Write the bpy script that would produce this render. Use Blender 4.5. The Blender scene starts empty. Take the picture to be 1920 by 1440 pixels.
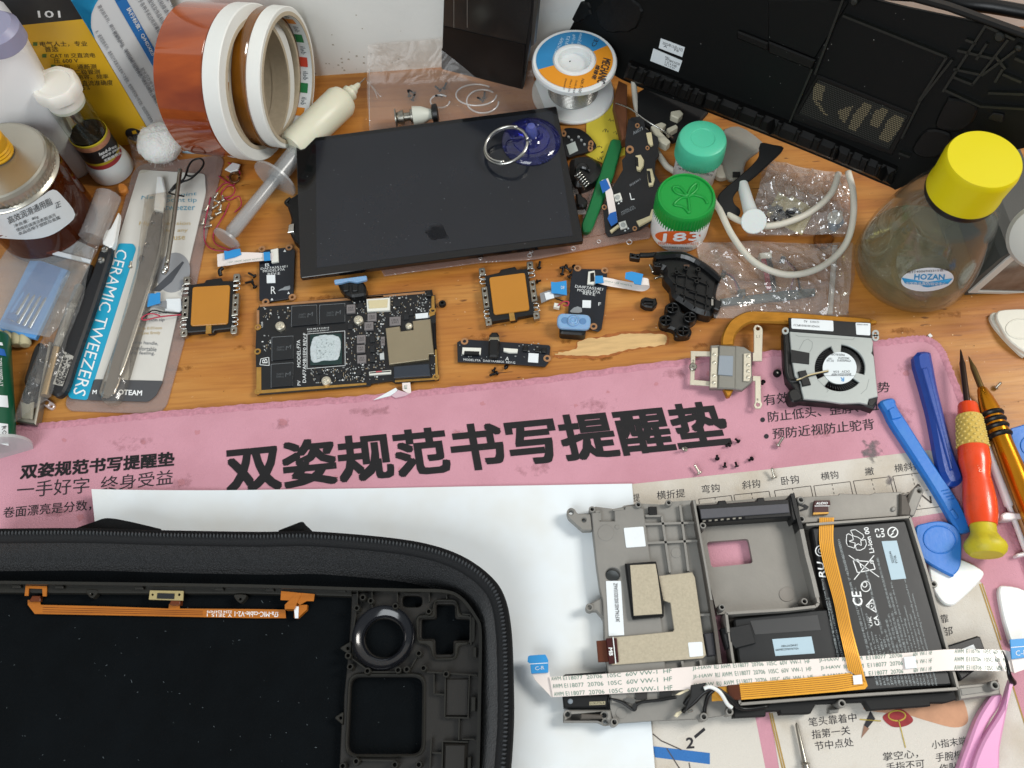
import bpy, math, random
from math import radians, sin, cos, pi, sqrt, atan2
from mathutils import Vector, Matrix, Quaternion, noise as mnoise
from mathutils.geometry import tessellate_polygon
random.seed(7)
SC = bpy.context.scene
COL = SC.collection

# ------------------------------------------------------------------ camera
CAM_F, CAM_TH, CAM_ROLL, CAM_H = 1600.0, radians(25.7), radians(-4.0), 0.42
EYE = Vector((0, 0, CAM_H))
FW = Vector((0, sin(CAM_TH), -cos(CAM_TH)))
_u0 = Vector((1, 0, 0)).cross(FW)
RT = Vector((1, 0, 0)) * cos(CAM_ROLL) + _u0 * sin(CAM_ROLL)
UP = _u0 * cos(CAM_ROLL) - Vector((1, 0, 0)) * sin(CAM_ROLL)
cam = bpy.data.cameras.new('camera')
cam.sensor_width = 36.0
cam.lens = CAM_F / 1920 * 36.0
cam.clip_start, cam.clip_end = 0.005, 20
cam_o = bpy.data.objects.new('camera', cam)
COL.objects.link(cam_o)
cam_o.matrix_world = Matrix(((RT.x, UP.x, -FW.x, EYE.x), (RT.y, UP.y, -FW.y, EYE.y), (RT.z, UP.z, -FW.z, EYE.z), (0, 0, 0, 1)))
cam.dof.use_dof = True
cam.dof.focus_distance = 0.46
cam.dof.aperture_fstop = 20.0
SC.camera = cam_o

# ------------------------------------------------------------------ light of the room
world = bpy.data.worlds.new('World')
SC.world = world
world.use_nodes = True
_bg = world.node_tree.nodes['Background']
_bg.inputs[0].default_value = (0.86, 0.94, 1.0, 1)
_bg.inputs[1].default_value = 0.27

def area(name, loc, target, size, power, col):
    l = bpy.data.lights.new(name, 'AREA')
    l.shape = 'RECTANGLE'
    l.size, l.size_y = size
    l.energy, l.color = power, col
    o = bpy.data.objects.new(name, l)
    COL.objects.link(o)
    o.location = loc
    o.rotation_euler = (Vector(target) - Vector(loc)).to_track_quat('-Z', 'Y').to_euler()
    return o
area('window_light', (1.15, 0.35, 1.15), (0.05, 0.25, 0), (0.5, 0.5), 22, (1.0, 0.96, 0.90))
area('fill_light', (-0.5, -0.65, 0.95), (-0.1, 0.35, 0), (0.8, 0.8), 13, (0.92, 0.97, 1.0))  # soft fill lamp added at front left to brighten the wall
SC.view_settings.view_transform = 'Standard'
SC.view_settings.look = 'None'
SC.view_settings.exposure = -0.06
SC.view_settings.gamma = 1.0
SC.render.engine = 'CYCLES'
SC.cycles.use_denoising = True
SC.cycles.max_bounces = 10
SC.cycles.transparent_max_bounces = 24
SC.cycles.transmission_bounces = 8
SC.cycles.caustics_refractive = False
SC.cycles.caustics_reflective = False
SC.cycles.blur_glossy = 0.6

# ------------------------------------------------------------------ photo measurement -> desk coordinates
def ray(px, py):
    return (FW + RT * ((px - 960) / CAM_F) - UP * ((py - 720) / CAM_F))

class Plane:
    """a real plane of the place; w() turns a measured picture point into the point on it"""
    def __init__(s, o, n=(0, 0, 1)):
        s.o = Vector(o); s.n = Vector(n).normalized()
        a = Vector((1, 0, 0))
        s.x = (a - s.n * a.dot(s.n)).normalized(); s.y = s.n.cross(s.x)
    def up(s, h):
        return Plane(s.o + s.n * h, s.n)
    def w(s, px, py):
        d = ray(px, py)
        return EYE + d * ((s.o - EYE).dot(s.n) / d.dot(s.n))
    def uv(s, px, py):
        v = s.w(px, py) - s.o
        return Vector((v.dot(s.x), v.dot(s.y)))
    def p3(s, uv, h=0):
        return s.o + s.x * uv[0] + s.y * uv[1] + s.n * h
def Z(z):
    return Plane((0, 0, z))
def plane3(a, b, c):
    n = (b - a).cross(c - a).normalized()
    if n.dot(EYE - a) < 0: n = -n
    return Plane(a, n)
def W(px, py, z=0.0):
    return Z(z).w(px, py)
def height_at(base_px, top_px, z0=0.0):
    """height of the upright line from base_px that is seen at top_px"""
    b = W(*base_px, z0); d = ray(*top_px); h = Vector((b.x, b.y)); dd = Vector((d.x, d.y))
    t = h.dot(dd) / dd.dot(dd)
    return EYE.z + d.z * t - z0
def mm(px, py, z=0.0):
    """metres per picture pixel, across, at that place"""
    return (W(px + 5, py, z) - W(px - 5, py, z)).length / 10

# ------------------------------------------------------------------ objects
def lin(h):
    if isinstance(h, str):
        h = h.lstrip('#'); h = [int(h[i:i + 2], 16) / 255 for i in (0, 2, 4)]
        return tuple(x / 12.92 if x <= .04045 else ((x + .055) / 1.055) ** 2.4 for x in h)
    return tuple(h)

MATS = {}
def M(name, col, rough=.5, metal=0, var=0.0, vscale=60, bump=0.0, bscale=400, spec=.5, trans=0, ior=1.45, alpha=1, coat=0, sss=0, sheen=0, rvar=0.0, col2=None, thr=None, stretch=None, detail=4):
    if name in MATS: return MATS[name]
    m = bpy.data.materials.new(name); m.use_nodes = True
    nt = m.node_tree; N = nt.nodes; L = nt.links
    b = N['Principled BSDF']
    c = lin(col) + (1,)
    b.inputs['Base Color'].default_value = c
    b.inputs['Roughness'].default_value = rough
    b.inputs['Metallic'].default_value = metal
    b.inputs['Specular IOR Level'].default_value = spec
    b.inputs['Transmission Weight'].default_value = trans
    b.inputs['IOR'].default_value = ior
    b.inputs['Alpha'].default_value = alpha
    b.inputs['Coat Weight'].default_value = coat
    b.inputs['Sheen Weight'].default_value = sheen
    if sss:
        b.inputs['Subsurface Weight'].default_value = sss
        b.inputs['Subsurface Scale'].default_value = 0.004
    tc = N.new('ShaderNodeTexCoord'); src = tc.outputs['Object']
    if stretch:
        mp = N.new('ShaderNodeMapping'); mp.inputs['Scale'].default_value = stretch
        L.new(src, mp.inputs['Vector']); src = mp.outputs['Vector']
    if var or col2 or rvar:
        n = N.new('ShaderNodeTexNoise'); n.inputs['Scale'].default_value = vscale; n.inputs['Detail'].default_value = detail
        n.inputs['Roughness'].default_value = .6
        L.new(src, n.inputs['Vector'])
        r = N.new('ShaderNodeMapRange')
        lo, hi = thr or (.3, .7)
        r.inputs['From Min'].default_value = lo; r.inputs['From Max'].default_value = hi
        L.new(n.outputs['Fac'], r.inputs['Value'])
        if var or col2:
            mx = N.new('ShaderNodeMix'); mx.data_type = 'RGBA'
            L.new(r.outputs['Result'], mx.inputs['Factor'])
            mx.inputs['A'].default_value = c
            d = lin(col2) + (1,) if col2 else tuple(min(1, x * (1 - var)) for x in c[:3]) + (1,)
            mx.inputs['B'].default_value = d
            L.new(mx.outputs['Result'], b.inputs['Base Color'])
        if rvar:
            r2 = N.new('ShaderNodeMapRange')
            r2.inputs['To Min'].default_value = max(0.02, rough - rvar); r2.inputs['To Max'].default_value = min(1, rough + rvar)
            L.new(n.outputs['Fac'], r2.inputs['Value']); L.new(r2.outputs['Result'], b.inputs['Roughness'])
    if bump:
        n2 = N.new('ShaderNodeTexNoise'); n2.inputs['Scale'].default_value = bscale; n2.inputs['Detail'].default_value = 3
        L.new(src, n2.inputs['Vector'])
        bp = N.new('ShaderNodeBump'); bp.inputs['Strength'].default_value = bump; bp.inputs['Distance'].default_value = 0.001
        L.new(n2.outputs['Fac'], bp.inputs['Height']); L.new(bp.outputs['Normal'], b.inputs['Normal'])
    MATS[name] = m
    return m

def film(name, tint, gloss=.06, haze=.0, hcol='#ffffff', rough=.12, bump=.0, bscale=60, ior=1.45):
    """thin clear plastic: see-through, fresnel shine, a little milky scatter"""
    if name in MATS: return MATS[name]
    m = bpy.data.materials.new(name); m.use_nodes = True
    nt = m.node_tree; N = nt.nodes; L = nt.links
    N.remove(N['Principled BSDF']); out = N['Material Output']
    tr = N.new('ShaderNodeBsdfTransparent'); tr.inputs[0].default_value = lin(tint) + (1,)
    df = N.new('ShaderNodeBsdfDiffuse'); df.inputs[0].default_value = lin(hcol) + (1,)
    gl = N.new('ShaderNodeBsdfGlossy'); gl.inputs['Roughness'].default_value = rough
    m1 = N.new('ShaderNodeMixShader'); m1.inputs[0].default_value = haze
    L.new(tr.outputs[0], m1.inputs[1]); L.new(df.outputs[0], m1.inputs[2])
    m2 = N.new('ShaderNodeMixShader'); fr = N.new('ShaderNodeLayerWeight'); fr.inputs['Blend'].default_value = .5; pw = N.new('ShaderNodeMath'); pw.operation = 'POWER'; pw.inputs[1].default_value = 3.5
    L.new(fr.outputs['Facing'], pw.inputs[0]); fr2 = N.new('ShaderNodeMath'); fr2.operation = 'MULTIPLY'; fr2.inputs[1].default_value = .6; L.new(pw.outputs[0], fr2.inputs[0])
    ad = N.new('ShaderNodeMath'); ad.operation = 'ADD'; ad.inputs[1].default_value = gloss; ad.use_clamp = True
    L.new(fr2.outputs[0], ad.inputs[0]); L.new(ad.outputs[0], m2.inputs[0])
    L.new(m1.outputs[0], m2.inputs[1]); L.new(gl.outputs[0], m2.inputs[2]); L.new(m2.outputs[0], out.inputs[0])
    if bump:
        tc = N.new('ShaderNodeTexCoord'); n2 = N.new('ShaderNodeTexNoise'); n2.inputs['Scale'].default_value = bscale; n2.inputs['Detail'].default_value = 2
        n2.inputs['Distortion'].default_value = 1.5
        L.new(tc.outputs['Object'], n2.inputs['Vector'])
        bp = N.new('ShaderNodeBump'); bp.inputs['Strength'].default_value = bump; bp.inputs['Distance'].default_value = 0.004
        L.new(n2.outputs['Fac'], bp.inputs['Height'])
        for s in (gl, fr, df): L.new(bp.outputs['Normal'], s.inputs['Normal'])
    MATS[name] = m
    return m

def link(o, parent=None):
    COL.objects.link(o)
    if parent: o.parent = parent
    return o
def tag(o, label, cat, group=None, kind=None):
    if label: o['label'] = label
    if cat: o['category'] = cat
    if group: o['group'] = group
    if kind: o['kind'] = kind
    return o
def thing(name, label, cat, loc, group=None):
    o = bpy.data.objects.new(name, None); o.empty_display_size = .01
    COL.objects.link(o); o.location = Vector(loc)
    return tag(o, label, cat, group)
def root_of(o):
    p = Vector((0, 0, 0))
    while o is not None: p += Vector(o.location); o = o.parent
    return p
def obj(name, verts, faces, mat, parent=None, smooth=False, label=None, cat=None, group=None, kind=None, origin=None, sharp=None):
    """one mesh object from world-space points; its points are stored relative to the thing it belongs to"""
    verts = [Vector(v) for v in verts]
    if parent is not None: org = root_of(parent)
    elif origin is not None: org = Vector(origin)
    else:
        org = Vector((sum(v.x for v in verts) / len(verts), sum(v.y for v in verts) / len(verts), min(v.z for v in verts)))
    me = bpy.data.meshes.new(name)
    me.from_pydata([v - org for v in verts], [], faces)
    mats = mat if isinstance(mat, (list, tuple)) else [mat]
    for x in mats: me.materials.append(x)
    if smooth:
        me.polygons.foreach_set('use_smooth', [True] * len(me.polygons))
        if sharp: me.set_sharp_from_angle(angle=radians(sharp))
    o = bpy.data.objects.new(name, me)
    link(o, parent)
    if parent is None: o.location = org
    if label or cat or kind: tag(o, label, cat, group, kind)
    return o

# ------------------------------------------------------------------ shapes
def area2(p):
    return sum(p[i - 1][0] * p[i][1] - p[i][0] * p[i - 1][1] for i in range(len(p))) / 2
def ccw(p):
    return list(p) if area2(p) > 0 else list(p)[::-1]
def inset(p, d):
    n = len(p); out = []
    for i in range(n):
        a, b, c = Vector(p[i - 1]), Vector(p[i]), Vector(p[(i + 1) % n])
        e1 = (b - a); e2 = (c - b)
        if e1.length < 1e-9 or e2.length < 1e-9: out.append(b); continue
        e1.normalize(); e2.normalize()
        n1 = Vector((-e1.y, e1.x)); n2 = Vector((-e2.y, e2.x))
        k = n1 + n2
        den = max(.35, 1 + n1.dot(n2))
        out.append(b + k * (d / den))
    return out
def rnd(p, r, seg=4, only=None):
    """round the corners of an outline (any units)"""
    n = len(p); out = []
    for i in range(n):
        a, b, c = Vector(p[i - 1]), Vector(p[i]), Vector(p[(i + 1) % n])
        if only is not None and i not in only: out.append(b); continue
        la, lc = (a - b).length, (c - b).length
        q = min(r, la * .48, lc * .48)
        s, e = b + (a - b).normalized() * q, b + (c - b).normalized() * q
        for k in range(seg + 1):
            t = k / seg
            out.append((1 - t) ** 2 * s + 2 * t * (1 - t) * b + t * t * e)
    return [tuple(v) for v in out]
def rect(cx, cy, w, h, a=0, sk=0):
    """rectangle in picture units, long side turned by a degrees; sk shears its short side"""
    ax = Vector((cos(radians(a)), sin(radians(a)))); b = radians(a + 90 + sk)
    ay = Vector((cos(b), sin(b)))
    c = Vector((cx, cy))
    return [tuple(c - ax * w / 2 - ay * h / 2), tuple(c + ax * w / 2 - ay * h / 2), tuple(c + ax * w / 2 + ay * h / 2), tuple(c - ax * w / 2 + ay * h / 2)]
def ell(cx, cy, rx, ry, n=24, a=0):
    return [(cx + rx * cos(2 * pi * i / n) * cos(a) - ry * sin(2 * pi * i / n) * sin(a), cy + rx * cos(2 * pi * i / n) * sin(a) + ry * sin(2 * pi * i / n) * cos(a)) for i in range(n)]
def curve2(pts, n=6, closed=True):
    """Catmull-Rom through points"""
    out = []; N = len(pts)
    rng = range(N) if closed else range(N - 1)
    for i in rng:
        g = lambda k: Vector(pts[k % N] if closed else pts[max(0, min(N - 1, k))])
        p0, p1, p2, p3 = g(i - 1), g(i), g(i + 1), g(i + 2)
        for k in range(n):
            t = k / n
            out.append(.5 * ((2 * p1) + (p2 - p0) * t + (2 * p0 - 5 * p1 + 4 * p2 - p3) * t * t + (3 * p1 - p0 - 3 * p2 + p3) * t ** 3))
    if not closed: out.append(Vector(pts[-1]))
    return out

def prism_geo(uvs, holes, pl, h0, h1, bev=0, bottom=True):
    """slab on a plane from h0 to h1 above it, outlines given in the plane's own metres"""
    loops = [ccw(uvs)] + [ccw(h)[::-1] for h in holes]
    V, Fc, tops = [], [], []
    for lp in loops:
        n = len(lp); rings = [(lp, h0)]
        if bev: rings += [(lp, h1 - bev), (inset(lp, bev), h1)]
        else: rings += [(lp, h1)]
        idx = []
        for r, h in rings:
            idx.append(list(range(len(V), len(V) + n))); V += [pl.p3(q, h) for q in r]
        for k in range(len(idx) - 1):
            a, b = idx[k], idx[k + 1]
            for i in range(n):
                j = (i + 1) % n; Fc.append((a[i], a[j], b[j], b[i]))
        tops.append((idx[-1], idx[0], rings[-1][0], lp))
    def fill(which, rev):
        flat, vec = [], []
        for t in tops:
            flat += t[which]; vec.append([Vector((q[0], q[1], 0)) for q in (t[2] if which == 0 else t[3])])
        if len(vec) == 1 and len(flat) <= 4:
            f = list(flat); Fc.append(tuple(f[::-1] if rev else f)); return
        for tri in tessellate_polygon(vec):
            a, b, c = [flat[i] for i in tri]
            p, q, r = V[a], V[b], V[c]
            nz = (q - p).cross(r - p).dot(pl.n)
            if (nz < 0) != rev: b, c = c, b
            Fc.append((a, b, c))
    fill(0, False)
    if bottom: fill(1, True)
    return V, Fc
def prism(name, pts, pl, h0, h1, mat, parent=None, bev=0, holes=(), **k):
    """slab whose TOP outline was measured in the picture"""
    if not isinstance(pl, Plane): pl = Z(pl)
    t = pl.up(h1)
    uvs = [t.uv(*p) for p in pts]; hs = [[t.uv(*p) for p in h] for h in holes]
    t2 = Plane(pl.o, pl.n)
    # t.o differs from pl.o only along n, so the plane metres are the same
    V, Fc = prism_geo(uvs, hs, t2, h0, h1, bev)
    return obj(name, V, Fc, mat, parent, **k)
def multi(name, parts, mat, parent=None, **k):
    """several (pts, pl, h0, h1[, bev]) slabs that are one piece"""
    V, Fc = [], []
    for q in parts:
        pts, pl, h0, h1 = q[:4]; bev = q[4] if len(q) > 4 else 0
        hs = q[5] if len(q) > 5 else []
        if not isinstance(pl, Plane): pl = Z(pl)
        t = pl.up(h1)
        v, f = prism_geo([t.uv(*p) for p in pts], [[t.uv(*p) for p in h] for h in hs], pl, h0, h1, bev)
        o = len(V); V += v; Fc += [tuple(i + o for i in x) for x in f]
    return obj(name, V, Fc, mat, parent, **k)
def geo_lathe(prof, base, axis=(0, 0, 1), seg=40, xdir=None, arc=None):
    """(r, z) profile round an axis"""
    ax = Vector(axis).normalized()
    x = Vector(xdir) if xdir else (Vector((1, 0, 0)) if abs(ax.x) < .9 else Vector((0, 1, 0)))
    x = (x - ax * x.dot(ax)).normalized(); y = ax.cross(x)
    V, Fc = [], []
    a0, a1 = arc or (0, 2 * pi)
    full = arc is None
    cols = seg if full else seg + 1
    for r, z in prof:
        for i in range(cols):
            a = a0 + (a1 - a0) * i / seg
            V.append(Vector(base) + ax * z + (x * cos(a) + y * sin(a)) * r)
    for k in range(len(prof) - 1):
        for i in range(seg):
            j = (i + 1) % cols if full else i + 1
            Fc.append((k * cols + i, k * cols + j, (k + 1) * cols + j, (k + 1) * cols + i))
    if full:
        if prof[0][0] > 1e-6: Fc.append(tuple(range(cols))[::-1])
        if prof[-1][0] > 1e-6: Fc.append(tuple((len(prof) - 1) * cols + i for i in range(cols)))
    return V, Fc
def lathe(name, prof, base, mat, parent=None, axis=(0, 0, 1), seg=40, smooth=True, closed=False, xdir=None, arc=None, sharp=35, caps=True, **k):
    if closed: prof = list(prof) + [prof[0]]
    V, Fc = geo_lathe(prof, base, axis, seg, xdir, arc)
    if closed: Fc = Fc[:-2] if arc is None and prof[0][0] > 1e-6 else Fc
    elif not caps: Fc = [f for f in Fc if len(f) == 4]
    return obj(name, V, Fc, mat, parent, smooth=smooth, sharp=sharp, **k)
def geo_tube(pts, r, seg=8, cap=True):
    V, Fc = [], []
    n = len(pts); ref = None
    for i, p in enumerate(pts):
        p = Vector(p)
        t = (Vector(pts[min(n - 1, i + 1)]) - Vector(pts[max(0, i - 1)])).normalized()
        if ref is None: ref = Vector((0, 0, 1)) if abs(t.z) < .9 else Vector((1, 0, 0))
        a = (ref - t * ref.dot(t)).normalized(); b = t.cross(a); ref = a
        rr = r[i] if isinstance(r, (list, tuple)) else r
        for k in range(seg):
            an = 2 * pi * k / seg
            V.append(p + (a * cos(an) + b * sin(an)) * rr)
    for i in range(n - 1):
        for k in range(seg):
            j = (k + 1) % seg
            Fc.append((i * seg + k, i * seg + j, (i + 1) * seg + j, (i + 1) * seg + k))
    if cap:
        Fc.append(tuple(range(seg))[::-1]); Fc.append(tuple((n - 1) * seg + k for k in range(seg)))
    return V, Fc
def P3(pts):
    return [W(*p) for p in pts]
def tube(name, pts, r, mat, parent=None, seg=8, sm=5, **k):
    q = [Vector(p) for p in pts]
    if sm: q = curve2(q, sm, False)
    if isinstance(r, (list, tuple)) and len(r) != len(q):
        m_ = len(r) - 1; r = [r[min(m_ - 1, int(i * m_ / (len(q) - 1)))] * (1 - (i * m_ / (len(q) - 1) - min(m_ - 1, int(i * m_ / (len(q) - 1))))) + r[min(m_, int(i * m_ / (len(q) - 1)) + 1)] * (i * m_ / (len(q) - 1) - min(m_ - 1, int(i * m_ / (len(q) - 1)))) for i in range(len(q))]
    V, Fc = geo_tube(q, r, seg)
    return obj(name, V, Fc, mat, parent, smooth=True, **k)
def merge(*geos):
    V, Fc = [], []
    for v, f in geos:
        o = len(V); V += list(v); Fc += [tuple(i + o for i in x) for x in f]
    return V, Fc
def ribbon(name, left, right, thick, mat, parent=None, **k):
    """a flat strip between two lists of world points"""
    V, Fc = [], []; n = len(left)
    for i in range(n):
        d = Vector((0, 0, thick))
        V += [left[i], right[i], left[i] - d, right[i] - d]
    for i in range(n - 1):
        a, b = 4 * i, 4 * i + 4
        Fc += [(a, a + 1, b + 1, b), (a + 2, b + 2, b + 3, a + 3), (a, b, b + 2, a + 2), (a + 1, a + 3, b + 3, b + 1)]
    Fc += [(0, 2, 3, 1), (4 * n - 4, 4 * n - 3, 4 * n - 1, 4 * n - 2)]
    return obj(name, V, Fc, mat, parent, smooth=True, sharp=50, **k)

# ------------------------------------------------------------------ lettering
_tc = bpy.data.curves.new('lettering', 'FONT'); _to = bpy.data.objects.new('lettering', _tc); COL.objects.link(_to)
_TX = {}
def text_geo(s, bold=0.0, res=2, line=1.0, align='LEFT'):
    k = (s, bold, res, line, align)
    if k in _TX: return _TX[k]
    _tc.body = s; _tc.offset = bold; _tc.resolution_u = res; _tc.space_line = line; _tc.align_x = align
    dg = bpy.context.evaluated_depsgraph_get(); dg.update()
    e = _to.evaluated_get(dg); me = e.to_mesh()
    V = [Vector((v.co.x, v.co.y)) for v in me.vertices]; Fc = [tuple(p.vertices) for p in me.polygons]
    e.to_mesh_clear()
    if not V: return None
    x0, x1 = min(v.x for v in V), max(v.x for v in V); y0, y1 = min(v.y for v in V), max(v.y for v in V)
    V = [((v.x - x0) / max(1e-6, x1 - x0), (v.y - y0) / max(1e-6, y1 - y0)) for v in V]
    _TX[k] = (V, Fc, (x1 - x0) / max(1e-6, y1 - y0))
    return _TX[k]
def tx_geo(s, bl, br, tl, pl, h, bold=0.0, res=2, **k):
    """lettering lying on a plane: its box runs from bottom-left to bottom-right and up to top-left (picture points)"""
    g = text_geo(s, 0.0, res, **k)
    if not isinstance(pl, Plane): pl = Z(pl)
    t = pl.up(h); a, b, c = t.w(*bl), t.w(*br), t.w(*tl)
    if not bold: return [a + (b - a) * u + (c - a) * v for u, v in g[0]], g[1]
    e = (c - a).length * bold; ex, ey = (b - a).normalized() * e, (c - a).normalized() * e
    sh = [(0, 0), (1, 0), (-1, 0), (0, 1), (0, -1), (1, 1), (-1, 1), (1, -1), (-1, -1)] if bold > .012 else [(.8, .3), (-.8, -.3)]
    V, Fc = [], []
    a2, u2, c2 = a + ex + ey, b - a - ex * 2, c - a - ey * 2
    for i, (p, q) in enumerate(sh):
        o = len(V); d = ex * p + ey * q + t.n * (i * 6e-6)
        V += [a2 + u2 * u + c2 * v + d for u, v in g[0]]; Fc += [tuple(j + o for j in f) for f in g[1]]
    return V, Fc
def tx(s, bl, br, tl, pl, h, mat, parent, bold=0.0, res=2, name='lettering', **k):
    V, Fc = tx_geo(s, bl, br, tl, pl, h, bold, res, **k)
    return obj(name, V, Fc, mat, parent)
def txs(lines, pl, h, mat, parent, bold=0.0, res=2, name='lettering'):
    """several lines [(text, bl, br, tl)] that are one print"""
    return obj(name, *merge(*[tx_geo(s, bl, br, tl, pl, h, bold, res) for s, bl, br, tl in lines]), mat, parent)
def line_geo(p, q, wpx, pl, h):
    if not isinstance(pl, Plane): pl = Z(pl)
    t = pl.up(h); a, b = t.w(*p), t.w(*q)
    d = (b - a).normalized().cross(t.n) * (wpx * .5 * 0.00029)
    return [a - d, b - d, b + d, a + d], [(0, 1, 2, 3)]
# ------------------------------------------------------------------ materials
blackplastic = M('black_plastic', '#121314', .42, var=.3, vscale=150, bump=.06, bscale=2500)
softblack = M('soft_black', '#0e0f10', .7, var=.3, vscale=90, bump=.1, bscale=1800)
rubberblack = M('black_rubber', '#0b0c0d', .4, bump=.05, bscale=900)
tapeblack = M('black_tape', '#141618', .55, bump=.05, bscale=600)
silver = M('bright_metal', '#c9c8c2', .25, 1, var=.12, vscale=300)
steel = M('brushed_steel', '#a9a69c', .34, 1, var=.2, vscale=200, bump=.03, bscale=900)
nickel = M('nickel_plate', '#dcd6c4', .42, .75, var=.08, vscale=120, bump=.04, bscale=700)
darkmetal = M('dark_metal', '#2a2a2c', .3, .9)
gold = M('gold_contact', '#c79a52', .35, .8, var=.25, vscale=250)
goldpad = M('copper_pad', '#b98a62', .45, .5, var=.2, vscale=300)
copper = M('copper_pipe', '#d09238', .42, .8, var=.45, vscale=160, rvar=.12, bump=.08, bscale=700, stretch=(.4, 1, 1))
pcb = M('pcb_mask', '#121418', .36, var=.3, vscale=140, coat=.1, bump=.02, bscale=1500)
pcb2 = M('pcb_mask_blue', '#121822', .35, var=.25, vscale=140, coat=.1)
chip = M('chip_resin', '#1d1f22', .5, var=.12, vscale=400, bump=.03, bscale=3000)
inductor = M('inductor_grey', '#7b7676', .55, var=.15, vscale=300)
silk = M('silk_white', '#d8dcdc', .7)
silkdim = M('silk_grey', '#8b9094', .7)
whiteprint = M('white_print', '#e9ecec', .6)
ink = M('black_ink', '#121114', .75, col2='#5d4a53', vscale=700, thr=(.68, .78))
inkthin = M('black_ink_plain', '#232227', .75)
labelwhite = M('label_white', '#dfe5e8', .5, var=.04, vscale=200)
connwhite = M('connector_white', '#dcdcd3', .45)
conncream = M('connector_cream', '#cdc19b', .5)
whiteplastic = M('white_plastic', '#e4e6e4', .35, var=.04, vscale=40, sss=.1)
milky = M('milky_plastic', '#e6e4dc', .35, sss=.3)
bluetab = M('blue_tab', '#2f8fd0', .45, var=.08, vscale=120)
tanpad = M('conductive_fabric', '#b4aa94', .7, var=.18, vscale=900, bump=.15, bscale=2500)
magnesium = M('magnesium_grey', '#8a8883', .55, .25, var=.14, vscale=70, bump=.05, bscale=1200, rvar=.1)
ffc = M('ribbon_white', '#e6dcd6', .32, var=.05, vscale=60, coat=.3)
clear = film('clear_film', '#f3eeea', .03, .05, '#ffffff', .1, .6, 90)
bagclear = film('bag_film', '#f6f4f0', .05, .10, '#ffffff', .16, 1.0, 120)
frost = film('frosted_film', '#dfe3e6', .04, .38, '#e8ecf0', .3, .3, 60)
blister = film('blister_film', '#eeeae4', .05, .06, '#ffffff', .08, .25, 40)
glass = film('thin_glass', '#eef2ec', .04, .0, '#ffffff', .02)
# ================================================================== the setting: desk, wall
def wood_mat():
    m = bpy.data.materials.new('varnished_wood'); m.use_nodes = True
    nt = m.node_tree; N = nt.nodes; L = nt.links; b = N['Principled BSDF']
    tc = N.new('ShaderNodeTexCoord')
    def noise(scale, st, det=4, dist=0):
        mp = N.new('ShaderNodeMapping'); mp.inputs['Scale'].default_value = st; mp.inputs['Rotation'].default_value = (0, 0, radians(-4))
        L.new(tc.outputs['Object'], mp.inputs['Vector'])
        n = N.new('ShaderNodeTexNoise'); n.inputs['Scale'].default_value = scale; n.inputs['Detail'].default_value = det; n.inputs['Distortion'].default_value = dist
        L.new(mp.outputs['Vector'], n.inputs['Vector']); return n
    def ramp(n, stops):
        r = N.new('ShaderNodeValToRGB'); e = r.color_ramp.elements
        e[0].position, e[0].color = stops[0][0], lin(stops[0][1]) + (1,)
        e[1].position, e[1].color = stops[-1][0], lin(stops[-1][1]) + (1,)
        for p, c in stops[1:-1]:
            q = e.new(p); q.color = lin(c) + (1,)
        L.new(n.outputs['Fac'], r.inputs['Fac']); return r
    def mix(a, bb, fac, mode='MULTIPLY'):
        x = N.new('ShaderNodeMix'); x.data_type = 'RGBA'; x.blend_type = mode
        if isinstance(fac, float): x.inputs['Factor'].default_value = fac
        else: L.new(fac, x.inputs['Factor'])
        L.new(a, x.inputs['A']); L.new(bb, x.inputs['B']); return x.outputs['Result']
    base = ramp(noise(9, (1, 5, 1), 5, .6), [(.3, '#a2642b'), (.5, '#b47834'), (.72, '#c08a46')])
    grain = ramp(noise(60, (.5, 9, 1), 6, .3), [(.32, '#b08d6a'), (.5, '#e8dccd'), (.7, '#ffffff')])
    c1 = mix(base.outputs['Color'], grain.outputs['Color'], .38)
    fl = ramp(noise(150, (.55, 3.2, 1), 2, .2), [(.66, '#ffffff'), (.72, '#5c3512')])
    msk = ramp(noise(7, (1, 1, 1), 2), [(.45, '#000000'), (.62, '#ffffff')])
    c2 = mix(c1, fl.outputs['Color'], msk.outputs['Color'])
    sp = ramp(noise(420, (1, 1, 1), 1), [(.76, '#000000'), (.80, '#ffffff')])
    white = N.new('ShaderNodeRGB'); white.outputs[0].default_value = (.62, .42, .25, 1)
    c3 = mix(c2, white.outputs[0], sp.outputs['Color'], 'MIX')
    L.new(c3, b.inputs['Base Color'])
    rr = N.new('ShaderNodeMapRange'); rr.inputs['To Min'].default_value = .28; rr.inputs['To Max'].default_value = .6
    L.new(noise(30, (1, 2, 1), 5).outputs['Fac'], rr.inputs['Value']); L.new(rr.outputs['Result'], b.inputs['Roughness'])
    bp = N.new('ShaderNodeBump'); bp.inputs['Strength'].default_value = .12; bp.inputs['Distance'].default_value = .0008
    L.new(noise(90, (.6, 5, 1), 4).outputs['Fac'], bp.inputs['Height']); L.new(bp.outputs['Normal'], b.inputs['Normal'])
    return m
WALL_Y = W(700, 157).y + .0105
desk = obj('desk_top', [(-.9, -.5, 0), (.9, -.5, 0), (.9, WALL_Y + .01, 0), (-.9, WALL_Y + .01, 0), (-.9, -.5, -.03), (.9, -.5, -.03), (.9, WALL_Y + .01, -.03), (-.9, WALL_Y + .01, -.03)],
           [(0, 1, 2, 3), (7, 6, 5, 4), (0, 4, 5, 1), (1, 5, 6, 2), (2, 6, 7, 3), (3, 7, 4, 0)], wood_mat(), label='orange varnished wooden desk top under everything', cat='desk', kind='structure', origin=(0, 0, 0))
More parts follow.
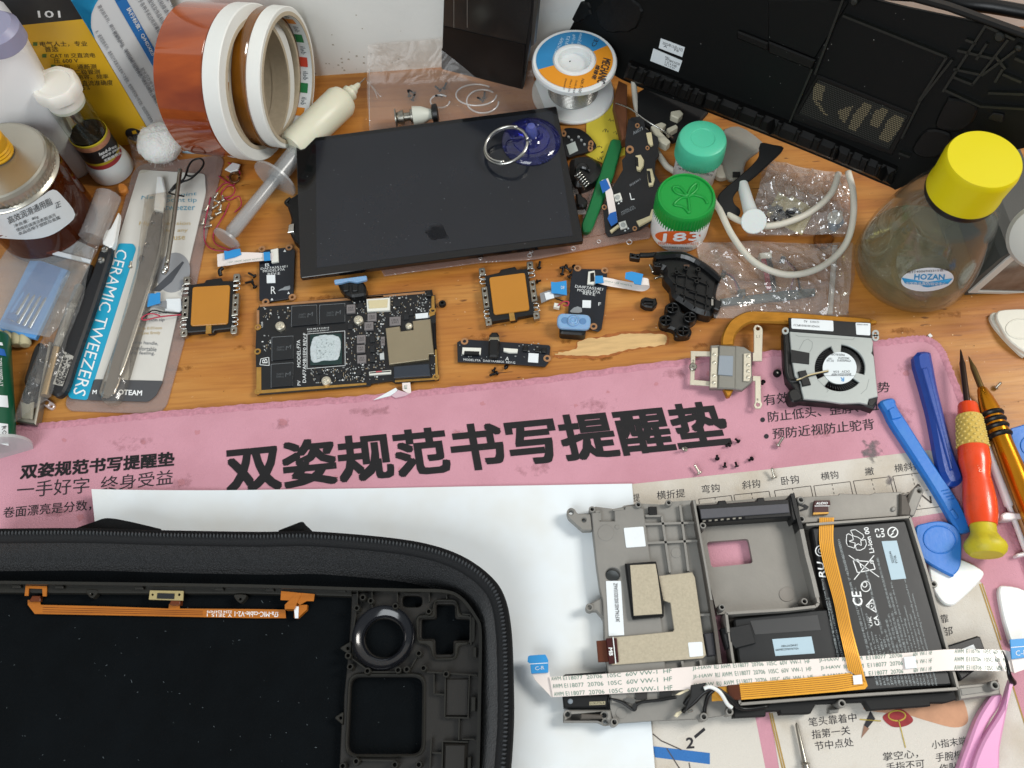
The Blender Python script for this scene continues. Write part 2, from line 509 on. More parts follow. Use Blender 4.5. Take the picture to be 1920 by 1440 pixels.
# bare wood where the varnish has worn off
wp = [(1045, 662), (1077, 655), (1090, 638), (1135, 632), (1180, 625), (1235, 626), (1250, 634), (1243, 647), (1210, 650), (1180, 655), (1140, 665), (1100, 667), (1048, 666)]
def jag(pts, amp, n=5, seed=1):
    r = random.Random(seed)
    return [(p[0] + r.uniform(-amp, amp), p[1] + r.uniform(-amp, amp)) for p in curve2(pts, n)]
prism('worn_patch_edge', jag([(960 + (x - 1150) * 1.04 + 190, 646 + (y - 646) * 1.25) for x, y in wp], 2.2, 6, 3), 0, -.0002, .00022, M('raw_edge', '#a9632c', .7, var=.4, vscale=300), desk)
prism('worn_patch', jag(wp, 1.5, 6, 2), 0, -.0002, .0003, M('raw_wood', '#d6b27c', .8, var=.22, vscale=70, stretch=(1, 6, 1), bump=.15, bscale=500), desk)
wall = obj('wall_back', [(-.9, WALL_Y, -.03), (.9, WALL_Y, -.03), (.9, WALL_Y, .9), (-.9, WALL_Y, .9), (-.9, WALL_Y + .02, -.03), (.9, WALL_Y + .02, -.03), (.9, WALL_Y + .02, .9), (-.9, WALL_Y + .02, .9)],
           [(3, 2, 1, 0), (4, 5, 6, 7), (0, 1, 5, 4), (2, 3, 7, 6), (1, 2, 6, 5), (3, 0, 4, 7)], M('wall_paint', '#eeeee9', .8, var=.07, vscale=18, bump=.12, bscale=300, detail=6), label='scuffed white plastered wall behind the desk', cat='wall', kind='structure', origin=(0, WALL_Y, 0))
r_ = random.Random(3)
sc_ = []
for i in range(40):
    x, y = r_.gauss(650, 55), 140 - abs(r_.gauss(0, 34))
    pw = Plane((0, WALL_Y - .0003, 0), (0, -1, 0)).w(x, y); s = r_.uniform(.0002, .0007)
    sc_.append(([pw + Vector((-s, 0, -s * .6)), pw + Vector((s, 0, -s)), pw + Vector((s * .7, 0, s)), pw + Vector((-s, 0, s * .8))], [(0, 1, 2, 3)]))
obj('scuff_marks', *merge(*sc_), M('scuff', '#b5ad9e', .9), wall, kind='stuff')

# ================================================================== pink writing mat
matpink = M('mat_pink', '#c58f9d', .85, col2='#b27c88', thr=(.45, .82), vscale=16, bump=.35, bscale=1500, detail=6, sheen=.1)
MZ = .0025
mo = [(-60, 809), (37, 799), (150, 789), (300, 774), (480, 759), (720, 740), (960, 716), (1287, 675), (1500, 655), (1640, 641), (1720, 632), (1747, 637), (1768, 656), (1785, 697), (1830, 812), (1870, 920), (1915, 1035), (1990, 1230), (2080, 1600), (-100, 1600)]
mat_ = prism('writing_mat', mo, 0, 0.0001, MZ, matpink, bev=.0006, label='pink fabric writing mat printed with large black Chinese characters', cat='mat')
# overlocked edge
edge = [W(x, y, MZ) for x, y in mo[:19]]
ec = curve2(edge, 14, False)
V, Fc = [], []
for i, p in enumerate(ec):
    t = (ec[min(len(ec) - 1, i + 1)] - ec[max(0, i - 1)]).normalized(); nrm = Vector((t.y, -t.x, 0))
    k = .00025 * ((i % 2) * 2 - 1) + r_.uniform(-.0002, .0002)
    V += [p + nrm * (-.0009 + k * .5) + Vector((0, 0, -MZ * .95)), p + nrm * (-.0008 + k) + Vector((0, 0, .0001)), p + nrm * .0012 + Vector((0, 0, .0006 + k * .5)), p + nrm * (.0031 + k) + Vector((0, 0, .00005))]
for i in range(len(ec) - 1):
    for k in range(3): Fc.append((4 * i + k, 4 * i + 4 + k, 4 * i + 5 + k, 4 * i + 1 + k))
obj('stitched_edge', V, Fc, M('pink_thread', '#c78a99', .8, var=.3, vscale=400, bump=.5, bscale=900), mat_, smooth=True, sharp=40)
PZ = MZ + .00012
panelmat = M('print_white', '#cac5bc', .85, vscale=22, bump=.3, bscale=1500, detail=6, col2='#aa9c86', thr=(.48, .85))
goldline = M('print_gold', '#a8894a', .8, var=.2, vscale=200)
def flat(name, pts, mat, parent, h=PZ, z=0):
    return prism(name, pts, z, h - .00005, h, mat, parent)
pnl1 = flat('printed_panel', [(1080, 919), (1440, 880), (1742, 844), (1756, 850), (1786, 958), (1700, 972), (1080, 1045)], panelmat, mat_)
pnl2 = flat('printed_panel', [(1150, 1350), (1415, 1338), (1447, 1500), (1150, 1500)], panelmat, mat_)
pnl3 = flat('printed_panel', [(1440, 1310), (1700, 1130), (1828, 1080), (1845, 1098), (1900, 1290), (1985, 1560), (1480, 1560)], panelmat, mat_)
G = []
for a, b in (((1837, 1095), (1872, 1200)), ((1872, 1200), (1985, 1560)), ((1447, 1337), (1500, 1560)), ((1841, 1094), (1877, 1200)), ((1443, 1337), (1495, 1560))):
    G.append(line_geo(a, b, 2.5, 0, PZ + .0001))
obj('gold_border', *merge(*G), goldline, mat_)
tx('双姿规范书写提醒垫', (425, 927), (1377, 836), (421, 838), 0, PZ + .0001, ink, mat_, bold=.032)
tx('双姿规范书写提醒垫', (37, 899), (327, 874), (40, 871), 0, PZ + .0001, ink, mat_, bold=.032)
txs([('一手好字', (31, 934), (167, 924), (33, 904)), ('终身受益', (188, 922), (324, 908), (190, 894))], 0, PZ + .0001, inkthin, mat_)
tx('卷面漂亮是分数，', (5, 972), (171, 957), (7, 951), 0, PZ + .0001, inkthin, mat_, bold=.008)
txs([('有效', (1433, 761), (1481, 755), (1431, 740)), ('势', (1646, 737), (1669, 735), (1645, 717)), ('防止低头、歪脖、扭', (1441, 792), (1648, 769), (1439, 772)), ('预防近视防止驼背', (1449, 824), (1640, 805), (1448, 803))], 0, PZ + .0001, inkthin, mat_, bold=.008)
for x, y in ((1430, 787), (1437, 818)): flat('bullet_mark', ell(x, y, 4.5, 4.5, 12), inkthin, mat_, PZ + .0001)
txs([('提', (1188, 941), (1200, 940), (1187, 926)), ('横折提', (1232, 937), (1285, 932), (1231, 921)), ('弯钩', (1316, 926), (1350, 922), (1315, 910)), ('斜钩', (1392, 918), (1426, 914), (1391, 902)),
     ('卧钩', (1466, 910), (1499, 906), (1464, 894)), ('横钩', (1540, 901), (1573, 897), (1538, 886)), ('撇', (1622, 892), (1639, 890), (1621, 877)), ('横斜钩', (1678, 886), (1728, 880), (1676, 871))], 0, PZ + .0001, inkthin, pnl1)
G = []
cells = [((1310, 936), (1371, 929)), ((1376, 928), (1442, 921)), ((1452, 920), (1520, 911)), ((1526, 911), (1594, 903)), ((1600, 902), (1668, 894)), ((1674, 893), (1745, 884))]
for a, b in cells:
    d = Vector((17, 66)) if a[0] > 1590 else Vector((13, 62))
    c0, c1 = (a[0] + d.x, a[1] + d.y), (b[0] + d.x, b[1] + d.y)
    for p, q in ((a, b), (b, c1), (c1, c0), (c0, a)): G.append(line_geo(p, q, 1.2, 0, PZ + .0001))
    mt, mb_ = Vector(((a[0] + b[0]) / 2, (a[1] + b[1]) / 2)), Vector(((c0[0] + c1[0]) / 2, (c0[1] + c1[1]) / 2))
    ml, mr = Vector(((a[0] + c0[0]) / 2, (a[1] + c0[1]) / 2)), Vector(((b[0] + c1[0]) / 2, (b[1] + c1[1]) / 2))
    for p, q in ((mt, mb_), (ml, mr)):
        for k in range(8): G.append(line_geo(p.lerp(q, k / 8), p.lerp(q, (k + .5) / 8), 1.1, 0, PZ + .0001))
for p, q in (((1752, 896), (1769, 950)), ((1698, 934), (1722, 908)), ((1722, 908), (1726, 914)), ((1726, 914), (1705, 940)), ((1728, 928), (1746, 943)), ((1746, 943), (1744, 930))): G.append(line_geo(p, q, 1.2 if p[0] > 1750 else 3, 0, PZ + .0001))
obj('practice_grid', *merge(*G), M('grid_ink', '#4a4440', .8), pnl1)
txs([('笔头靠着中', (1517, 1363), (1607, 1353), (1515, 1346)), ('指第一关', (1523, 1386), (1595, 1377), (1521, 1369)), ('节中点处', (1529, 1408), (1601, 1399), (1527, 1391)), ('掌空心，', (1656, 1428), (1722, 1421), (1655, 1411)),
     ('手指不可', (1662, 1448), (1734, 1440), (1661, 1431)), ('小指末端', (1748, 1405), (1814, 1396), (1746, 1389)), ('手腕根部', (1755, 1429), (1822, 1421), (1754, 1412)), ('作贴纸', (1762, 1449), (1815, 1442), (1761, 1433)),
     ('靠', (1763, 1169), (1779, 1167), (1762, 1153)), ('部', (1766, 1193), (1787, 1191), (1765, 1176))], 0, PZ + .0001, inkthin, pnl3, bold=.006)
tx('2', (1287, 1404), (1302, 1403), (1286, 1383), 0, PZ + .0001, inkthin, pnl2, bold=.03)
flat('printed_dash', [(1301, 1380), (1320, 1364), (1323, 1369), (1304, 1385)], inkthin, pnl2, PZ + .0001)
flat('printed_bar', [(1224, 1399), (1331, 1412), (1331, 1433), (1228, 1420)], M('print_blue', '#2f6cae', .8, var=.1, vscale=100, bump=.3, bscale=1500), pnl2, PZ + .0001)
obj('printed_line', *merge(*[line_geo(p, q, 1.6, 0, PZ + .00015) for p, q in (((1224, 1376), (1240, 1389)), ((1240, 1389), (1278, 1406)), ((1292, 1430), (1297, 1460)), ((1250, 1403), (1280, 1450)))]), M('grid_ink', '#4a4440'), pnl2)
# the printed picture of a writing hand
flat('printed_hand', curve2([(1620, 1330), (1640, 1318), (1700, 1312), (1790, 1300), (1806, 1312), (1815, 1352), (1790, 1364), (1740, 1352), (1700, 1340), (1672, 1338)], 5), M('print_skin', '#c99878', .8, var=.25, vscale=90), pnl3, PZ + .0001)
flat('printed_fingertip', curve2([(1655, 1345), (1672, 1333), (1690, 1330), (1705, 1340), (1712, 1352), (1696, 1362), (1672, 1362)], 5), M('print_red', '#9c3438', .8, var=.35, vscale=200), pnl3, PZ + .0002)
obj('printed_ring', *merge(*[line_geo((1682 + 16 * cos(a * pi / 12), 1342 + 9.5 * sin(a * pi / 12)), (1682 + 16 * cos((a + 1) * pi / 12), 1342 + 9.5 * sin((a + 1) * pi / 12)), 2, 0, PZ + .0003) for a in range(24)] + [line_geo((1685, 1350), (1698, 1402), 1.5, 0, PZ + .0003), line_geo((1612, 1349), (1652, 1352), 1.5, 0, PZ + .0003)]), M('print_yellow', '#b09a3c', .8), pnl3)
flat('printed_pencil', [(1632, 1333), (1641, 1348), (1627, 1365), (1620, 1360)], inkthin, pnl3, PZ + .0003)
flat('printed_pencil_tip', [(1620, 1360), (1630, 1366), (1615, 1384)], M('print_wood', '#8a6a58', .8), pnl3, PZ + .0003)
# grey dirt on the mat
stain = bpy.data.materials.new('mat_stain'); stain.use_nodes = True
_n = stain.node_tree; _b = _n.nodes['Principled BSDF']; _b.inputs['Base Color'].default_value = lin('#7d787a') + (1,); _b.inputs['Roughness'].default_value = .85; _b.inputs['Specular IOR Level'].default_value = .1
_t = _n.nodes.new('ShaderNodeTexCoord'); _v = _n.nodes.new('ShaderNodeVectorMath'); _v.operation = 'DISTANCE'; _v.inputs[1].default_value = (.5, .5, .5); _n.links.new(_t.outputs['Generated'], _v.inputs[0])
_x = _n.nodes.new('ShaderNodeTexNoise'); _x.inputs['Scale'].default_value = 260; _x.inputs['Detail'].default_value = 6; _n.links.new(_t.outputs['Object'], _x.inputs['Vector'])
_a = _n.nodes.new('ShaderNodeMath'); _a.operation = 'MULTIPLY_ADD'; _a.inputs[1].default_value = .55; _n.links.new(_x.outputs['Fac'], _a.inputs[0]); _n.links.new(_v.outputs['Value'], _a.inputs[2])
_r = _n.nodes.new('ShaderNodeMapRange'); _r.inputs['From Min'].default_value = .60; _r.inputs['From Max'].default_value = .86; _r.inputs['To Min'].default_value = .95; _r.inputs['To Max'].default_value = 0
_n.links.new(_a.outputs[0], _r.inputs['Value']); _n.links.new(_r.outputs['Result'], _b.inputs['Alpha'])
def stain_mat(name, col, amt):
    m = stain.copy(); m.name = name; m.node_tree.nodes['Principled BSDF'].inputs['Base Color'].default_value = lin(col) + (1,)
    [n for n in m.node_tree.nodes if n.type == 'MAP_RANGE'][0].inputs['To Min'].default_value = amt
    return m
brown = stain_mat('wood_stain', '#74401a', .45); pinkd = stain_mat('mat_dirt', '#9c6e74', .3)
for x, y, rx, ry in ((1318, 648, 34, 9), (1125, 672, 60, 8), (455, 652, 40, 7), (1060, 640, 26, 7), (905, 630, 30, 8), (1690, 620, 40, 12), (600, 560, 40, 9), (1780, 590, 36, 9), (330, 690, 50, 9)):
    prism('wood_stain', ell(x, y, rx, ry, 16, -.08), 0, .00005, .00016, brown, desk)
for x, y, rx, ry in ((110, 960, 40, 16), (340, 905, 34, 22), (530, 795, 26, 18), (860, 812, 20, 14), (1120, 760, 60, 20), (1270, 700, 40, 16), (1540, 810, 40, 20), (700, 770, 60, 16), (1700, 690, 40, 20), (250, 830, 60, 20), (1000, 880, 50, 18), (1400, 690, 30, 14), (1860, 1000, 20, 30), (1690, 780, 30, 40)):
    prism('mat_dirt', ell(x, y, rx, ry, 16, -.1), 0, PZ - .00004, PZ + .00004, pinkd, mat_)
flat('grey_stain', jag([(1618, 818), (1632, 814), (1648, 822), (1662, 834), (1656, 848), (1668, 856), (1658, 866), (1662, 876), (1646, 872), (1630, 872), (1612, 862), (1610, 840)], 2, 6, 5), stain, mat_, PZ + .00005)
flat('grey_stain', jag([(1657, 884), (1668, 882), (1674, 896), (1682, 906), (1668, 918), (1658, 908)], 1.5, 6, 6), stain, mat_, PZ + .0002)
rs = random.Random(11); G = []
for x, y, s in ((855, 812, 5), (530, 792, 7), (750, 880, 4), (905, 757, 5), (120, 825, 4), (268, 828, 5), (370, 810, 5), (1330, 700, 6), (1230, 720, 4), (340, 905, 7), (150, 970, 8), (1560, 690, 5), (1700, 700, 6), (630, 893, 3), (1080, 760, 4), (1140, 735, 3)):
    G.append((Plane((0, 0, 0)), [Z(PZ).w(*p) for p in jag(ell(x, y, s, s * .8, 7), s * .3, 2, int(x))]))
V, Fc = [], []
for _, p in G:
    o = len(V); V += p; Fc.append(tuple(range(o, o + len(p))))
obj('brown_spots', V, [f[::-1] if (V[f[1]] - V[f[0]]).cross(V[f[2]] - V[f[0]]).z < 0 else f for f in Fc], M('mat_spot', '#ba7f88', .85, bump=.3, bscale=1500), mat_, kind='stuff')

# ================================================================== sheet of paper under the case
PAZ = MZ + .0011
tl, tr, br_, bl_ = W(183, 925, PAZ), W(1185, 907, PAZ), W(1234, 1520, PAZ), W(215, 1520, PAZ)
n = 40; V, Fc = [], []
for j in range(n + 1):
    for i in range(n + 1):
        u, v = i / n, j / n
        p = (tl * (1 - u) + tr * u) * (1 - v) + (bl_ * (1 - u) + br_ * u) * v
        lift = .006 * max(0, 1 - u * 3.2) ** 2 * max(0, 1 - v * 2.2) + .0012 * (sin(u * 7) * .5 + .5) * max(0, 1 - v * 5) * (1 - u) + .0006 * mnoise.noise(Vector((u * 5, v * 4, 2))) * (u * 1.2)
        V.append(p + Vector((0, 0, lift + .0002)))
for j in range(n):
    for i in range(n):
        a = j * (n + 1) + i; Fc.append((a, a + n + 1, a + n + 2, a + 1))
obj('paper_sheet', V, Fc, M('paper', '#dde4e8', .7, col2='#d2d2cc', thr=(.45, .8), vscale=14, bump=.06, bscale=40), smooth=True, label='plain white sheet of paper lying under the black zip case', cat='paper')  # warm patches put faint brownish shading into the paper colour
# ================================================================== black zip case
RZ = .032
rim = [(-80, 994), (0, 993), (150, 992), (300, 996), (480, 999), (580, 998), (720, 1009), (805, 1023), (868, 1046), (915, 1080), (940, 1118), (952, 1180), (956, 1280), (956, 1360), (950, 1450), (940, 1560)]
rc = curve2([W(x, y, RZ) for x, y in rim], 8, False)
def offs(path, d):
    out = []
    for i, p in enumerate(path):
        t = (path[min(len(path) - 1, i + 1)] - path[max(0, i - 1)]); t.z = 0; t.normalize()
        out.append(p + Vector((t.y, -t.x, 0)) * d)
    return out
def band(prof):
    V, Fc = [], []; rows = []
    for d, z in prof:
        rows.append(len(V)); V.extend([Vector((p.x, p.y, z)) for p in offs(rc, d)])
    n = len(rc)
    for a, b in zip(rows, rows[1:]):
        for i in range(n - 1): Fc.append((a + i, a + i + 1, b + i + 1, b + i))
    return V, Fc
case = thing('zip_case', 'open black zip case lined with dark felt on the paper', 'case', W(300, 1250, PAZ))
weave = bpy.data.materials.new('case_weave'); weave.use_nodes = True
_n = weave.node_tree; _b = _n.nodes['Principled BSDF']; _b.inputs['Base Color'].default_value = lin('#14171b') + (1,); _b.inputs['Roughness'].default_value = .6; _b.inputs['Sheen Weight'].default_value = .2
_v = _n.nodes.new('ShaderNodeTexVoronoi'); _v.inputs['Scale'].default_value = 1150; _t = _n.nodes.new('ShaderNodeTexCoord'); _n.links.new(_t.outputs['Object'], _v.inputs['Vector'])
_p = _n.nodes.new('ShaderNodeBump'); _p.inputs['Strength'].default_value = 1; _p.inputs['Distance'].default_value = .0004; _p.invert = True
_n.links.new(_v.outputs['Distance'], _p.inputs['Height']); _n.links.new(_p.outputs['Normal'], _b.inputs['Normal'])
_r = _n.nodes.new('ShaderNodeValToRGB'); _r.color_ramp.elements[0].color = lin('#181b20') + (1,); _r.color_ramp.elements[1].color = lin('#050607') + (1,); _r.color_ramp.elements[1].position = .75
_n.links.new(_v.outputs['Distance'], _r.inputs['Fac']); _n.links.new(_r.outputs['Color'], _b.inputs['Base Color'])
caseblack = M('case_cloth', '#08090b', .85, var=.3, vscale=200, bump=.3, bscale=1400, spec=.25)
obj('outer_shell', *band([(.010, PAZ + .003), (.003, PAZ + .006), (-.0012, .016), (-.0016, .026), (-.0008, RZ - .001), (.0002, RZ), (.0012, RZ - .0003)]), caseblack, case, smooth=True)
obj('zipper_tape', *band([(.0012, RZ - .0003), (.0036, RZ - .0012), (.0052, RZ - .0022), (.0056, RZ - .0042)]), M('zipper_cloth', '#0b0d10', .75, bump=.5, bscale=2200), case, smooth=True)
obj('lining_band', *band([(.0056, RZ - .0042), (.0072, RZ - .008), (.0098, RZ - .016), (.0125, RZ - .021), (.0145, .0098)]), weave, case, smooth=True)
felt = M('felt', '#080c0f', .95, var=.35, vscale=60, bump=.5, bscale=900, spec=.12, detail=6)
fl = offs(rc, .0145); fz = .0098
V = [Vector((p.x, p.y, fz)) for p in fl] + [Vector((W(-90, 1560).x, fl[-1].y, fz))]
obj('felt_floor', V, [tuple(range(len(V)))], felt, case, origin=None)
# zipper teeth
tk = []; acc = 0; o1 = offs(rc, .0018); last = o1[0]
for a, b in zip(o1, o1[1:]):
    L_ = (b - a).length; t = acc
    while t < L_:
        c = a.lerp(b, t / L_); d = (b - a).normalized(); nn = Vector((d.y, -d.x, 0)); z = Vector((0, 0, RZ + .0001))
        c = Vector((c.x, c.y, 0)) + z; e, f_, g = d * .00042 + nn * .0003, nn * .0009, Vector((0, 0, .00055))
        tk.append(([c - e - f_, c + e - f_, c + e + f_, c - e + f_, c - e * .6 - f_ * .6 + g, c + e * .6 - f_ * .6 + g, c + e * .6 + f_ * .6 + g, c - e * .6 + f_ * .6 + g], [(0, 1, 5, 4), (1, 2, 6, 5), (2, 3, 7, 6), (3, 0, 4, 7), (4, 5, 6, 7)]))
        t += .0017
    acc = t - L_
obj('zipper_teeth', *merge(*tk), M('zip_teeth', '#3d4043', .3, spec=.8), case, kind='stuff')
# carrying loops behind the rim
for pts in ([(140, 998, .020), (175, 986, .026), (200, 979, .028), (240, 985, .027), (300, 999, .020)], [(522, 1002, .022), (548, 992, .027), (566, 986, .0285), (573, 992, .028), (584, 1002, .022)]):
    q = curve2([W(*p) for p in pts], 5, False)
    ribbon('carry_loop', [p + Vector((0, .002, 0)) for p in q], [p - Vector((0, .004, 0)) for p in q], .0015, caseblack, case)
# lint on the felt
rl = random.Random(21); tk = []
for i in range(80):
    x, y = rl.uniform(0, 640), rl.uniform(1125, 1438)
    if i > 66: x, y = rl.uniform(660, 890), rl.uniform(1090, 1430)
    p = W(x, y, fz + .0003); a = rl.uniform(0, pi); l = rl.uniform(.0001, .00045) * (1.6 if rl.random() < .12 else .8); d = Vector((cos(a), sin(a), 0)) * l; e = Vector((-sin(a), cos(a), 0)) * .00008
    tk.append(([p - d - e, p + d - e, p + d + e, p - d + e], [(0, 1, 2, 3)]))
obj('lint', *merge(*tk), M('lint_white', '#5d666a', .9), case, kind='stuff')

# ================================================================== front shell lying in the case
SH = thing('front_shell', 'black plastic front shell with cross and square openings inside the zip case', 'shell', W(760, 1270, fz))
shp = M('shell_black', '#211f1c', .45, var=.25, vscale=60, bump=.06, bscale=1500, rvar=.12)
shr = M('shell_rim', '#272622', .35, var=.2, vscale=90, rvar=.1)
sz = fz + .0006
R6 = lambda pts: [(480 + x / 4, 1080 + y / 4) for x, y in pts]
plus = R6([(1350, 210), (1490, 210), (1492, 318), (1610, 322), (1608, 482), (1480, 482), (1480, 585), (1345, 588), (1342, 470), (1238, 470), (1240, 322), (1352, 318)])
sq = rnd(R6([(712, 755), (1248, 755), (1240, 1335), (685, 1335)]), 20, 5)
oval = rnd(R6([(1095, 145), (1245, 145), (1245, 232), (1095, 232)]), 10, 4)
hole = ell(720, 1196, 37, 37, 32)
panel = R6([(718, 130), (1100, 100), (1420, 108), (1550, 168), (1650, 300), (1690, 400), (1695, 700), (1680, 1440), (1660, 1620), (600, 1620), (625, 1440), (640, 1110), (655, 1110), (660, 900), (690, 600), (700, 480), (712, 300)])
prism('panel', panel, sz, 0, .0035, shp, SH, bev=.0004, holes=[rnd(plus, 5, 3), sq, oval, hole])
# raised outer wall
ow = R6([(-1920 - 400, 36), (-1920, 36), (-1000, 48), (0, 64), (700, 84), (1100, 94), (1420, 104), (1552, 164), (1655, 298), (1692, 400), (1692, 700), (1676, 1440), (1660, 1600)])
oc = curve2([W(x, y, sz + .008) for x, y in ow], 5, False)
o2 = []
for i, p in enumerate(oc):
    t = oc[min(len(oc) - 1, i + 1)] - oc[max(0, i - 1)]; t.z = 0; t.normalize(); o2.append(p + Vector((t.y, -t.x, 0)) * .0014)
ribbon('outer_wall', oc, o2, .0078, shr, SH)
# top bar, its clips and lugs
tb = [(x, y) for x, y in R6([(-2300, 48), (-1000, 62), (0, 78), (720, 96), (720, 150), (0, 130), (-1000, 128), (-2300, 120)])]
prism('top_bar', tb, sz, 0, .0042, shr, SH, bev=.0004)
for x, y in ((172, 1112), (450, 1121)):
    prism('lug', curve2([(x - 11, y - 6), (x + 11, y - 6), (x + 7, y + 4), (x, y + 9), (x - 7, y + 4)], 3), sz, .001, .0046, shr, SH, bev=.0003, holes=[ell(x, y + 2, 2.4, 2.4, 10)])
for x in (30, 110, 260, 410, 505, 640, 735):
    prism('clip', rect(x, 1102 + (x - 300) * .012, 16, 6, 1), sz, .003, .0062, shr, SH, bev=.0003)
for q in ([(625, 540), (715, 485), (715, 600)], [(585, 1062), (655, 1015), (650, 1115)]):
    prism('ear', rnd(R6(q), 4, 3), sz, .001, .0042, shr, SH, bev=.0003, holes=[ell(*[sum(c) / 3 + (1 if i == 0 else 0) for i, c in enumerate(zip(*R6(q)))], 3, 3, 10)])
# joystick well: a dished ring
c = W(720, 1196, sz + .0035); k = mm(720, 1196, sz)
lathe('joystick_ring', [(37 * k, -.0015), (37 * k, .0006), (39 * k, .0012), (41 * k, .0005), (48 * k, .0011), (55 * k, .0024), (57 * k, .0032), (58 * k, .0024), (58 * k, 0)], c, M('shell_gloss', '#17181c', .16, spec=.7), SH, seg=48, caps=False)
pc = [(sum(x for x, _ in plus) / 12, sum(y for _, y in plus) / 12)]
po = R6([(1330, 172), (1510, 172), (1530, 290), (1612, 285), (1608, 515), (1520, 518), (1505, 630), (1325, 630), (1300, 515), (1205, 510), (1195, 330), (1215, 290), (1310, 280)])
prism('cross_rim', rnd(po, 12, 4), sz, .003, .0055, shr, SH, bev=.0005, holes=[rnd([(pc[0][0] + (x - pc[0][0]) * 1.12, pc[0][1] + (y - pc[0][1]) * 1.12) for x, y in plus], 6, 3)])
prism('square_rim', rnd(R6([(690, 725), (1272, 725), (1265, 1362), (662, 1362)]), 24, 5), sz, .003, .0048, shr, SH, bev=.0005, holes=[rnd(R6([(706, 748), (1255, 748), (1247, 1342), (678, 1342)]), 21, 5)])
for x, y in [(800, 160), (860, 185), (755, 240), (1045, 225), (1295, 265), (690, 597), (705, 680), (835, 712), (1065, 705), (1130, 700), (1220, 580), (1255, 690), (1425, 735), (750, 1390), (650, 1425), (1040, 1415), (1220, 1415)]:
    p = W(480 + x / 4, 1080 + y / 4, sz + .0085); p.z = sz + .003
    lathe('screw_boss', [(.0016, 0), (.0016, .005), (.0014, .0055), (.0009, .0055), (.0008, .002), (.00001, .002)], p, shr, SH, seg=14)
ribs = [((870, 110), (870, 240)), ((1060, 110), (1060, 200)), ((1300, 110), (1300, 190)), ((1430, 120), (1430, 170)), ((760, 110), (760, 270)), ((860, 720), (1060, 720)), ((1280, 720), (1660, 745)), ((1335, 740), (1335, 885)), ((1335, 885), (1410, 890)), ((1420, 760), (1415, 1060)), ((1415, 1060), (1600, 1065)), ((1525, 1070), (1520, 1230)), ((1405, 1240), (1590, 1245)), ((1400, 1240), (1395, 1440)), ((1315, 1220), (1305, 1440)), ((1320, 1325), (1395, 1328)), ((1545, 1225), (1640, 1225)), ((780, 1380), (1050, 1385)), ((720, 620), (830, 700)), ((1160, 690), (1210, 600)), ((1610, 290), (1612, 515)), ((1545, 285), (1605, 290)), ((1600, 745), (1590, 1060)), ((750, 260), (720, 480))]
for p, q in ribs:
    p, q = R6([p])[0], R6([q])[0]
    a, b = W(*p, sz + .006), W(*q, sz + .006); d = (b - a).normalized(); nn = Vector((-d.y, d.x, 0)) * .00028; dz = Vector((0, 0, -.003))
    obj('rib', [a - nn, b - nn, b + nn, a + nn, a - nn + dz, b - nn + dz, b + nn + dz, a + nn + dz], [(0, 1, 2, 3), (0, 4, 5, 1), (1, 5, 6, 2), (2, 6, 7, 3), (3, 7, 4, 0)], shr, SH)
for x, y, w, h in ((1640, 570, 30, 80), (1630, 960, 36, 110), (1600, 1400, 28, 90)):
    prism('clip', rect(480 + x / 4, 1080 + y / 4, w / 4, h / 4, 1), sz, .003, .0068, shr, SH, bev=.0003)
prism('magnet_pocket', R6([(1425, 770), (1595, 770), (1590, 1050), (1420, 1050)]), sz, .0033, .0045, shp, SH, bev=.0004)
prism('pocket_roof', R6([(1405, 1250), (1585, 1250), (1575, 1600), (1395, 1600)]), sz, .0033, .006, shp, SH, bev=.0012)

# ================================================================== orange microphone flex cable on the shell
FX = thing('flex_cable', 'long orange microphone flex cable with white print along the shell top bar', 'cable', W(300, 1145, sz))
kap = M('kapton_flex', '#b3691d', .32, var=.25, vscale=120, stretch=(.2, 3, 1), spec=.6, coat=.2)
kapd = M('kapton_dark', '#5f2d12', .35)
prism('ribbon', [(52, 1125), (75, 1125), (76, 1134), (200, 1137), (316, 1141), (317, 1132), (337, 1132), (337, 1141), (480, 1142), (535, 1143), (536, 1159), (480, 1159), (280, 1155), (65, 1151), (52, 1134)], sz, .0006, .0009, kap, FX)
for i in range(3):
    obj('trace', *line_geo((80, 1139 + i * 4), (380, 1146 + i * 3.4), .8, sz, .00096), kapd, FX)
prism('sensor_frame', [(48, 1098), (88, 1099), (87, 1118), (80, 1118), (79, 1104), (54, 1103), (53, 1117), (46, 1117)], sz, .0045, .005, kap, FX)
prism('fold', [(60, 1117), (76, 1117), (75, 1127), (54, 1127)], sz, .001, .003, kapd, FX, bev=.0003)
prism('stiffener', [(281, 1107), (344, 1108), (343, 1126), (279, 1124)], sz, .0045, .0052, M('beige_plate', '#b8a878', .4, .4), FX, holes=[ell(286, 1115, 2.3, 2.5, 10), ell(336, 1115, 2.6, 2.8, 10)])
prism('microphone', [(295, 1112), (327, 1113), (326, 1123), (294, 1122)], sz, .005, .0056, chip, FX)
prism('fold', [(321, 1124), (338, 1124), (337, 1133), (317, 1133)], sz, .001, .0045, kapd, FX, bev=.0003)
prism('sensor_frame', [(527, 1108), (590, 1114), (588, 1127), (575, 1127), (562, 1134), (552, 1126), (526, 1125)], sz, .0045, .005, kap, FX)
prism('fold', [(534, 1134), (556, 1112), (566, 1112), (554, 1136), (552, 1142), (534, 1142)], sz, .001, .0054, kap, FX)
prism('fold', [(552, 1134), (576, 1134), (575, 1143), (558, 1159), (551, 1158)], sz, .001, .0035, kap, FX)
prism('white_tag', [(551, 1137), (560, 1137), (559, 1159), (553, 1159)], sz, .0035, .004, labelwhite, FX)
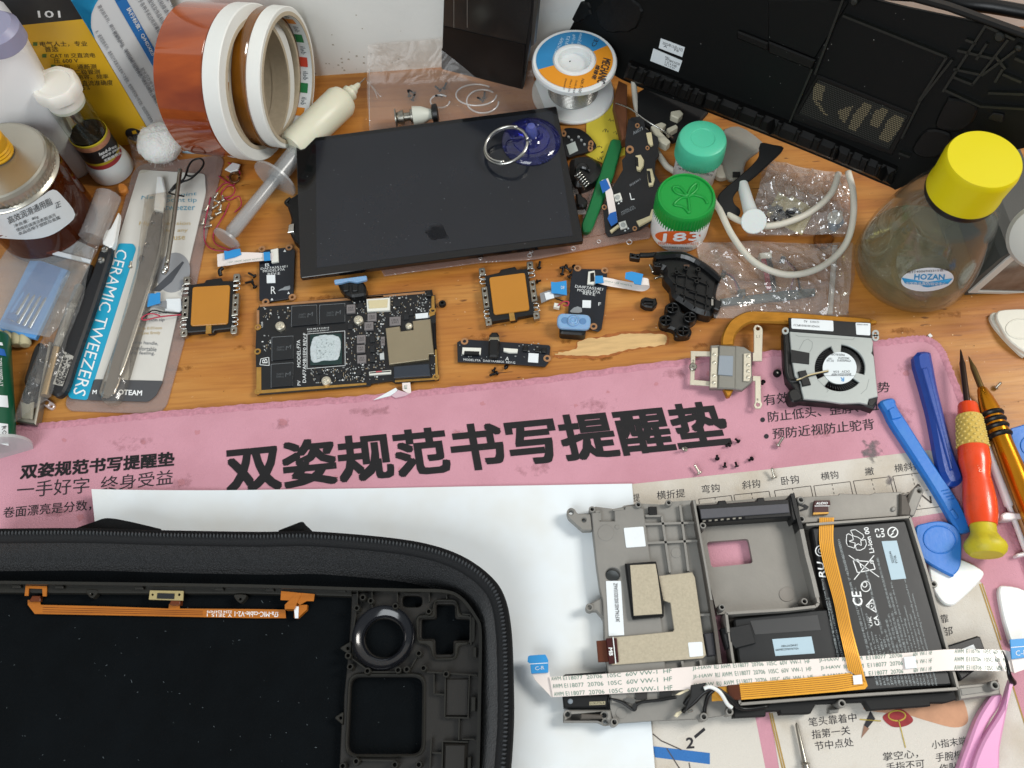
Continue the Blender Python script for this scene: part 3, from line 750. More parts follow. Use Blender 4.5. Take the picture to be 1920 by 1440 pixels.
txs([('f7a-MIC-cable-V2-1', (522, 1147), (440, 1146), (522, 1157)), ('2234 E247479', (435, 1145), (388, 1144), (435, 1150)), ('Y 2E15 1', (435, 1151), (388, 1150), (435, 1157))], sz, .00098, whiteprint, FX, bold=.01)
# ================================================================== grey mid frame with battery
zA = lambda pts: [(1040 + x / 6.4, 900 + y / 6.4) for x, y in pts]
zB = lambda pts: [(1040 + x / 6.4, 1125 + y / 6.4) for x, y in pts]
zC = lambda pts: [(1300 + x / 6.4, 900 + y / 6.4) for x, y in pts]
zD = lambda pts: [(1300 + x / 6.4, 1125 + y / 6.4) for x, y in pts]
zE = lambda pts: [(1540 + x / 7.385, 960 + y / 7.385) for x, y in pts]
zG = lambda pts: [(1580 + x / 5.647, 1125 + y / 5.647) for x, y in pts]
MF0 = PAZ + .0004
MFR = thing('mid_frame', 'grey metal mid frame of a handheld console lying on paper and mat', 'frame', W(1450, 1140, MF0))
mg = magnesium
mgd = M('magnesium_dark', '#5b5650', .6, .2, var=.2, vscale=80, bump=.05, bscale=1200)
def mf(name, pts, h0, h1, mat=mg, bev=.0003, holes=(), par=None):
    return prism(name, pts, MF0, h0, h1, mat, par or MFR, bev=bev, holes=holes)
def rib(p, q, h0, h1, w=.0007, mat=mg, name='rib', par=None):
    a, b = W(*p, MF0 + h1), W(*q, MF0 + h1); d = (b - a).normalized(); nn = Vector((-d.y, d.x, 0)) * w / 2; dz = Vector((0, 0, h0 - h1))
    return obj(name, [a - nn, b - nn, b + nn, a + nn, a - nn + dz, b - nn + dz, b + nn + dz, a + nn + dz], [(0, 1, 2, 3), (0, 4, 5, 1), (1, 5, 6, 2), (2, 6, 7, 3), (3, 7, 4, 0)], mat, par or MFR)
def boss(x, y, h0, h1, r=.0016, mat=mg, par=None):
    p = W(x, y, MF0 + h1); p.z = MF0 + h0; h = h1 - h0
    return lathe('screw_boss', [(r, 0), (r, h - .0003), (r * .85, h), (r * .58, h), (r * .55, h * .3), (.00001, h * .3)], p, mat, par or MFR, seg=16)
PL = [(1109, 953), (1117, 950), (1150, 954), (1166, 951), (1170, 948), (1197, 944), (1244, 946), (1250, 941), (1295, 938), (1304, 937), (1306, 945), (1311, 997), (1330, 1125), (1345, 1225), (1352, 1300), (1375, 1338), (1317, 1347), (1220, 1351), (1152, 1356), (1145, 1330), (1138, 1250), (1133, 1200), (1130, 1125), (1124, 1100), (1118, 1056), (1111, 994), (1109, 961)]
hole1 = ell(1149, 1077, 14, 13, 24)
pinkhole = rnd([(1325, 1016), (1403, 1010), (1412, 1056), (1334, 1064)], 6, 4)
base = mf('base_plate', PL, .0, .0062, bev=0, holes=[hole1])
mf('raised_deck', zA([(440, 385), (545, 385), (545, 490), (720, 490), (712, 365), (840, 350), (850, 312), (960, 300), (1065, 340), (1085, 480), (1150, 960), (1180, 1120)]) + zB([(1230, 0), (1290, 300), (1330, 830), (1380, 1200), (1300, 1200), (680, 1240), (640, 880), (600, 480), (590, 300), (575, 0)]) + zA([(540, 1300), (500, 1000), (460, 600)]), .006, .0082, bev=.0004, holes=[hole1])
for p, q in [((1080, 530), (1690, 510)), ((1110, 757), (1730, 727)), ((1090, 430), (1280, 430)), ((1285, 430), (1385, 1110)), ((1505, 300), (1605, 1090)), ((490, 380), (545, 378)), ((700, 360), (830, 345)), ((545, 385), (545, 485))]:
    rib(*zA([p, q]), .005, .0083, .0011)
for p, q in [((1740, 180), (1860, 175)), ((1530, 730), (1545, 830)), ((1750, 720), (1765, 830))]: rib(*zB([p, q]), .005, .0082, .0011)
mf('ejector_mark', ell(1136, 999, 15.5, 15.5, 28), .008, .0084, bev=.0002)
mf('ejector_mark', ell(1157, 988, 4.3, 4.3, 16), .008, .0085, bev=.0002)
mf('ejector_mark', ell(1268, 1036, 10, 10, 20), .006, .0064, bev=.0001)
mf('ejector_mark', zB(ell(800, 1355, 68, 68, 24)), .006, .0064, bev=.0001)
mf('latch', zA([(1125, 318), (1225, 318), (1232, 420), (1130, 425)]), .006, .0085, blackplastic)
ear = rnd(zA([(140, 385), (165, 340), (205, 328), (245, 350), (268, 400), (430, 398), (450, 560), (452, 602), (335, 605), (160, 450)]), 3, 3)
mf('corner_ear', ear, .003, .0075, mg, .0005, holes=[ell(*zA([(195, 385)])[0], 4.2, 4.4, 14), ell(*zA([(350, 478)])[0], 4, 4, 12)])
mf('side_ear', zB([(372, 85), (392, 48), (430, 38), (500, 0), (575, -40), (590, 250), (560, 200), (500, 130), (420, 130), (385, 115)]), .002, .0066, mg, .0006)
boss(*zB([(420, 88)])[0], .002, .0078, .0019)
mf('lower_arm', [(1056, 1338), (1063, 1331), (1145, 1331), (1148, 1350), (1152, 1358), (1134, 1360), (1120, 1354), (1056, 1354)], .001, .0066, mg, .0006, holes=[ell(1064, 1339, 5, 5, 16), ell(1133, 1341, 5, 5, 16), ell(1135, 1354, 4.5, 4.5, 14)])
mf('arm_recess', [(1089, 1337), (1130, 1340), (1128, 1348), (1088, 1349)], .0055, .0069, mgd, .0005)
for x, y in zA([(450, 350), (1005, 295), (1370, 270)]): boss(x, y, .003, .0098)
boss(*zA([(1780, 545)])[0], .003, .0115)
for x, y in ((1152, 1354), (1320, 1344), (1368, 1334), (1579, 1319)): boss(x, y, .0, .0085, .0018)
# middle bay
bayf = M('bay_floor', '#8b8882', .5, .3, var=.12, vscale=60, bump=.04, bscale=900, rvar=.1)
mf('bay_floor', [(1306, 945), (1490, 928), (1502, 1000), (1535, 1132), (1440, 1146), (1362, 1151), (1345, 1152), (1322, 1060)], .0, .0028, bayf, 0, holes=[pinkhole])
wl = [(1300, 938), (1311, 1000), (1322, 1060), (1333, 1125), (1342, 1180), (1350, 1244)]
for p, q in zip(wl, wl[1:]): rib(p, q, .0, .0118, .0016, mgd, 'bay_wall')
for p, q in zip(wl[:4], wl[1:4]): rib((p[0] + 1, p[1]), (q[0] + 1, q[1]), .0118, .0122, .0010, mg, 'bay_wall')
wr = zC([(1190, 160), (1240, 380), (1300, 590)]) + [(1513, 1040), (1525, 1085), (1533, 1120)]
for p, q in zip(wr, wr[1:]): rib(p, q, .0, .0118, .0019, blackplastic if p[1] < 980 else mg, 'bay_wall')
bw = [(1533, 1120), (1535, 1131), (1530, 1137), (1477, 1143), (1425, 1146), (1362, 1150), (1366, 1185)]
for p, q in zip(bw, bw[1:]): rib(p, q, .0, .0122, .0012, bayf, 'bay_wall')
vb = mf('vent_bar', zC([(45, 300), (290, 285), (300, 248), (385, 240), (405, 278), (760, 250), (770, 212), (845, 206), (860, 245), (1150, 228), (1180, 440), (110, 512)]), .0, .0105, blackplastic, .0005)
mf('foam_strip', zC([(80, 350), (1140, 282), (1155, 388), (97, 462)]), .010, .0114, M('grey_foam', '#55555a', .8, var=.1, vscale=400), .0002, par=vb)
for i in range(14): mf('vent_fin', rect(*zC([(130 + i * 36, 492 - i * 3)])[0], 3.2, 6, 82), .009, .0109, darkmetal if i % 2 else steel, .0001, par=vb)
mf('bay_corner', zC([(1145, 185), (1215, 150), (1230, 330), (1265, 400), (1262, 470), (1200, 500), (1175, 440)]), .0, .0112, blackplastic, .0006)
mf('ejector_mark', ell(*zC([(1125, 1370)])[0], 15, 14, 22), .0028, .0031, M('bay_floor2', '#827e78', .5, .3), .0001)
for x, y in zD([(345, 85), (1335, 15)]): boss(x, y, .0028, .009, .0016)
# upper right plate
mf('audio_plate', [(1494, 932), (1572, 928), (1574, 925), (1630, 927), (1640, 924), (1690, 922), (1706, 966), (1500, 981)], .0, .0075, bayf, .0003)
mf('plate_corner', zE([(1090, -260), (1180, -240), (1250, -30), (1230, 60), (1090, 50)]), .0, .0095, mgd, .0008)
for x, y in ((1502, 937), (1503, 973)): boss(x, y, .003, .0105, .0019)
mf('corner_ear', rnd([(1700, 950), (1714, 914), (1727, 911), (1733, 920), (1714, 968), (1704, 966)], 3, 3), .002, .007, mg, .0005, holes=[ell(1724, 920, 3.6, 3.6, 14)])
mf('rivet', ell(1676, 954, 4.5, 4.5, 14), .007, .0085, mg, .0004)
mf('seal_strip', zC([(1275, 300), (1340, 290), (1385, 320), (1370, 350), (1290, 375), (1275, 360), (1340, 330)]), .0074, .0079, tapeblack, 0)
tray = [(1500, 984), (1706, 968), (1740, 1080), (1775, 1210), (1798, 1292), (1580, 1306), (1388, 1322), (1375, 1240), (1361, 1152), (1535, 1134), (1515, 1040)]
mf('battery_tray', tray, .0, .0025, mgd, 0)
for p, q in (((1512, 984), (1706, 969)), ((1706, 969), (1740, 1078)), ((1740, 1078), (1775, 1210)), ((1775, 1210), (1797, 1291)), ((1796, 1291), (1580, 1305)), ((1580, 1305), (1388, 1320)), ((1388, 1320), (1375, 1240)), ((1375, 1240), (1362, 1152))):
    rib(p, q, .0, .0100, .0011, bayf, 'tray_wall')
boss(1751, 1095, .0, .009, .0017)
spk = mf('speaker_box', [(1052, 1270), (1060, 1264), (1135, 1259), (1142, 1300), (1138, 1326), (1057, 1327)], .0, .007, blackplastic, .0005)
mf('speaker_label', zB([(418, 1222), (608, 1215), (606, 1255), (416, 1262)]), .007, .0072, M('label_tan', '#a8a184', .6), 0, par=spk)
tx('LUX-F7A-R', *zB([(425, 1254), (600, 1248), (426, 1228)]), MF0, .0073, inkthin, spk, bold=.01)
mf('speaker_peg', zB(ell(188, 1215, 32, 32, 14)), .0068, .0078, M('peg_grey', '#7f8890', .4), .0004, par=spk)
mf('lower_edge', [(1376, 1324), (1520, 1313), (1640, 1306), (1790, 1296), (1795, 1312), (1775, 1318), (1745, 1318), (1745, 1324), (1632, 1332), (1622, 1316), (1530, 1320), (1520, 1338), (1464, 1340), (1462, 1333), (1436, 1334), (1436, 1343), (1376, 1346)], .0, .0055, softblack, .0005)
sbk = mf('side_bracket', [(1796, 1284), (1855, 1279), (1872, 1274), (1877, 1302), (1800, 1313)], .0, .005, bayf, .0006)
mf('bracket_slot', [(1800, 1290), (1843, 1286), (1845, 1299), (1803, 1305)], .0045, .0053, mg, .0004, par=sbk)
boss(1866, 1285, .003, .0085, .0021)
mf('lower_lip', [(1555, 1330), (1574, 1328), (1572, 1336), (1555, 1337)], .0, .004, mg, .0004)
mf('joystick_module', [(1775, 1211), (1833, 1192), (1839, 1194), (1850, 1224), (1852, 1240), (1803, 1276), (1790, 1250)], .0, .0085, blackplastic, .0007)
mf('module_label', zG([(1225, 535), (1385, 470), (1412, 525), (1260, 570)]), .0085, .0087, labelwhite, 0)
# the black board with tan shielding cloth
mf('foam_block', zA([(845, 1000), (1160, 975), (1220, 975), (1250, 1140)]) + zB([(1310, 10), (1312, 190), (945, 225), (925, 180)]), .006, .0115, rubberblack, .0007)
mf('shield_cloth', zA([(905, 1022), (1210, 1005), (1235, 1145)]) + zB([(1275, 10), (1290, 165), (950, 188)]), .0114, .0118, tanpad, .0001)
mf('shield_cloth', [(1233, 1080), (1298, 1073), (1303, 1083), (1309, 1125), (1318, 1191), (1324, 1228), (1318, 1234), (1148, 1247), (1143, 1240), (1150, 1195), (1262, 1184), (1264, 1180), (1260, 1153), (1257, 1130), (1245, 1126), (1238, 1125)], .0084, .0094, tanpad, .0002)
mf('paper_label', rnd(zA([(828, 575), (1065, 558), (1095, 795), (858, 812)]), 2, 2), .0082, .0085, labelwhite, 0)
lb = mf('paper_label', zA([(615, 1212), (795, 1210)]) + zB([(835, 420), (650, 432)]), .0082, .0085, labelwhite, 0)
tx('3KF7ALA0D30D3D33A6Z', *zB([(782, 262)]), *zA([(752, 1238)]), *zB([(735, 262)]), MF0, .0087, inkthin, lb)
mf('paper_label', rnd(zB([(1600, 510), (1770, 500), (1785, 670), (1620, 685)]), 2, 2), .0094, .0096, labelwhite, 0)
con = M('connector_red', '#3b1010', .35, spec=.6)
plg = mf('plug', zB([(617, 462), (690, 450), (720, 760), (652, 766)]), .0085, .0108, con, .0002)
mf('plug', zB([(708, 456), (745, 456), (770, 744), (740, 750)]), .0085, .0104, con, .0002)
obj('white_stripe', *line_geo(*zB([(700, 445), (735, 765)]), 1.4, MF0, .011), whiteprint, MFR)
mf('plug_flex', zB([(500, 490), (617, 480), (650, 742), (522, 745)]), .0075, .0084, M('flex_copper', '#7b4a38', .22, .5, var=.2, vscale=60), .0002)
tx('MB', *zB([(645, 572), (655, 668), (692, 572)]), MF0, .01085, whiteprint, plg, bold=.03)
mf('socket', zD([(130, 400), (240, 385), (275, 660), (180, 670)]), .006, .0102, M('socket_grey', '#303034', .5), .0004)
mf('socket_pins', zD([(268, 420), (290, 420), (325, 600), (300, 610)]), .006, .0104, silver, .0003)

# ------------------------------------------------------------------ battery
BT = thing('battery', 'black lithium battery pack with white print in the grey mid frame', 'battery', W(1650, 1140, MF0 + .0026))
bblack = M('battery_wrap', '#1c1e20', .38, var=.1, vscale=50, bump=.03, bscale=200, coat=.15)
bt = .0088
cel = prism('cell', rnd([(1522, 990), (1698, 976), (1732, 1090), (1767, 1210), (1785, 1284), (1590, 1298), (1562, 1180), (1540, 1090)], 4, 3), MF0, .0026, bt, bblack, BT, bev=.0007)
prism('cell', rnd([(1376, 1160), (1535, 1143), (1552, 1142), (1586, 1297), (1398, 1313), (1384, 1230)], 4, 3), MF0, .0026, bt - .0008, bblack, BT, bev=.0007)
prism('tape_band', zD([(680, 250), (1490, 180), (1530, 360), (740, 415)]), MF0, bt - .0009, bt - .0006, M('tape_grey', '#3a3b3c', .45), BT)
prism('paper_label', zD([(947, 470), (1418, 437), (1458, 640), (985, 672)]), MF0, bt - .0009, bt - .0006, M('label_blue', '#a9c0cc', .5), BT)
txs([('VDLIAHA0222B6009', *zD([(1262, 568), (985, 588), (1266, 592)])), ('2344D977081', *zD([(1252, 528), (1055, 542), (1256, 552)]))], MF0, bt - .0005, inkthin, BT)
prism('paper_label', zE([(835, 405), (1045, 395), (1175, 920), (970, 940)]), MF0, bt - .0002, bt + .0002, M('label_blue', '#a9c0cc'), BT)
txs([('SEZ0244', *zE([(1012, 700), (965, 540), (980, 710)])), ('PT70B', *zE([(1060, 700), (1030, 600), (1030, 710)]))], MF0, bt + .0003, inkthin, BT)
H_ = bt + .0001
txs([('Li-ion 00', *zE([(735, 560), (650, 205), (668, 572)])), ('CE', *zE([(582, 1300), (548, 1100), (445, 1300)])), ('UK', *zG([(318, 275), (300, 170), (290, 280)])), ('CA', *zG([(395, 268), (370, 165), (345, 272)])), ('RU', *zC([(1590, 1170), (1560, 990), (1510, 1160)]))], MF0, H_, whiteprint, cel, bold=.02)
G = []
def pl_lines(pts, w=1.3, closed=False):
    pts = list(pts)
    for p, q in zip(pts, pts[1:] + ([pts[0]] if closed else [])): G.append(line_geo(p, q, w, MF0, H_))
# recycling arrows
for poly in ([(405, 255), (470, 243), (575, 310), (590, 345), (555, 385), (510, 350), (440, 330)], [(350, 320), (375, 300), (430, 330), (445, 385), (380, 405), (365, 470), (345, 420)], [(380, 405), (470, 430), (455, 500), (365, 470)], [(545, 395), (610, 380), (625, 445), (600, 500), (540, 530), (485, 525), (470, 465), (510, 440), (555, 465)]):
    pl_lines(zE(poly), 1.1, True)
pl_lines(zE([(380, 600), (800, 900)])); pl_lines(zE([(730, 600), (455, 935)]))
pl_lines(zE([(440, 670), (500, 840), (745, 790), (715, 690)]), 1.5, True); pl_lines(zE([(440, 670), (510, 655), (515, 690)]), 1.3); pl_lines(zE(ell(700, 690, 22, 22, 10)), 1.2, True); pl_lines(zE([(535, 720), (555, 775)]), 1.8)
pl_lines(zE(ell(615, 1030, 65, 72, 18)), 1.4, True); pl_lines(zE(ell(600, 1005, 32, 36, 14)), 1.3, True)
pl_lines(zE([(712, 1200), (620, 1300), (762, 1390)]), 1.8, True); pl_lines(zE(ell(695, 1300, 38, 40, 14)), 1.2, True); pl_lines(zE([(690, 1315), (700, 1290)]), 1.2)
pl_lines(zE(ell(990, 280, 68, 68, 20)), 2.0, True); pl_lines(zE([(1030, 230), (980, 280), (1000, 285), (950, 335)]), 1.8)
for poly in ([(750, 280), (748, 240), (790, 235), (795, 265)], [(815, 235), (858, 232), (860, 270), (828, 275)], [(765, 305), (770, 345), (815, 342), (812, 312)], [(832, 300), (868, 300), (870, 338), (835, 342)]): pl_lines(zE(poly), 1.8)
pl_lines(zC(ell(1525, 850, 58, 62, 18)), 1.6, True); pl_lines(zC(ell(1525, 850, 25, 28, 12)), 1.2, True)
obj('print_lines', *merge(*G), whiteprint, cel)
cols = [(1759, 1112, '•Disposal and recycle batteries according to the instructions.'), (1752, 1026, '•Do not use any charger other than that specifically provided for use with the equipment;'), (1745, 1150, '•Do not use the battery if temperature is flooded.'), (1738, 1135, '•Do not keep it in a severe environment;'), (1731.5, 1158, '•Do not inspect,press the swelling.'), (1725, 1090, '•Do not disassemble the battery and put it into the fire.'), (1718, 1110, '•请勿将电池靠近热源或置于阳光直射处，请勿继续使用;'), (1711, 1045, '•请勿短接电池正负极或拆解挤压电池，请仅使用本机配套的充电器;'), (1704, 1150, '•电池浸水后请勿使用，不可投入火中;'), (1697, 1160, '•请勿使用已膨胀漏液的电池中使用;'), (1690, 1180, '•警告：请勿投入火中或水中'), (1683, 1060, '•禁止跌落、撞击、穿刺，不可投入火中或置于高温环境中使用;'), (1676, 1190, '负极/黑色/-'), (1669, 1190, '正极/红色/+  GB 31241-2014'), (1662, 1150, '执行标准 Made in China  221025'), (1655, 1100, '制造商 Chongqing VDL Electronics Co.,Ltd.'), (1648, 1010, '重庆市紫建电子股份有限公司可充电锂离子电池组电子股份'), (1607, 1120, 'TEL +82-2-553-3162 ZU10839-21004')]
L_ = []
for x, yt, s in cols:
    y0 = 1285 if x > 1640 else 1070; sl = .268
    xx = x if x > 1640 else 1590
    e = (xx - (y0 - yt) * sl, yt) if x > 1640 else (xx - 14, 1018)
    L_.append((s, (xx, y0), e, (xx - 4.6, y0 + .6)))
L_.append(('可充式鋰離子電池組/Rechargeable Li-ion Battery', (1575, 1232), (1543, 1085), (1570, 1233)))
L_.append(('2(1ICP6/48/36+1ICP6/57/80)-2', (1583, 1232), (1556, 1120), (1578, 1233)))
txs(L_, MF0, H_, M('battery_print', '#9aa2a4', .6), cel, name='print_text')
prism('tape_flap', zD([(470, 325), (680, 280), (750, 520), (510, 580), (440, 500), (420, 330)]), MF0, bt, bt + .0012, tapeblack, BT, bev=.0003)
prism('tape_flap', zD([(330, 340), (440, 310), (480, 560), (400, 590)]), MF0, .004, bt + .0004, tapeblack, BT, bev=.0006)

# ------------------------------------------------------------------ orange flex over the battery
OF = thing('flex_cable', 'glossy orange flex cable bent in an L across the black battery', 'cable', W(1600, 1200, MF0 + .009))
kapton_gold = M('kapton_gold', '#ffb944', .2, .35, var=.14, vscale=50, coat=.6)
FH = .0116
v1 = zC([(1515, 450), (1510, 700), (1530, 860), (1580, 1080), (1680, 1440)]) + [(1572, 1172), (1583, 1222), (1590, 1256)]
v2 = zC([(1690, 450), (1680, 680), (1700, 860), (1750, 1080), (1835, 1440)]) + [(1598, 1180), (1614, 1240), (1624, 1279)]
hs = [.0085, .0096, .0100, .0102, .0104, .0106, FH, FH]
lft = [W(*p, MF0 + h) for p, h in zip(v1, hs)]; rgt = [W(*p, MF0 + h) for p, h in zip(v2, hs)]
ribbon('ribbon', curve2(lft, 4, False), curve2(rgt, 4, False), .0002, kapton_gold, OF)
b1 = [(1386, 1281), (1440, 1277), (1500, 1272), (1560, 1266), (1592, 1262)]; b2 = [(1390, 1312), (1440, 1308), (1500, 1303), (1570, 1297), (1625, 1288)]
prism('ribbon', b1 + [(1624, 1276), (1627, 1286), (1622, 1292)] + b2[::-1][1:], MF0, FH - .0007, FH - .0004, kapton_gold, OF)
for i in range(7):
    f = (i + .8) / 8
    pts = [(Vector(v1[k]).lerp(Vector(v2[k]), f)) for k in range(len(v1))]
    g = []
    for k in range(len(pts) - 1):
        a, b = W(*pts[k], MF0 + hs[k] + .00012), W(*pts[k + 1], MF0 + hs[k + 1] + .00012); d = (b - a).normalized(); nn = Vector((-d.y, d.x, 0)) * .00009
        g.append(([a - nn, b - nn, b + nn, a + nn], [(0, 1, 2, 3)]))
    for k in range(4):
        p, q = Vector(b1[k]).lerp(Vector(b2[k]), f), Vector(b1[k + 1]).lerp(Vector(b2[k + 1]), f); g.append(line_geo(p, q, .7, MF0, FH - .00033))
    obj('trace', *merge(*g), M('trace_dark', '#7a430c', .3), OF)
prism('dark_fold', zD([(410, 1022), (550, 1010), (578, 1200), (425, 1192)]), MF0, FH - .0008, FH - .0003, M('flex_brown', '#4d2410', .3), OF, bev=.0001)
prism('end_pad', zD([(222, 1030), (398, 1020), (428, 1205), (222, 1215)]), MF0, FH - .002, FH - .0012, kapton_gold, OF)
prism('paper_label', zG([(108, 800), (200, 790), (212, 888), (118, 896)]), MF0, FH, FH + .0003, labelwhite, OF)
prism('plug', zC([(1455, 245), (1640, 242), (1648, 290), (1625, 300), (1620, 320), (1625, 395), (1440, 415), (1445, 300)]), MF0, .0075, .0098, con, OF, bev=.0003)
tx('AUDIO', *zC([(1472, 295), (1608, 292), (1480, 266)]), MF0, .0099, whiteprint, OF, bold=.03)
obj('white_stripe', *line_geo(*zC([(1455, 312), (1632, 310)]), 1.1, MF0, .0099), whiteprint, OF)
prism('solder_pads', zC([(1440, 390), (1625, 385), (1625, 402), (1440, 415)]), MF0, .0078, .0100, gold, OF)

# ------------------------------------------------------------------ long white ribbon cable
FC = thing('ribbon_cable', 'long white printed ribbon cable laid straight across the mid frame', 'cable', W(1460, 1262, MF0 + .012))
t_ = [(1030, 1269), (1140, 1263), (1285, 1251), (1375, 1244), (1480, 1238), (1586, 1232), (1700, 1224), (1790, 1217), (1888, 1219)]
b_ = [(1037, 1307), (1145, 1301), (1285, 1295), (1381, 1281), (1484, 1271), (1589, 1262), (1702, 1263), (1789, 1257), (1899, 1259)]
b_[2] = (1287, 1293); b_[3] = (1384, 1284); b_[4] = (1488, 1277); b_[5] = (1594, 1270)
zz = [.0085, .0098, .0108, .0112, .0106, .0108, .0112, .0116, .0105]
lt = curve2([W(*p, MF0 + z) for p, z in zip(t_, zz)], 5, False); lb_ = curve2([W(*p, MF0 + z) for p, z in zip(b_, zz)], 5, False)
ribbon('ribbon', lt, lb_, .0002, ffc, FC)
green = M('ribbon_print', '#5d8273', .7)
def ffc_text(s, u0, u1, v0, v1, up=.00012):
    g = text_geo(s, 0, 2); n = len(lt) - 1; V = []
    for u, v in g[0]:
        s_ = (u0 + (u1 - u0) * u) * n; i = min(n - 1, int(s_)); f = s_ - i; vv = v0 + (v1 - v0) * v
        V.append((lb_[i].lerp(lb_[i + 1], f)).lerp(lt[i].lerp(lt[i + 1], f), vv) + Vector((0, 0, up)))
    return V, g[1]
G = []
for v0, v1 in ((.80, .99), (.42, .63), (.03, .24)):
    for s, a, b in (('AWM E118077  20706  105C  60V VW-1  HF', .005, .225), ('JI-HAW', .265, .315), ('AWM  E118077  20706  105C  60V  VW-1  HF', .34, .545), ('JI-HAW ', .565, .61), ('AWM  E118077  20706', .63, .74), ('60V  VW-1  HF', .765, .815), ('AWM  E110706  105C  60V  VW-1', .875, .995)):
        G.append(ffc_text(s, a, b, v0, v1))
    for a in (.322, .616): G.append(ffc_text('RU', a, a + .012, v0, v1))
obj('lettering', *merge(*G), green, FC)
prism('paper_label', [(1695, 1232), (1716, 1230), (1719, 1252), (1698, 1254)], MF0, .0118, .0122, labelwhite, FC)
prism('folded_end', [(996, 1261), (1030, 1259), (1034, 1284), (1038, 1308), (1034, 1307), (1003, 1275)], MF0, .0068, .0076, ffc, FC, bev=.0001)
prism('blue_tab', [(990, 1231), (993, 1229), (1022, 1227), (1025, 1231), (1028, 1238), (1028, 1261), (996, 1263), (994, 1244), (989, 1241)], MF0, .0082, .0088, bluetab, FC, bev=.0001)
obj('white_stripe', *line_geo((993, 1245), (1027, 1243), 1.0, MF0, .0089), whiteprint, FC)
tx('C-R', (1004, 1257), (1021, 1255), (1003, 1250), MF0, .0089, silk, FC)
prism('folded_end', [(1880, 1219), (1898, 1222), (1906, 1262), (1893, 1259)], MF0, .0100, .0108, ffc, FC, bev=.0001)
prism('folded_end', [(1896, 1234), (1930, 1230), (1935, 1250), (1902, 1262)], MF0, .0112, .0116, ffc, FC)
prism('blue_tab', [(1894, 1199), (1930, 1196), (1934, 1231), (1897, 1236)], MF0, .0125, .0131, bluetab, FC, bev=.0001)
obj('white_stripe', *line_geo((1896, 1214), (1931, 1211), 1.0, MF0, .0132), whiteprint, FC)
tx('C-L', (1905, 1230), (1925, 1228), (1904, 1220), MF0, .0132, silk, FC)

# ------------------------------------------------------------------ antenna and speaker wires
AW = thing('wire_bundle', 'black taped antenna wires with white plugs below the ribbon cable', 'wire', W(1300, 1300, MF0 + .006))
tube('wire', P3([(1143, 1310, .0115), (1165, 1316, .0125), (1180, 1326, .0125), (1190, 1331, .0125), (1198, 1318, .0135), (1240, 1312, .0145), (1268, 1307, .0145)]), .0007, rubberblack, AW)
tube('wire', P3([(1284, 1320, .012), (1296, 1305, .015), (1318, 1292, .017), (1340, 1291, .018), (1360, 1303, .016), (1384, 1326, .013)]), .0011, rubberblack, AW)
tube('wire', P3([(1280, 1334, .0105), (1300, 1318, .014), (1322, 1297, .018), (1345, 1292, .0185), (1370, 1310, .016), (1392, 1329, .012), (1440, 1324, .011)]), .0009, rubberblack, AW)
tube('wire', P3([(1321, 1340, .010), (1322, 1325, .012), (1328, 1304, .016), (1338, 1294, .018)]), .0009, rubberblack, AW)
tube('wire', P3([(1320, 1291, .019), (1332, 1288, .0195), (1350, 1298, .0185), (1364, 1320, .015), (1372, 1326, .0135)]), .0009, whiteplastic, AW)
prism('tape_flap', zB([(1640, 1020), (1815, 990), (1815, 1080), (1640, 1250), (1560, 1360), (1570, 1300), (1630, 1160)]), MF0, .0125, .0145, tapeblack, AW, bev=.0003)
prism('tape_piece', zB([(965, 1110), (1110, 1100), (1110, 1190), (980, 1195)]), MF0, .0084, .0090, M('tape_brown', '#2c2a29', .5), AW)
prism('tape_piece', zB([(1260, 1090), (1400, 1085), (1410, 1190), (1265, 1200)]), MF0, .0084, .0094, tapeblack, AW)
prism('tape_piece', zB([(860, 1165), (975, 1195), (955, 1250), (840, 1215)]), MF0, .0090, .0096, M('tape_grey2', '#5a5a58', .4), AW)
prism('tape_piece', zB([(945, 1240), (1000, 1235), (970, 1325), (930, 1300)]), MF0, .0090, .0098, tapeblack, AW)
for pts in ([(1266, 1303), (1275, 1303), (1293, 1294), (1290, 1291), (1272, 1299)], [(1264, 1342), (1270, 1345), (1279, 1336), (1277, 1332), (1268, 1336)]):
    prism('plug', pts, MF0, .0095, .0112, M('plug_cream', '#e0d6b8', .4), AW, bev=.0003)
prism('solder_clamp', rnd(rect(1295, 1333, 9, 5, -15), 2, 2), MF0, .008, .0100, silver, AW, bev=.0003)
# ================================================================== motherboard
m1 = lambda pts: [(480 + x / 6.696, 530 + y / 6.696) for x, y in pts]
m2 = lambda pts: [(660 + x / 6.7, 530 + y / 6.7) for x, y in pts]
def m1r(cx, cy, w, h, a=-4): return rect(480 + cx / 6.696, 530 + cy / 6.696, w / 6.696, h / 6.696, a, 4)
def m2r(cx, cy, w, h, a=-4): return rect(660 + cx / 6.7, 530 + cy / 6.7, w / 6.7, h / 6.7, a, 4)
BZ = .0012; BT_ = .0026
MB = thing('motherboard', 'large black motherboard with metal shield and white thermal paste on the desk', 'circuit board', W(650, 650, BZ))
def mb(name, pts, h0, h1, mat, bev=0, par=None, **k): return prism(name, pts, 0, h0, h1, mat, par or MB, bev=bev, **k)
mb('board', [(487, 572), (810, 543), (812, 553), (816, 553), (818, 640), (823, 712), (741, 718), (734, 714), (696, 719), (694, 723), (481, 740), (479, 650), (482, 580)], BZ, BT_, pcb, .0001)
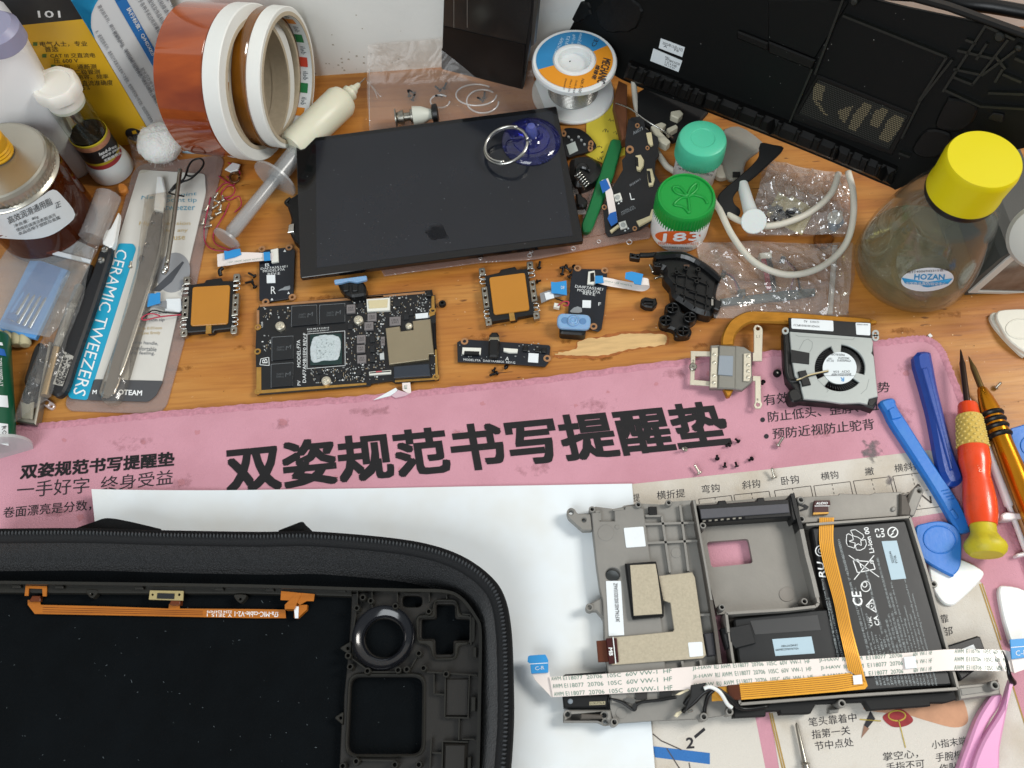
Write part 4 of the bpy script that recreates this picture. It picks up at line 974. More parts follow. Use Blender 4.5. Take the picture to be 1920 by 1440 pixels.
for q in (m1([(45, 275), (1600, 160), (1600, 188), (48, 302)]), m2([(0, 190), (915, 110), (918, 135), (0, 215)]), m1([(65, 1350), (1385, 1258), (1385, 1282), (65, 1390)]), m1([(5, 1062), (65, 1060), (66, 1390), (5, 1400)]), m1([(8, 345), (40, 345), (38, 590), (10, 600)]), m2([(1042, 835), (1062, 835), (1085, 1200), (1050, 1200)]), m2([(998, 168), (1035, 165), (1038, 340), (1000, 340)]), m2([(540, 1222), (1085, 1190), (1088, 1215), (540, 1250)]), m2([(965, 375), (1040, 370), (1040, 400), (970, 430)])):
    mb('gold_edge', q, BT_ - .0003, BT_ + .00022, gold if q[0][1] > 600 or q[0][0] > 790 else goldpad)
big = []
def comp(name, q, h, mat, bev=.0001):
    big.append((min(p[0] for p in q) - 1, min(p[1] for p in q) - 1, max(p[0] for p in q) + 1, max(p[1] for p in q) + 1))
    return mb(name, q, BT_, BT_ + h, mat, bev)
for q in ([(455, 300), (755, 285), (760, 515), (450, 545)], [(805, 285), (1110, 265), (1110, 490), (803, 515)], [(205, 690), (460, 675), (460, 950), (205, 975)], [(195, 1030), (460, 1010), (455, 1290), (195, 1310)]):
    c_ = comp('memory_chip', m1(q), .001, chip)
    cx, cy = sum(x for x, _ in q) / 4, sum(y for _, y in q) / 4
    txs([('ZN0B771', *m1([(cx - 70, cy + 5), (cx + 20, cy - 2), (cx - 70, cy - 20)])), ('D8BLLJ', *m1([(cx - 70, cy + 38), (cx + 20, cy + 31), (cx - 70, cy + 14)])), ('M', *m1([(cx + 40, cy + 25), (cx + 105, cy + 5), (cx + 45, cy - 25)]))], 0, BT_ + .00106, M('laser_mark', '#55595c', .6), c_)
    G = [line_geo(*m1([q[i], q[(i + 1) % 4]]), .7, 0, BT_ + .00006) for i in range(4)]
    obj('print_lines', *merge(*[line_geo(*m1([((q[i][0] - cx) * 1.04 + cx, (q[i][1] - cy) * 1.04 + cy), ((q[(i + 1) % 4][0] - cx) * 1.04 + cx, (q[(i + 1) % 4][1] - cy) * 1.04 + cy)]), .8, 0, BT_ + .00012) for i in range(4)]), silkdim, MB)
cpu = comp('processor', m1([(680, 650), (1075, 635), (1080, 1020), (680, 1035)]), .0007, M('substrate_green', '#16302e', .4))
obj('print_lines', *merge(*[line_geo(*m1([a, b]), .9, 0, BT_ + .00012) for a, b in zip([(640, 645), (1115, 605), (1120, 1040), (640, 1080)], [(1115, 605), (1120, 1040), (640, 1080), (640, 645)])]), silk, MB)
paste = M('thermal_paste', '#b9c4c6', .55, col2='#4c5558', vscale=900, thr=(.55, .68), bump=.5, bscale=900)
mb('thermal_paste', jag(m1([(720, 690), (800, 660), (930, 650), (1030, 675), (1060, 740), (1055, 850), (1040, 930), (1000, 970), (850, 975), (740, 1000), (690, 960), (680, 830), (700, 740)]), .5, 4, 4), BT_ + .0007, BT_ + .0012, M('paste_white', '#c3cdd0', .5, bump=.6, bscale=700, var=.2, vscale=500), .0003, par=cpu)
mb('processor_die', m1([(755, 720), (985, 700), (990, 945), (755, 955)]), BT_ + .001, BT_ + .0013, paste, .0001, par=cpu)
for x, y in m1([(300, 540), (1285, 465), (880, 1230)]) + m2([(715, 545)]):
    k = mm(x, y); r = 8.6 * k if x < 760 else 6.5 * k; c = W(x, y, BT_ + .002); c.z = BT_
    big.append((x - 9, y - 9, x + 9, y + 9))
    pr = [(r, 0), (r, .0022), (r * .85, .0026), (r * .62, .0026), (r * .62, .0031), (r * .42, .0033), (r * .3, .0028), (.00001, .0027)]
    lathe('standoff', pr, c, nickel, MB, seg=22)
for q in (m1r(1190, 325, 108, 105), m1r(1455, 430, 112, 98), m1r(1415, 540, 112, 96), m1r(1320, 705, 108, 98), m1r(1315, 825, 102, 92), m1r(1325, 955, 112, 98), m2r(540, 480, 140, 108), m2r(385, 730, 50, 108)):
    o_ = comp('inductor', q, .0016, inductor, .0002)
    ctr = Vector(q[0]).lerp(Vector(q[2]), .5); d = (Vector(q[1]) - Vector(q[0])) * .3; e = (Vector(q[3]) - Vector(q[0])) * .22
    txs([('1R5', tuple(ctr - d), tuple(ctr + d), tuple(ctr - d - e)), ('2301', tuple(ctr - d + e * 1.3), tuple(ctr + d + e * 1.3), tuple(ctr - d + e * .3))], 0, BT_ + .00166, M('inductor_mark', '#3b3a3a', .7), o_)
comp('metal_shield', m2([(420, 570), (600, 545), (612, 610), (770, 590), (760, 480), (985, 455), (1005, 660), (1030, 890), (965, 895), (965, 960), (465, 1025)]), .0021, M('shield_metal', '#a99d84', .34, .8, var=.12, vscale=30, bump=.02, bscale=300), .0003)
bso = comp('battery_socket', m2([(180, 205), (475, 185), (475, 345), (190, 360)]), .0018, connwhite, .0002)
comp('socket_tongue', m2([(203, 224), (448, 208), (440, 308), (212, 322)]), .0022, conncream, .0001)
for i in range(9): mb('socket_pin', m2r(245 + i * 22, 352 - i * 1.6, 10, 26, 86), BT_, BT_ + .0009, silver, par=bso)
comp('paper_label', m2([(795, 390), (955, 375), (955, 440), (800, 455)]), .0003, labelwhite)
sso = comp('storage_socket', m2([(520, 1050), (965, 1015), (985, 1165), (525, 1195)]), .0024, M('socket_slate', '#2b323c', .45), .0004)
for i in range(22): mb('socket_pin', m2r(540 + i * 20, 1190 - i * 1.5, 9, 30, 86), BT_, BT_ + .0007, silver, par=sso)
cso = comp('cable_socket', m2([(212, 1118), (490, 1095), (490, 1140), (215, 1160)]), .0014, connwhite, .0002)
mb('socket_latch', m2([(222, 1128), (485, 1106), (485, 1118), (222, 1140)]), BT_, BT_ + .0016, rubberblack, par=cso)
mb('red_mark', m2([(300, 1112), (372, 1106), (376, 1120), (302, 1128)]), BT_, BT_ + .0018, M('marker_red', '#b5545a', .6), par=cso)
comp('cable_socket', m2([(345, 890), (400, 878), (405, 960), (352, 965)]), .001, M('socket_pale', '#b7bcbc', .5), .0001)
for q in (m1r(1310, 285, 60, 60), m2r(565, 255, 90, 80), m2r(680, 430, 66, 60), m1r(1185, 550, 64, 58), m1r(1460, 705, 62, 80), m1r(1460, 830, 62, 80), m1r(1460, 955, 62, 80), m1r(1290, 1130, 66, 60), m2r(740, 385, 56, 46), m1r(1045, 1175, 66, 55), m1r(800, 1110, 50, 56), m1r(780, 1205, 50, 70)):
    comp('small_chip', q, .0008, chip)
txs([('MODEL:F7A', *m1([(563, 1060), (556, 718), (517, 1060)])), ('DAF7AMB1EF0 REV:F', *m1([(628, 1255), (634, 632), (585, 1255)])), ('PV', *m1([(563, 1290), (560, 1228), (520, 1290)])), ('KCE-ML3 E D4V-0', *m1([(642, 596), (915, 575), (642, 576)])), ('22S1Q0-02 E252117', *m1([(645, 626), (915, 605), (645, 608)])), ('B', *m1([(145, 1010), (140, 955), (80, 1012)])), ('USB', *m1([(88, 560), (86, 490), (66, 560)]))], 0, BT_ + .00014, silk, MB, bold=.008)
obj('print_lines', *merge(*[line_geo(*m1([a, b]), 1.3, 0, BT_ + .00014) for a, b in zip([(48, 1030), (62, 955), (160, 938), (166, 1040)], [(62, 955), (160, 938), (166, 1040), (48, 1030)])]), silk, MB)
mb('button_switch', m2([(925, 100), (990, 90), (998, 160), (935, 165)]), BZ, BT_ + .0022, blackplastic, .0004)
mb('side_socket', m2([(1010, 505), (1045, 500), (1060, 820), (1030, 830)]), BT_ - .0006, BT_ + .0012, darkmetal, .0003)
for x, y in m1([(25, 560), (20, 865), (25, 1365)]) + m2([(1015, 350), (1055, 1185)]):
    c = W(x, y, BT_ + .0002); c.z = BT_ - .0004
    lathe('mounting_ring', [(.0019, 0), (.0019, .0008), (.0010, .0008), (.0010, 0)], c, gold, MB, seg=14, closed=True)
# hundreds of tiny parts
rr = random.Random(5); G = {'a': [], 'b': [], 'c': []}
zones = [m1([(1130, 240), (1600, 205), (1600, 1250), (1130, 1250)]), m1([(640, 1080), (1390, 1050), (1390, 1240), (740, 1260)]), m2([(470, 160), (985, 130), (985, 470), (470, 520)]), m2([(280, 380), (440, 380), (440, 1080), (280, 1080)]), m1([(75, 300), (440, 300), (440, 460), (75, 460)]), m1([(70, 620), (190, 620), (190, 860), (70, 860)]), m2([(960, 900), (1040, 900), (1040, 1160), (980, 1160)])]
def inside(p, q):
    c = False; j = len(q) - 1
    for i in range(len(q)):
        if (q[i][1] > p[1]) != (q[j][1] > p[1]) and p[0] < (q[j][0] - q[i][0]) * (p[1] - q[i][1]) / (q[j][1] - q[i][1]) + q[i][0]: c = not c
        j = i
    return c
cnt = [260, 170, 150, 60, 34, 20, 14]
shield_poly = m2([(410, 560), (600, 540), (612, 600), (760, 585), (755, 475), (990, 450), (1040, 890), (965, 960), (460, 1030)])
for zn, n in zip(zones, cnt):
    xs, ys = [p[0] for p in zn], [p[1] for p in zn]
    for i in range(n):
        p = (rr.uniform(min(xs), max(xs)), rr.uniform(min(ys), max(ys)))
        p = (round(p[0] / 1.9) * 1.9 + rr.uniform(-.2, .2), round(p[1] / 2.2) * 2.2)
        if not inside(p, zn) or inside(p, shield_poly) or any(b[0] < p[0] < b[2] and b[1] < p[1] < b[3] for b in big): continue
        w, h = rr.choice([(1.6, 1.0), (1.0, 1.7), (2.2, 1.2), (1.2, 2.4), (1.1, 1.1), (3, 1.8)])
        pl = Z(0); t = pl.up(BT_ + .0005)
        v, f = prism_geo([t.uv(*q) for q in rect(p[0], p[1], w, h, -4, 4)], [], pl, BT_, BT_ + rr.choice([.0003, .0005, .0007]))
        G[rr.choice('aaabbc')].append((v, f))
for k, m_ in (('a', M('solder_pale', '#a8acac', .4, .4)), ('b', M('cap_tan', '#8a7d68', .5)), ('c', M('silk_white', '#d8dcdc'))):
    obj('small_components', *merge(*G[k]), m_, MB, kind='stuff')

# ================================================================== the little side boards
def hole_ring(x, y, z, par, r=.0021, mat=goldpad, ri=.48):
    c = W(x, y, z); c.z = z - .0009
    lathe('mounting_ring', [(r, 0), (r, .0010), (r * ri, .0010), (r * ri, 0)], c, mat, par, seg=16, closed=True)
RB = thing('button_board', 'small black circuit board printed with a large R above the motherboard', 'circuit board', W(518, 515, .001))
prism('board', [(486, 472), (500, 468), (545, 463), (553, 470), (550, 552), (540, 560), (500, 566), (486, 562)], 0, .001, .0022, pcb2, RB, bev=.0001)
for x, y in ((491, 467), (542, 464), (548, 557), (498, 566)): hole_ring(x, y, .0024, RB)
for x, y in ((483 + 3, 562),): pass
prism('cable_socket', [(507, 468), (521, 465), (522, 490), (509, 492)], 0, .0022, .0036, connwhite, RB, bev=.0002)
prism('paper_label', rect(508, 523, 16, 15, -2), 0, .0022, .0025, labelwhite, RB)
txs([('DAF7A5514E1', (489, 506), (539, 501), (489, 502)), ('MODEL:F7A', (493, 511), (534, 507), (493, 506.5)), ('REV:E', (502, 516.5), (525, 514.5), (502, 512)), ('R', (508, 551), (517, 551), (508, 537)), ('B', (497, 500), (505, 499), (497, 494))], 0, .00228, silk, RB)
for x, y in ((534, 470), (541, 549), (510, 561)): prism('arrow_mark', [(x - 2.5, y + 2), (x + 2.5, y + 2), (x, y - 2.5)], 0, .0022, .0023, silk, RB)
r9 = random.Random(9)
prism('print_block', jag([(522, 545), (530, 540), (543, 536), (543, 543), (532, 544)], .8, 3), 0, .0022, .0023, silkdim, RB)
C1 = thing('ribbon_cable', 'short white ribbon cable with two blue tabs joined to the R board', 'cable', W(460, 485, .002))
L1 = [W(x, y, z) for x, y, z in ((407, 477, .004), (430, 473, .005), (460, 473, .005), (490, 474, .0045), (512, 475, .004))]; L2 = [W(x, y, z) for x, y, z in ((408, 500, .003), (432, 497, .004), (460, 492, .0045), (490, 489, .0042), (512, 488, .0038))]
ribbon('ribbon', curve2(L1, 4, False), curve2(L2, 4, False), .0002, ffc, C1)
prism('blue_tab', [(420, 470), (428, 471), (437, 468), (450, 466), (452, 477), (440, 482), (421, 486)], 0, .0051, .0056, bluetab, C1)
prism('blue_tab', [(494, 473), (506, 472), (507, 488), (495, 489)], 0, .0050, .0054, bluetab, C1)
tx('JI-HAW AWM 20706 105C', (492, 482), (425, 490), (492, 485.5), 0, .0056, green, C1)

LB = thing('button_board', 'small black board with silver connector half under the light blue thumb cap', 'circuit board', W(1100, 560, .001))
prism('board', [(1075, 502), (1085, 504), (1131, 505), (1138, 509), (1138, 535), (1133, 585), (1128, 616), (1122, 621), (1110, 618), (1065, 590), (1070, 525)], 0, .001, .0022, pcb2, LB, bev=.0001)
for x, y in ((1083, 503), (1134, 507), (1113, 612)): hole_ring(x, y, .0024, LB)
prism('cable_socket', [(1103, 509), (1115, 507), (1117, 530), (1113, 533), (1101, 532)], 0, .0022, .0036, connwhite, LB, bev=.0002)
prism('socket_latch', [(1107, 512), (1114, 511), (1114, 527), (1107, 528)], 0, .0036, .004, rubberblack, LB)
prism('paper_label', rect(1100, 570, 16, 14, 2), 0, .0022, .0025, labelwhite, LB)
txs([('DA0F7A554E1', (1078, 539), (1130, 545), (1079, 534)), ('MODEL:F7A', (1082, 546), (1125, 551), (1083, 541)), ('REV:E', (1093, 552), (1116, 555), (1093, 547)), ('F', (1122, 573), (1127, 573), (1122, 567))], 0, .00228, silk, LB)
prism('print_block', jag([(1070, 582), (1080, 575), (1090, 578), (1090, 586), (1072, 586)], .8, 3), 0, .0022, .0023, silkdim, LB)
C2 = thing('ribbon_cable', 'white ribbon cable folded back with a blue tab beside the thumb cap board', 'cable', W(1170, 530, .002))
lo1 = [W(x, y, z) for x, y, z in ((1117, 518, .004), (1140, 521, .0036), (1170, 527, .003), (1200, 531, .003), (1215, 527, .005), (1214, 522, .0065), (1200, 520, .007))]
lo2 = [W(x, y, z) for x, y, z in ((1117, 530, .0035), (1140, 536, .0028), (1170, 541, .002), (1204, 546, .002), (1217, 540, .005), (1216, 535, .0065), (1200, 534, .007))]
ribbon('ribbon', curve2(lo1, 4, False), curve2(lo2, 4, False), .0002, ffc, C2)
prism('blue_tab', [(1116, 517), (1130, 517), (1132, 530), (1116, 531)], 0, .0040, .0044, bluetab, C2)
prism('blue_tab', [(1173, 511), (1184, 509), (1206, 514), (1202, 534), (1190, 532), (1187, 527), (1172, 522)], 0, .0078, .0083, bluetab, C2)
txs([('JI-HAW RU AWM', (1185, 538), (1134, 529), (1185, 534.5))], 0, .0042, green, C2)

AB = thing('audio_board', 'narrow black circuit board with headphone jack lying below a trackpad', 'circuit board', W(945, 660, .001))
prism('board', [(857, 642), (862, 639), (870, 636), (1029, 647), (1032, 650), (1030, 670), (1028, 680), (1022, 687), (940, 681), (858, 678)], 0, .001, .0022, pcb2, AB, bev=.0001)
for x, y in ((871, 640), (1026, 672)): hole_ring(x, y, .0024, AB)
prism('jack_socket', [(917, 628), (922, 622), (932, 622), (936, 628), (936, 660), (932, 668), (917, 668), (915, 660)], 0, .0016, .0062, blackplastic, AB, bev=.0009)
prism('jack_collar', [(917, 630), (936, 630), (937, 638), (916, 638)], 0, .0016, .0064, M('collar_tan', '#8d8470', .4, .6), AB, bev=.0008)
prism('cable_socket', [(867, 651), (902, 652), (901, 664), (866, 663)], 0, .0022, .0036, connwhite, AB, bev=.0002)
prism('socket_latch', [(871, 658), (899, 659), (898, 665), (870, 664)], 0, .0022, .0039, rubberblack, AB)
prism('cable_socket', [(944, 652), (971, 654), (970, 661), (955, 661), (944, 658)], 0, .0022, .0036, connwhite, AB, bev=.0002)
prism('paper_label', rect(1000, 671, 19, 17, 4), 0, .0022, .0025, labelwhite, AB)
for x, y in ((985, 653), (1008, 655), (1020, 656)): prism('button_switch', rect(x, y, 9, 9, 4), 0, .0022, .0036, rubberblack, AB, bev=.0003)
txs([('MODEL:F7A', (869, 676), (901, 678), (869, 672)), ('DA0F7AAB8G0', (906, 678), (945, 680.5), (906, 674)), ('REV:G', (949, 681), (966, 682), (949, 677)), ('A', (947, 676), (954, 676), (948, 669))], 0, .00228, silk, AB)
G = []
for i in range(46):
    x, y = r9.uniform(862, 1015), r9.uniform(644, 672)
    if 866 < x < 940 and y < 668 or 944 < x < 972 and y < 662 or 989 < x < 1011 and y > 662: continue
    t = Z(.0026); G.append(prism_geo([t.uv(*q) for q in rect(x, y, r9.choice([1.2, 2, 3]), 1.3, 4)], [], Z(0), .0022, .0027))
obj('small_components', *merge(*G), M('solder_pale', '#a8acac'), AB, kind='stuff')

# the L board leaning beside the green jar
LZ = plane3(W(1135, 440, .003), W(1250, 372, .012), W(1195, 225, .014))
l3 = lambda pts: [(960 + x / 4, y / 4) for x, y in pts]
LL = thing('button_board', 'tall black board with letter L and cream connectors leaning by the green lid', 'circuit board', W(1190, 360, .002))
prism('board', l3([(870, 900), (895, 880), (960, 872), (990, 890), (1000, 960), (1095, 1030), (1100, 1080), (1090, 1110), (1105, 1160), (1075, 1200), (1070, 1300), (1110, 1370), (1170, 1350)]) + [(1253, 365), (1256, 385), (1235, 405), (1200, 430), (1160, 440), (1140, 443), (1135, 436), (1130, 388), (1140, 372), (1148, 352), (1158, 335), (1168, 318), (1166, 300), (1173, 292), (1172, 265)], LZ, -.0012, 0, pcb, LL, bev=.0001)
def lb(name, pts, h0, h1, mat, bev=0): return prism(name, pts, LZ, h0, h1, mat, LL, bev=bev)
lb('cable_socket', l3([(1005, 995), (1045, 990), (1058, 1080), (1040, 1092), (1020, 1070)]), 0, .0016, conncream, .0002)
lb('cable_socket', l3([(925, 1165), (965, 1158), (990, 1200), (985, 1240), (960, 1275), (935, 1268), (925, 1210)]), 0, .0022, conncream, .0003)
lb('socket_latch', l3([(920, 1170), (945, 1180), (950, 1250), (930, 1245)]), 0, .0024, rubberblack, .0002)
lb('cable_socket', l3([(1010, 1265), (1050, 1262), (1070, 1340), (1055, 1385), (1025, 1390), (1020, 1360)]), 0, .002, conncream, .0003)
lb('socket_latch', l3([(1012, 1280), (1035, 1280), (1048, 1370), (1025, 1370)]), 0, .0022, rubberblack, .0002)
lb('cable_socket', [(1193, 414), (1218, 404), (1222, 392), (1228, 390), (1230, 400), (1225, 408), (1198, 423)], 0, .002, conncream, .0003)
lb('cable_socket', [(1143, 432), (1159, 420), (1161, 424), (1146, 436)], 0, .0016, conncream, .0002)
for x, y, r in ((1181, 280, 7.5), (1195, 235, 4.5), (1214, 277, 4), (1133, 388, 5), (1250, 378, 5), (1190, 428, 4.5)):
    lb('mounting_ring', ell(x, y, r, r, 14), 0, .0005, goldpad, .0001)
    lb('ring_hole', ell(x, y, r * .45, r * .45, 10), 0, .0007, rubberblack)
for x, y in ((1158, 369), (1168, 421)):
    lb('button_switch', rect(x, y, 14, 13, -18), 0, .0014, connwhite, .0003)
    lb('button_dome', ell(x, y, 4.5, 4.5, 12), .0014, .002, M('dome_grey', '#a7aaa6', .4), .0003)
tx('L', (1183, 375), (1190, 374), (1180, 362), LZ, .0001, silk, LL)
txs([('MODEL:F7A', (1166, 400), (1190, 388), (1164, 397)), ('DAF7A4UB4D0', (1166, 404), (1192, 391), (1165, 401)), ('A6073', (1188, 253), (1206, 243), (1186, 247)), ('EBQLB B4V-0', (1182, 350), (1202, 338), (1180, 346))], LZ, .0001, silkdim, LL)
for x, y in ((1160, 381), (1172, 432), (1178, 428), (1248, 367), (1165, 377)): lb('arrow_mark', [(x - 2, y + 2), (x + 2, y + 1), (x, y - 2)], 0, .0001, silk)
ribbon('side_cable', [LZ.up(.0025).w(*p) for p in ((1128, 338), (1135, 360), (1141, 395), (1143, 418))], [LZ.up(.0025).w(*p) for p in ((1140, 334), (1149, 360), (1155, 395), (1158, 414))], .0002, ffc, LL)
lb('blue_tab', [(1139, 410), (1143, 400), (1155, 396), (1158, 416), (1146, 424)], .0026, .003, M('tab_navy', '#1d5fae', .45))
lb('blue_tab', [(1124, 341), (1136, 335), (1144, 352), (1130, 362)], .0026, .003, M('tab_navy', '#1d5fae'))

# ================================================================== touch pads
def trackpad(label, TL, TR, BL, z, cable):
    TL, TR, BL = Vector(TL), Vector(TR), Vector(BL); ex, ey = TR - TL, BL - TL
    q = lambda u, v: tuple(TL + ex * u + ey * v)
    c = q(.5, .5); T = thing('touch_pad', label, 'touch pad', W(*c, z))
    fr = [q(*p) for p in ((-.12, -.06), (.3, -.10), (.35, -.17), (.75, -.20), (.80, -.12), (1.1, -.10), (1.14, 1.0), (1.1, 1.12), (.65, 1.14), (.62, 1.2), (.45, 1.2), (.42, 1.15), (-.08, 1.16), (-.13, 1.05))]
    prism('frame', fr, z, .001, .0045, blackplastic, T, bev=.0005)
    prism('pad', rnd([q(*p) for p in ((0, 0), (1, 0), (1, 1), (0, 1))], 5, 4), z, .0045, .0054, M('pad_amber', '#b77a22', .3, var=.08, vscale=30, coat=.3), T, bev=.0002)
    prism('pad_tail', [q(*p) for p in ((.42, .99), (.56, .99), (.57, 1.22), (.42, 1.22))], z, .0045, .0051, gold, T)
    for s in (0, 1):
        u0 = -.17 if s == 0 else 1.17
        prism('side_plate', [q(u0 + a * .085, v) for a, v in ((-1, .24), (1, .22), (1, .78), (-1, .80))], z, .002, .0052, steel, T, bev=.0003, holes=[ell(*q(u0, v), 2.6, 2.9, 10) for v in (.33, .51, .69)])
        for v in (-.05, .08, .88, 1.0):
            sg = 1 if s else -1
            pts = [(u0 - sg * .10, v - .03), (u0 + sg * .05, v - .03), (u0 + sg * .10, v + .02), (u0 + sg * .05, v + .065), (u0 - sg * .10, v + .065)]
            tube('spring_leaf', [W(*q(*p), z + .004) for p in pts], .00042, silver, T, seg=6, sm=4)
        for v in (-.19, 1.17):
            prism('end_lug', rnd([q(u0 + a, v + b) for a, b in ((-.09, -.09), (.09, -.09), (.09, .09), (-.09, .09))], 3, 3), z, .002, .0048, steel, T, bev=.0002, holes=[ell(*q(u0, v), 2.2, 2.2, 8)])
    return T, q
T1, q1 = trackpad('touch pad with orange pad next to the ceramic tweezers pack', (361, 538), (431, 534), (357, 611), 0, 0)
tube('latch_arm', P3([(414, 517, .004), (412, 508, .005), (418, 502, .005)]), .0012, rubberblack, T1)
prism('label_strip', [(311, 560), (339, 559), (341, 581), (336, 585), (309, 582)], 0, .003, .0036, labelwhite, T1, bev=.0002)
tube('red_wire', P3([(340, 590, .004), (300, 594, .006), (272, 600, .006), (266, 596, .006), (282, 588, .006), (300, 592, .005)]), .0004, M('wire_red', '#b03048', .4), T1)
tube('black_wire', P3([(338, 588, .003), (310, 586, .006), (286, 582, .006), (272, 595, .006)]), .0004, rubberblack, T1)
prism('blue_tab', [(277, 550), (292, 550), (294, 548), (300, 548), (300, 568), (292, 570), (276, 575)], 0, .005, .0056, bluetab, T1, bev=.0001)
prism('tab_strip', [(290, 566), (312, 564), (312, 578), (292, 572)], 0, .0036, .0040, M('strip_grey', '#8c8f92', .35, .3), T1)
T2, q2 = trackpad('touch pad with orange pad next to the two black boards', (917, 520), (984, 511), (926, 590), 0, 0)
prism('ribbon_tail', [(1012, 550), (1030, 544), (1060, 546), (1062, 553), (1040, 557), (1015, 568)], 0, .003, .0036, M('strip_grey', '#8c8f92'), T2)
prism('paper_label', rect(1030, 554, 16, 13, -14), 0, .0036, .0040, labelwhite, T2)
prism('blue_tab', [(1033, 528), (1042, 529), (1062, 526), (1063, 553), (1045, 550), (1034, 549)], 0, .0045, .0051, bluetab, T2, bev=.0001)
tx('D8', (1052, 542), (1058, 542), (1052, 536), 0, .0052, silk, T2)
tube('red_wire', P3([(1046, 573, .004), (1056, 566, .006), (1066, 566, .006), (1064, 573, .005), (1056, 572, .004)]), .0004, M('wire_red', '#b03048'), T2)
tube('black_wire', P3([(1042, 560, .003), (1054, 564, .005), (1066, 570, .004), (1060, 574, .003)]), .0004, rubberblack, T2)
prism('plug', rect(1044, 572, 11, 8, 12), 0, .001, .0035, connwhite, T2, bev=.0003)

# ================================================================== heat sink with copper pipe, and fan
hh = lambda pts: [(1270 + x / 6.548, 560 + y / 6.548) for x, y in pts]
ff = lambda pts: [(1440 + x / 6.546, 570 + y / 6.546) for x, y in pts]
HS = thing('heat_sink', 'nickel heat sink plate with curved copper heat pipe on the mat edge', 'heat sink', W(1370, 690, MZ))
outer = [Vector(p) for p in hh([(540, 575), (545, 480), (580, 370), (660, 255), (780, 178), (900, 143), (1100, 146), (1375, 157)]) + ff([(700, 128), (1180, 160), (1290, 195)])]
inner = [Vector(p) for p in hh([(695, 575), (720, 450), (800, 350), (900, 297), (1000, 290), (1375, 303)]) + ff([(250, 246), (700, 250), (1250, 235)])]
prism('heat_pipe', curve2(outer, 4, False) + curve2(inner[::-1], 4, False), 0, .0062, .0088, copper, HS, bev=.0009)
prism('pipe_tail', ff([(1240, 170), (1340, 205), (1335, 235), (1260, 250)]), 0, .0062, .008, copper, HS, bev=.0004)
prism('pipe_tip', hh([(560, 1095), (700, 1100), (652, 1195), (612, 1203)]), 0, .005, .0078, copper, HS, bev=.0005)
plate = M('plate_grey', '#8e8d86', .45, .6, var=.1, vscale=40, bump=.03, bscale=500)
prism('plate', hh([(410, 570), (505, 565), (720, 575), (820, 590), (910, 650), (920, 1010), (905, 1035), (800, 1120), (715, 1110), (500, 1100), (400, 1100)]), 0, .0058, .0085, plate, HS, bev=.0004)
prism('pipe_cover', hh([(512, 568), (722, 577), (716, 1108), (500, 1098)]), 0, .0085, .0098, plate, HS, bev=.0006)
prism('rivet_strip', hh([(420, 600), (500, 600), (490, 1090), (400, 1090)]), 0, .0085, .0094, nickel, HS, bev=.0002)
prism('rivet_strip', hh([(815, 670), (905, 670), (910, 950), (885, 1015), (810, 1010)]), 0, .0085, .0094, nickel, HS, bev=.0002)
prism('thermal_pad', hh([(515, 695), (690, 700), (680, 945), (500, 930)]), 0, .0098, .0105, M('pad_bluegrey', '#8a939c', .7), HS, bev=.0002)
for x, y in hh([(455, 685), (455, 785), (450, 945), (450, 1030), (870, 705), (870, 815), (870, 890), (870, 965)]):
    c = W(x, y, .0094); lathe('rivet', [(.0011, 0), (.0010, .0003), (.0006, .0006), (.00001, .0007)], c, nickel, HS, seg=12)
prism('spring_arm', hh([(165, 640), (415, 645), (412, 705), (222, 705), (222, 810), (240, 850), (215, 880), (212, 995), (405, 1012), (405, 1072), (155, 1055), (160, 880), (145, 850), (165, 810)]), 0, .006, .0068, nickel, HS, bev=.0002)
lathe('arm_screw', [(.0021, 0), (.0021, .0012), (.0017, .0016), (.0006, .0016), (.00001, .0009)], W(*hh([(190, 845)])[0], .0068), steel, HS, seg=18)
prism('spring_arm', hh([(925, 660), (940, 660), (940, 400), (935, 360), (955, 325), (990, 318), (1030, 340), (1047, 370), (1050, 400), (1040, 765), (925, 765)]), 0, .0062, .0070, nickel, HS, bev=.0002, holes=[hh(ell(990, 365, 24, 24, 14))])
prism('spring_arm', hh([(925, 945), (1025, 950), (1030, 1260), (1047, 1300), (1020, 1350), (960, 1350), (938, 1310), (955, 1260), (955, 1010), (925, 1010)]), 0, .0062, .0070, nickel, HS, bev=.0002, holes=[hh(ell(990, 1300, 24, 24, 14))])
txs([('L1', *hh([(970, 480), (1010, 480), (970, 445)])), ('1', *hh([(975, 1250), (995, 1250), (975, 1225)])), ('2', *hh([(180, 790), (210, 785), (180, 750)]))], 0, .00705, M('engraved', '#8d897a', .5), HS)

